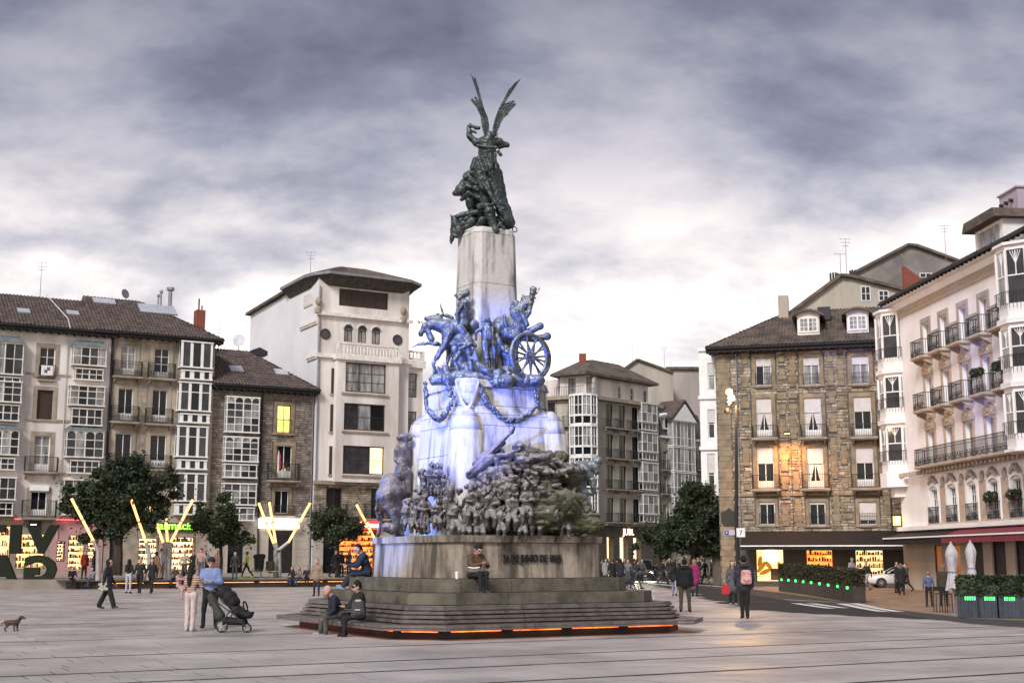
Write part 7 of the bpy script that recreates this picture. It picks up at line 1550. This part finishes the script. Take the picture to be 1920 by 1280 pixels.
t = thing('backpack', 'small grey backpack with pale top held on the lap of the person in sunglasses', 'backpack', (c2.x-.02, c2.y-.34, .42)); smesh('pack', mat('grey_backpack', (.055, .055, .06), .8, .4, 8), [cap((x, 0, .1), (x*.8, 0, .34), .1, .09, 0, (1, .7, 1)) for x in (-.07, 0, .07)]+[cap((-.05, -.05, .12), (.05, -.05, .12), .07, None, 0)], t); smesh('top_flap', mat('pale_grey_nylon', (.38, .37, .35), .7, .2, 8), [cap((-.035, -.012, .40), (.035, -.012, .40), .05, None, 0, (1, .9, .8))], t); MB().box(-.06, .06, -.125, -.118, .2, .215).obj('zip', M_WPAINT, t)
# reader on the steps
d_ = None; rp = MC-E1*1.75-E2*2.62; k_ = (888-960)/2492
xs = [(-2.9+.65, -2.9), (2.9-.65, -2.9), (-2.9, -2.9+.65)]
def step_pt(u, a, c):
    P = octo(a, c); k_ = (u-960)/2492.; best = None
    for k in range(8):
        A = MC+E1*P[k][0]+E2*P[k][1]; Bv = MC+E1*P[(k+1) % 8][0]+E2*P[(k+1) % 8][1]; den = (Bv.x-A.x)-k_*(Bv.y-A.y)
        if abs(den) < 1e-6: continue
        t_ = (k_*A.y-A.x)/den
        if 0 <= t_ <= 1:
            q = A.lerp(Bv, t_)
            if best is None or q.y < best[0].y: e = (Bv-A).normalized(); best = (q, math.atan2(e.y, e.x))
    return best
q, an = step_pt(888, 2.78, .6)
rdr = person('reader in brown jacket and black beanie sitting on the monument step with a book', 'reader', (q.x, q.y, .94), math.degrees(an)+6, BROWN, BLK, hcol=HAIR_D, accent=(.012, .012, .013), shoes=DGREY, h=1.66, **dict(legL=(96, 96), legR=(92, 88), armL=(44, 8, 66, 34), armR=(44, 8, 66, 34), lean=14, nod=32, hair='beanie', near=True, sit=True, bulk=.02))
t = thing('book', 'open white book held by the reader on the monument step', 'book', (q.x+.02, q.y-.36, 1.52)); MB().extr([(-.14, .03), (-.02, 0), (0, .012), (.02, 0), (.14, .03), (.14, .045), (0, .025), (-.14, .045)], -.09, .09).obj('pages', M_WPAINT, t); t.rotation_euler = (R(-30), 0, 0)
t = thing('takeaway_cup', 'pale paper cup standing on the monument step beside the reader', 'cup', tuple(step_pt(857, 2.70, .6)[0]+Vector((0, 0, 1.32)))); MB().lathe([(.035, 0), (.045, .14)], n=12).obj('cup', M_WPAINT, t); MB().lathe([(.048, .14), (.048, .16), (.03, .17)], n=12).obj('lid', M_WPAINT, t)
q, an = step_pt(672, 2.8, .6)
person('person in dark blue jacket sitting sideways on the left step of the monument', 'sit_side', (q.x+.2, q.y+.55, .96), -75, (.018, .028, .055), (.025, .03, .05), shoes=(.3, .34, .45), h=1.75, **dict(legL=(84, 50), legR=(92, 60), armL=(40, 8, 50, 20), armR=(44, 8, 50, 20), lean=20, nod=25, near=True, sit=True, bulk=.03))
# right of the monument
p = ground(1397, 1159); stand_at('man in dark hooded jacket seen from behind with a pale pink backpack', 'packman', 1397, 1159, 1042, 178, (.035, .035, .042), (.012, .012, .013), hcol=HAIR_D, **dict(legL=(2, 4), legR=(-2, 2), spread=-.05, armL=(12, 8, 30, 10), armR=(8, 10, 20, 0), near=True, hood=True, bulk=.035, coat=.08, wide=.2))
t = thing('backpack', 'pink and white printed backpack worn by the man in the dark hooded jacket', 'backpack', (p.x+.03, p.y-.24, 1.02)); smesh('pack', mat('pink_print', (.62, .42, .38), .8, .5, 7, col2=(.45, .14, .13)), [cap((x, 0, .08), (x*.85, 0, .36), .085, .08, 0, (1, .75, 1)) for x in (-.09, -.03, .03, .09)]+[cap((-.05, -.05, .14), (.05, -.05, .14), .06, None, 0)], t)
for x in (-.1, .1): MB().path([(x, .02, .4), (x, .22, .46), (x*.9, .36, .3)], .02, 6).obj('strap', M_IRON, t)
p = ground(1375, 1134); stand_at('woman in long grey cardigan and black trousers carrying a red bag', 'redbag', 1375, 1134, 1051, 6, (.10, .10, .11), BLK, hcol=HAIR_B, shoes=(.35, .33, .3), **dict(legL=(2, 4), legR=(-3, 4), armL=(4, 10, 12, 0), armR=(-4, 12, 6, 0), hair='long', fem=1, near=True, coat=.36, wide=.4))
t = thing('shopping_bag', 'bright red shopping bag hanging from the hand of the grey cardigan woman', 'bag', (p.x-.31, p.y-.05, .36)); MB().prism([(-.16, -.07), (.16, -.07), (.16, .07), (-.16, .07)], 0, .36, 0, [(-.15, -.06), (.15, -.06), (.15, .06), (-.15, .06)]).obj('bag', mat('red_bag', (.50, .02, .025), .5, .2, 5), t); MB().path([(-.08, 0, .36), (-.06, 0, .46), (.06, 0, .46), (.08, 0, .36)], .01, 5).obj('handle', M_IRON, t)
stand_at('man in black jacket and olive trousers seen from behind near the ring bench', 'olive', 1285, 1147, 1048, 172, (.012, .013, .018), OLIVE, hcol=HAIR_D, **dict(legL=(-2, 4), legR=(4, 4), spread=.09, armL=(6, 10, 14, 0), armR=(6, 10, 14, 0), near=True, hood=True, bulk=.03, coat=.06, wide=.2))
stand_at('woman in black top and pale jeans beyond the man in olive trousers', 'walk_long', 1265, 1117, 1050, 170, BLK, LDENIM)
stand_at('person in magenta jacket with fair hair beyond the man in olive trousers', 'stand_coat', 1303, 1118, 1048, 150, (.25, .02, .11), BLK, hcol=(.30, .20, .10))
stand_at('person in tan hooded puffer coat standing left of the monument', 'stand_hood', 593, 1117, 1048, -8, TAN, (.03, .025, .035), hcol=(.10, .06, .04))
stand_at('man in blue jacket seen from behind walking on the brown paving', 'stand_short', 1743, 1137, 1071, 176, (.10, .12, .24), (.02, .02, .024), hcol=HAIR_G)
stand_at('man in dark brown jacket seen from behind beside the bar chairs', 'stand_coat', 1771, 1136, 1059, 176, (.055, .042, .03), (.015, .015, .018), hcol=(.2, .14, .11))
stand_at('person in black with fair hair in the trio before the white car', 'stand_coat', 1691, 1115, 1056, 170, BLK, BLK, hcol=(.22, .15, .08))
stand_at('man in black facing the trio before the white car', 'stand_short', 1682, 1111, 1052, 60, (.03, .03, .035), BLK)
stand_at('man in dark coat right of the trio before the white car', 'walk_coat', 1700, 1108, 1054, -70, (.05, .045, .045), BLK)
stand_at('person with white cap and grey shirt behind the hedge before the lit shelves', 'capped', 1599, 1100, 1042, 30, (.34, .33, .35), GREY, accent=WHITE, **dict(legL=(3, 3), legR=(-2, 2), armL=(20, 10, 70, 20), hair='cap'))
stand_at('dark dressed person with pale trousers at the end of the hedge row', 'walk_short', 1626, 1106, 1050, -60, (.02, .02, .022), (.36, .35, .36))
# ---- crowd beyond the monument on the right
crowd = [('man in grey hoodie pushing a small buggy on the wet paving', 'push', 1194, 1104, 1046, 100, (.03, .035, .03), (.05, .055, .07)), ('man in black striding across the crossing behind the cyclist', 'walk_short', 1244, 1095, 1046, 95, BLK, (.03, .028, .02)),
         ('woman with pale scarf at the left edge of the crowd by the monument base', 'stand_coat', 1136, 1094, 1047, 20, (.30, .29, .27), BLK), ('person in long black coat second from the monument base', 'walk_coat', 1149, 1095, 1046, 200, BLK, DGREY), ('person in black coat beside the phone user near the dress shop', 'stand_coat', 1164, 1096, 1047, 170, (.02, .02, .025), BLK), ('person in grey top with white scarf among the crowd', 'stand_talk', 1178, 1096, 1048, 0, (.16, .17, .19), DENIM),
         ('tall dark figure just before the middle shop window', 'stand_short', 1157, 1086, 1040, 160, (.03, .028, .03), BLK), ('dark figure before the right shop window of the dress shop', 'walk_coat', 1190, 1086, 1040, 120, (.028, .025, .025), BLK), ('reddish haired person before the left shop window', 'stand_long', 1142, 1086, 1041, 30, (.10, .05, .035), BLK),
         ('man in dark suit striding over the crossing with a companion', 'walk_short', 1322, 1094, 1040, -75, (.02, .022, .035), (.025, .025, .03)), ('companion in black walking just behind the man in dark suit', 'walk_coat', 1336, 1090, 1038, -80, BLK, BLK), ('person in pale trousers under the side street tree', 'stand_long', 1349, 1087, 1042, 150, (.05, .05, .05), (.28, .27, .25)), ('person in black by the corner of the stone house', 'stand_short', 1310, 1088, 1043, 20, (.03, .03, .03), DGREY), ('person in brown leather jacket by the corner of the stone house', 'stand_coat', 1296, 1086, 1043, 40, (.09, .05, .03), BLK),
         ('diner in dark shirt standing at the cafe tables under the awning', 'stand_talk', 1412, 1088, 1040, 40, (.05, .05, .055), BLK), ('waiter in white shirt under the awning near the lit menu', 'stand_talk', 1470, 1087, 1040, -30, (.40, .38, .36), BLK), ('dark person near the hedge corner under the awning', 'stand_coat', 1496, 1090, 1044, 10, (.04, .035, .035), BLK)]
crowd += [('person in grey coat at the shop corner behind the buggy', 'walk_coat', 1204, 1091, 1044, 20, (.09, .09, .10), BLK), ('woman in black waiting at the crossing near the van', 'stand_long', 1256, 1094, 1046, -20, BLK, (.05, .05, .06)), ('man in navy jacket crossing before the side street tree', 'walk_short', 1274, 1092, 1042, 60, NAVY, BLK), ('person in pale sweater crossing before the side street tree', 'walk_long', 1288, 1093, 1044, 80, (.42, .40, .38), DENIM), ('couple member in black leather by the lamp post foot', 'stand_short', 1358, 1093, 1042, -40, BLK, BLK), ('couple member in burgundy by the lamp post foot', 'stand_coat', 1366, 1093, 1046, 40, (.12, .02, .03), BLK), ('tall man in charcoal walking past the far dress shop door', 'walk_short', 1128, 1092, 1042, 100, (.045, .045, .05), BLK), ('shopper in brown with her back to the dress shop', 'stand_coat', 1171, 1090, 1042, 10, (.11, .06, .035), BLK), ('diner in burgundy seated area guest standing under the awning', 'stand_coat', 1440, 1086, 1042, -60, (.10, .03, .03), BLK), ('man in grey jacket beside the lit orange shop shelves', 'stand_talk', 1536, 1092, 1042, 20, (.12, .12, .13), BLK)]
for l_, k, u, vf, vt, yw, a, b in crowd: stand_at(l_, k, u, vf, vt, yw, a, b, hcol=random.choice((HAIR_D, HAIR_B)))
stand_at('cyclist in black riding with a pale cross strap bag', 'cycle', 1224, 1088, 1046, 100, BLK, (.03, .03, .035), h=1.7)
# ---- left: trio and terrace
for l_, k, u, vf, vt, yw, a, b, hr2 in [('young person in black top and pale jeans in the walking trio', 'stand_long', 240, 1112, 1048, 170, BLK, (.48, .48, .52), HAIR_D), ('man in black jacket in the middle of the walking trio', 'walk_short', 261, 1112, 1044, 5, (.02, .022, .024), BLK, HAIR_D), ('woman with long dark hair in black coat of the walking trio', 'walk_long', 283, 1112, 1044, -5, BLK, BLK, HAIR_D)]: stand_at(l_, k, u, vf, vt, yw, a, b, hcol=hr2)
terr = [('man in white shirt leaning by the pharmacy light mast', 'stand_talk', 302, 1080, 1028, 80, WHITE, (.28, .22, .15)), ('man in red and black jacket standing before the lit sunglasses shelves', 'stand_hood', 157, 1083, 1032, 60, (.30, .03, .02), BLK), ('person in dark coat facing the man in red jacket', 'stand_coat', 175, 1083, 1032, -80, (.03, .025, .025), BLK), ('street cleaner in yellow hi vis jacket pulling a cart', 'cleaner', 462, 1081, 1032, -90, (.55, .80, .02), (.02, .025, .03)),
        ('man in cream sweater before the right pharmacy window', 'stand_talk', 345, 1079, 1034, 20, (.42, .36, .26), (.06, .06, .07)), ('man in dark jacket before the right pharmacy window', 'stand_short', 362, 1080, 1032, -20, BLK, BLK), ('person in red cap and pink shirt at the pharmacy corner', 'capped', 376, 1078, 1024, 10, (.45, .30, .28), (.1, .1, .11)), ('blonde person in beige jacket at the pharmacy corner', 'stand_long', 387, 1079, 1032, 60, (.34, .28, .2), BLK), ('person in brown coat beside the young tree before the rubble house', 'stand_coat', 405, 1080, 1032, -30, (.22, .13, .09), BLK),
        ('dark figure standing by the red shop doorway', 'walk_coat', 628, 1080, 1028, 80, BLK, BLK), ('person in black bending before the red shop', 'stand_hood', 640, 1081, 1032, 60, (.02, .02, .022), BLK), ('person in grey brown jacket before the red shop shelves', 'stand_long', 654, 1081, 1032, -30, (.10, .085, .07), BLK), ('person in dark doorway holding a pale bag beside the young tree', 'stand_short', 440, 1078, 1034, 0, (.03, .03, .03), DGREY), ('pedestrian in brown jacket before the pharmacy doors', 'stand_coat', 292, 1079, 1034, 160, (.2, .12, .07), BLK)]
POSE['cleaner'] = dict(**walk1); POSE['capped'] = dict(legL=(3, 3), legR=(-2, 2), armL=(20, 10, 70, 20), hair='cap')
for l_, k, u, vf, vt, yw, a, b in terr: stand_at(l_, k, u, vf, vt, yw, a, b, terr=True, hcol=random.choice((HAIR_D, HAIR_B)), accent=(.4, .04, .04) if k == 'capped' else BLK, shoes=(.45, .65, .02) if k == 'cleaner' else BLK)
def bench_sit(label, key, u, yaw, top, bottom, hcol=HAIR_D, z=.07, terr_bench=True):
    s_ = t_s(u); x, y, _ = tpos(s_, .12, 0); person(label, key, (x, y, z), yaw, top, bottom, hcol=hcol, h=1.66)
for a in [('person in black sitting on the dark bench by the hedge lettering', 'sit', 137, 30, BLK, BLK), ('person in grey sweater sitting beside the walking woman', 'sit_long', 178, -40, (.22, .22, .24), DENIM), ('man in green grey jacket sitting on the terrace bench before the pharmacy', 'sit', 332, -30, (.12, .13, .11), NAVY), ('woman in dark coat sitting on the terrace bench before the pharmacy', 'sit_long', 348, 10, (.05, .035, .03), BLK), ('person in black bent over on the terrace bench behind the stroller', 'sit', 410, 20, BLK, (.35, .33, .32)), ('long haired woman in black sitting on the terrace bench', 'sit_long', 551, -25, BLK, (.04, .05, .09)), ('long haired woman in grey sitting beside the one in black on the terrace bench', 'sit_long', 564, -30, (.20, .20, .20), (.06, .07, .12)), ('person in dark jacket third in the seated group on the terrace bench', 'sit', 577, 10, (.03, .03, .035), BLK)]: bench_sit(*a)

# ================================================================== dog, stroller, cart, bicycles, cars
dp = ground(22, 1183); dk = (at_y(48, 1183, dp.y).x-at_y(2, 1183, dp.y).x)
dg = [cap((-.20, 0, .30), (.12, 0, .31), .085, .10, 0, (1, .9, 1)), cap((.12, 0, .31), (.18, 0, .33), .10, .09), cap((.18, 0, .34), (.29, 0, .46), .075, .06), cap((.30, 0, .48), (.34, 0, .48), .065, .055), cap((.36, 0, .475), (.44, 0, .455), .038, .028), cap((.45, 0, .458), (.455, 0, .457), .018), cap((.29, .055, .50), (.27, .075, .43), .025, .016), cap((.29, -.055, .50), (.27, -.075, .43), .025, .016), cap((-.27, 0, .33), (-.36, 0, .27), .022, .016), cap((-.36, 0, .27), (-.40, 0, .19), .016, .009)]
for sy in (-1, 1):
    dx = .03*sy
    dg += [cap((.14+dx, sy*.06, .28), (.13+dx, sy*.065, .14), .045, .028), cap((.13+dx, sy*.065, .14), (.14+dx, sy*.065, .03), .024, .02), cap((.14+dx, sy*.065, .025), (.18+dx, sy*.065, .022), .022, .018),
           cap((-.20-dx, sy*.06, .28), (-.16-dx, sy*.065, .19), .06, .038), cap((-.16-dx, sy*.065, .19), (-.25-dx, sy*.065, .11), .03, .02), cap((-.25-dx, sy*.065, .11), (-.23-dx, sy*.065, .03), .02, .018), cap((-.23-dx, sy*.065, .025), (-.19-dx, sy*.065, .022), .022, .018)]
dog = link('dog', sdf_mesh('dog', dg, [mat('brown_dog_fur', (.10, .06, .035), .85, .4, 14, .4, col2=(.05, .03, .02))], .012, .03)); tag(dog, 'small brown short haired dog standing alert on the paving', 'dog'); dog.location = (dp.x, dp.y, 0); s_ = dk/.86; dog.scale = (s_,)*3

def wheel(name, parent, c, r, w, spokes=5, tyre=None, rim=None, tw=.2):
    o = MB().ring(c, r*(1-tw*.5), r*tw*.5, (0, 1, 0), 24, 6, flat=w/(r*tw)).obj('tyre', tyre or M_IRON, parent) if False else None
    h = MB().ring(c, r*(1-tw*.5), r*tw*.5, (0, 1, 0), 26, 6, flat=max(1, w/(r*tw))).obj(name, tyre or M_IRON, parent); s = MB().tube((c[0], c[1]-w*.5, c[2]), (c[0], c[1]+w*.5, c[2]), r*.14, n=8)
    for k in range(spokes): a = 2*math.pi*k/spokes+.4; s.tube(c, (c[0]+r*(1-tw)*math.cos(a), c[1], c[2]+r*(1-tw)*math.sin(a)), r*(.075 if spokes < 9 else .02), n=4)
    s.obj('rim', rim or M_GALV, h); return h
p = ground(441, 1185); st_ = thing('stroller', 'black folding pushchair with four spoked wheels and hood beside the couple', 'stroller', (p.x, p.y, 0), R(-6))
for (x, y, r) in ((-.27, -.22, .155), (-.42, .20, .155), (.36, -.20, .115), (.22, .2, .115)): wheel('wheel', st_, (x, y, r), r, .05, 5)
M_FAB = mat('black_pram_fabric', (.014, .014, .016), .8, .4, 9, .3)
fr = MB()
for y in (-.2, .2): fr.path([(-.62, y, 1.0), (-.40, y, .72), (.05, y, .42), (.34, y, .13)], .018, 6).path([(-.30, y, .15), (-.12, y, .5), (.1, y, .62)], .018, 6)
fr.tube((-.62, -.2, 1.0), (-.62, .2, 1.0), .02, n=6).tube((-.32, -.2, .16), (-.32, .2, .16), .015).tube((.34, -.2, .13), (.34, .2, .13), .015).obj('frame', mat('pram_frame', (.07, .07, .075), .4, .2, metal=.5), st_)
smesh('seat', M_FAB, [cap((-.28, -.12, .86), (.06, -.12, .50), .07, .09), cap((-.28, .12, .86), (.06, .12, .50), .07, .09), cap((-.1, 0, .68), (.1, 0, .48), .12, .13), cap((.06, 0, .5), (.32, 0, .42), .15, .11, 0, (1, 1.2, .8)), cap((.30, 0, .40), (.42, 0, .48), .09, .05, 0, (1, 1.3, .6))], st_, .018, .04)
smesh('canopy', M_FAB, [cap((-.30, -.1, .98), (-.30, .1, .98), .15, None), cap((-.16, -.1, .86), (-.16, .1, .86), .15), cap((-.06, -.1, .74), (-.06, .1, .74), .13)], st_, .018, .04)
smesh('basket', M_FAB, [cap((-.25, -.1, .28), (.2, -.1, .26), .1, .08), cap((-.25, .1, .28), (.2, .1, .26), .1, .08)], st_, .02, .04)
smesh('hanging_bag', mat('olive_grey_bag', (.05, .05, .045), .8), [cap((-.52, 0, .62), (-.40, 0, .40), .09, .13), cap((-.66, .05, .86), (-.60, .05, .72), .1, .12)], st_, .02, .05)
MB().ring((.24, 0, .62), .14, .02, (1, 0, .3), 16, 6).obj('bumper_bar', M_FAB, st_)

p = terrace_pt(492, 1081); ct = thing('cleaning_cart', 'street cleaning hand cart with bin, broom and two wheels behind the hi vis cleaner', 'cart', (p.x, p.y, terr_z(p.x, p.y)))
for x in (-.35, .25): wheel('wheel', ct, (x, -.3, .36), .36, .05, 12, tw=.1)
MB().box(-.8, .9, -.25, .25, .40, .46).path([(.9, 0, .42), (1.15, 0, .5), (1.2, 0, .75)], .025).path([(-.8, 0, .42), (-1.2, 0, .9), (-1.5, 0, .9)], .025).obj('chassis', M_GALV, ct); MB().lathe([(.3, .46), (.36, 1.35), (.42, 1.38), (.42, 1.45)], (-.25, 0, 0), 12).obj('bin', mat('dark_green_bin', (.02, .03, .022), .6), ct); MB().lathe([(.26, .46), (.3, 1.1)], (.5, 0, 0), 12).obj('bin', mat('brown_bin', (.07, .06, .04), .7), ct); MB().tube((.1, .1, .5), (1.0, .1, 1.75), .02).box(.93, 1.12, .05, .15, 1.68, 1.85).obj('broom', M_DWOOD, ct); smesh('bin_bag', M_FAB, [cap((-.5, 0, 1.4), (.0, 0, 1.42), .16, .18)], ct, .03, .05)

def bicycle(label, p, rz):
    o = thing('bicycle', label, 'bicycle', tuple(p), rz)
    for x in (-.52, .52): wheel('wheel', o, (x, 0, .34), .34, .035, 14, tw=.1)
    MB().path([(-.52, 0, .34), (-.05, 0, .3), (-.18, 0, .82), (.40, 0, .80), (-.05, 0, .3)], .018, 6).path([(-.52, 0, .34), (-.16, 0, .74)], .014, 6).path([(.52, 0, .34), (.42, 0, .72), (.38, 0, .98)], .018, 6).obj('frame', M_DPIPE, o)
    MB().path([(.30, -.26, 1.0), (.38, 0, .98), (.30, .26, 1.0)], .014, 6).obj('handlebar', M_IRON, o); MB().tube((-.18, 0, .8), (-.2, 0, .92), .015).sphere((-.22, 0, .95), (.13, .07, .04), 8).obj('saddle', M_IRON, o); MB().tube((-.05, -.1, .3), (.05, -.1, .16), .012).ring((-.05, -.03, .3), .09, .012, (0, 1, 0), 14, 5).tube((-.05, .1, .3), (-.15, .1, .44), .012).obj('crank', M_IRON, o)
bicycle('dark bicycle ridden by the cyclist in black on the crossing', ground(1224, 1093), R(12)); bicycle('parked dark bicycle beside the side street crossing', ground(1318, 1096), R(-20))
pb = ground(1183, 1104); bg_ = thing('stroller', 'small black buggy pushed by the man in grey hoodie', 'stroller', tuple(pb), R(180))
for (x, y) in ((-.3, -.2), (-.3, .2), (.3, -.2), (.3, .2)): wheel('wheel', bg_, (x, y, .13), .13, .04, 5)
MB().path([(-.5, -.2, 1.0), (.3, -.2, .13)], .018).path([(-.5, .2, 1.0), (.3, .2, .13)], .018).tube((-.5, -.2, 1.0), (-.5, .2, 1.0), .018).path([(-.3, -.2, .13), (.05, -.2, .5)], .018).path([(-.3, .2, .13), (.05, .2, .5)], .018).obj('frame', M_IRON, bg_); smesh('seat', M_FAB, [cap((-.2, 0, .8), (.05, 0, .45), .13, .15), cap((.05, 0, .45), (.3, 0, .4), .14, .1), cap((-.2, 0, .9), (-.05, 0, .95), .16, .13)], bg_, .025, .05)

def car(label, p, rz, paint, L_=4.4, W_=1.8, H_=1.45, suv=False, lights=0.0):
    o = thing('parked_car' if lights == 0 else 'car', label, 'car', tuple(p), rz); n = 12
    # stations along x: (x, z_bottom, z_top, half width, crown)
    st = [(-L_/2, .42, .62, .60), (-L_/2+.05, .30, .74, .74), (-L_/2+.4, .22, .84, .84), (-L_/2+1.1, .2, .92 if not suv else 1.0, .89), (0, .2, .95 if not suv else 1.05, .9), (L_/2-1.1, .2, .96 if not suv else 1.05, .89), (L_/2-.4, .24, .96 if not suv else 1.02, .84), (L_/2-.08, .34, .86, .74), (L_/2, .44, .76, .64)]
    def loft(st_, nm, m, parent, sm=True):
        mb = MB(); m_ = len(st_)
        for (x, zb, zt, hw) in st_:
            for k in range(n):
                a = 2*math.pi*(k+.5)/n; c, s = math.cos(a), math.sin(a); e = .42; mb.v.append((x, hw*W_/1.8*math.copysign(abs(c)**e, c), (zb+zt)/2+(zt-zb)/2*math.copysign(abs(s)**e, s)))
        mb.f = [(j*n+k, j*n+(k+1) % n, (j+1)*n+(k+1) % n, (j+1)*n+k) for j in range(m_-1) for k in range(n)]+[tuple(range(n)), tuple(range((m_-1)*n, m_*n))[::-1]]; mb.m = [0]*len(mb.f); return mb.obj(nm, m, parent, sm)
    body = loft(st, 'body', paint, o)
    if suv: cb = [(-L_/2+1.0, .95, 1.0, .8), (-L_/2+1.55, .95, H_-.08, .74), (-.2, .95, H_, .72), (L_/2-.5, .95, H_-.05, .72), (L_/2-.12, .9, .98, .72)]
    else: cb = [(-L_/2+1.15, .88, .92, .78), (-L_/2+1.95, .88, H_-.06, .66), (.2, .88, H_, .65), (L_/2-1.2, .88, H_-.1, .66), (L_/2-.35, .88, .95, .72)]
    g = loft(cb, 'glasshouse', M_DGLASS, o); loft([(x, H_-.12 if 0 < i < 4 else zb, zt+.012 if 0 < i < 4 else zt, hw*1.005) for i, (x, zb, zt, hw) in enumerate(cb)][1:4], 'roof', paint, o)
    pl = MB()
    for y in (-1, 1):
        for (xa, xb) in ((cb[0][0]+.1, cb[1][0]+.05), (.15, .2), (cb[3][0]+.05, cb[4][0]-.05)): pl.tube((xa, y*.76*W_/1.8, .95), (xb, y*.67*W_/1.8, H_-.1), .035, n=5)
    pl.obj('pillars', paint, o)
    for x in (-L_/2+.85, L_/2-.85):
        for y in (-1, 1):
            w = MB().lathe([(.2, -.11), (.33, -.1), (.34, 0), (.33, .1), (.2, .11)], n=20).obj('wheel', M_IRON, o); w.rotation_euler = (math.pi/2, 0, 0); w.location = (x, y*(W_/2-.1), .34)
            r = MB().lathe([(.02, 0), (.2, 0), (.21, .02)], n=14); [r.box(-.02, .02, .03, .19, -.012, .012) for _ in range(1)]
            for k in range(7): a = 2*math.pi*k/7; r.tube((0, 0, .115*y*-1), (.2*math.cos(a), .2*math.sin(a), .11*y*-1), .022, n=4)
            r.obj('rim', M_GALV, w)
    hl = mat('headlamp_lit', (1, .93, .72), .3, .02, emit=30) if lights else mat('headlamp_clear', (.75, .78, .8), .15, .1)
    for y in (-1, 1): MB().sphere((-L_/2+.16, y*.60*W_/1.8, .68), (.10, .18, .085), 10).obj('headlight', hl, o); MB().sphere((L_/2-.12, y*.62*W_/1.8, .78), (.08, .16, .08), 8).obj('tail_light', mat('tail_red', (.35, .01, .01), .3), o); MB().sphere((-L_/2+1.35, y*(W_/2+.08), 1.0), (.07, .1, .06), 8).obj('mirror', paint, o)
    MB().box(-L_/2-.01, -L_/2+.06, -.5, .5, .36, .56).obj('grille', M_IRON, o); MB().box(-L_/2-.03, -L_/2-.011, -.26, .26, .40, .51).obj('number_plate', M_WPAINT, o)
    for y in (-1, 1): ub('door_handle', M_GALV, o, .1, .28, y*(W_/2*.995)-.012, y*(W_/2*.995)+.012, .80, .83)
    if lights:
        for y in (-1, 1):
            l = bpy.data.lights.new('headlight_beam', 'SPOT'); l.energy = lights; l.spot_size = R(70); l.spot_blend = .8; l.color = (1, .9, .6); l.shadow_soft_size = .08
            q = bpy.data.objects.new('headlight_beam', l); col0.objects.link(q); q.parent = o; q.location = (-L_/2-.02, y*.6*W_/1.8, .68); q.rotation_euler = Vector((-1, 0, -.10)).to_track_quat('-Z', 'Y').to_euler()
    return o
M_WCAR = mat('pearl_white_paint', (.62, .60, .58), .22, .04, 1, spec=.6); M_GCAR = mat('grey_green_paint', (.13, .14, .12), .3, .1, 1, spec=.6)
pcw = ground(1692, 1101.5); car('parked white saloon car with black wheels beside the lit shelves of the stone house', pcw, R(-6), M_WCAR, 4.6, 1.8, 1.45)
pg = ground(1207, 1088); car('grey green van with its headlamps on waiting at the crossing', pg, R(84), M_GCAR, 4.2, 1.85, 1.85, True, 500)
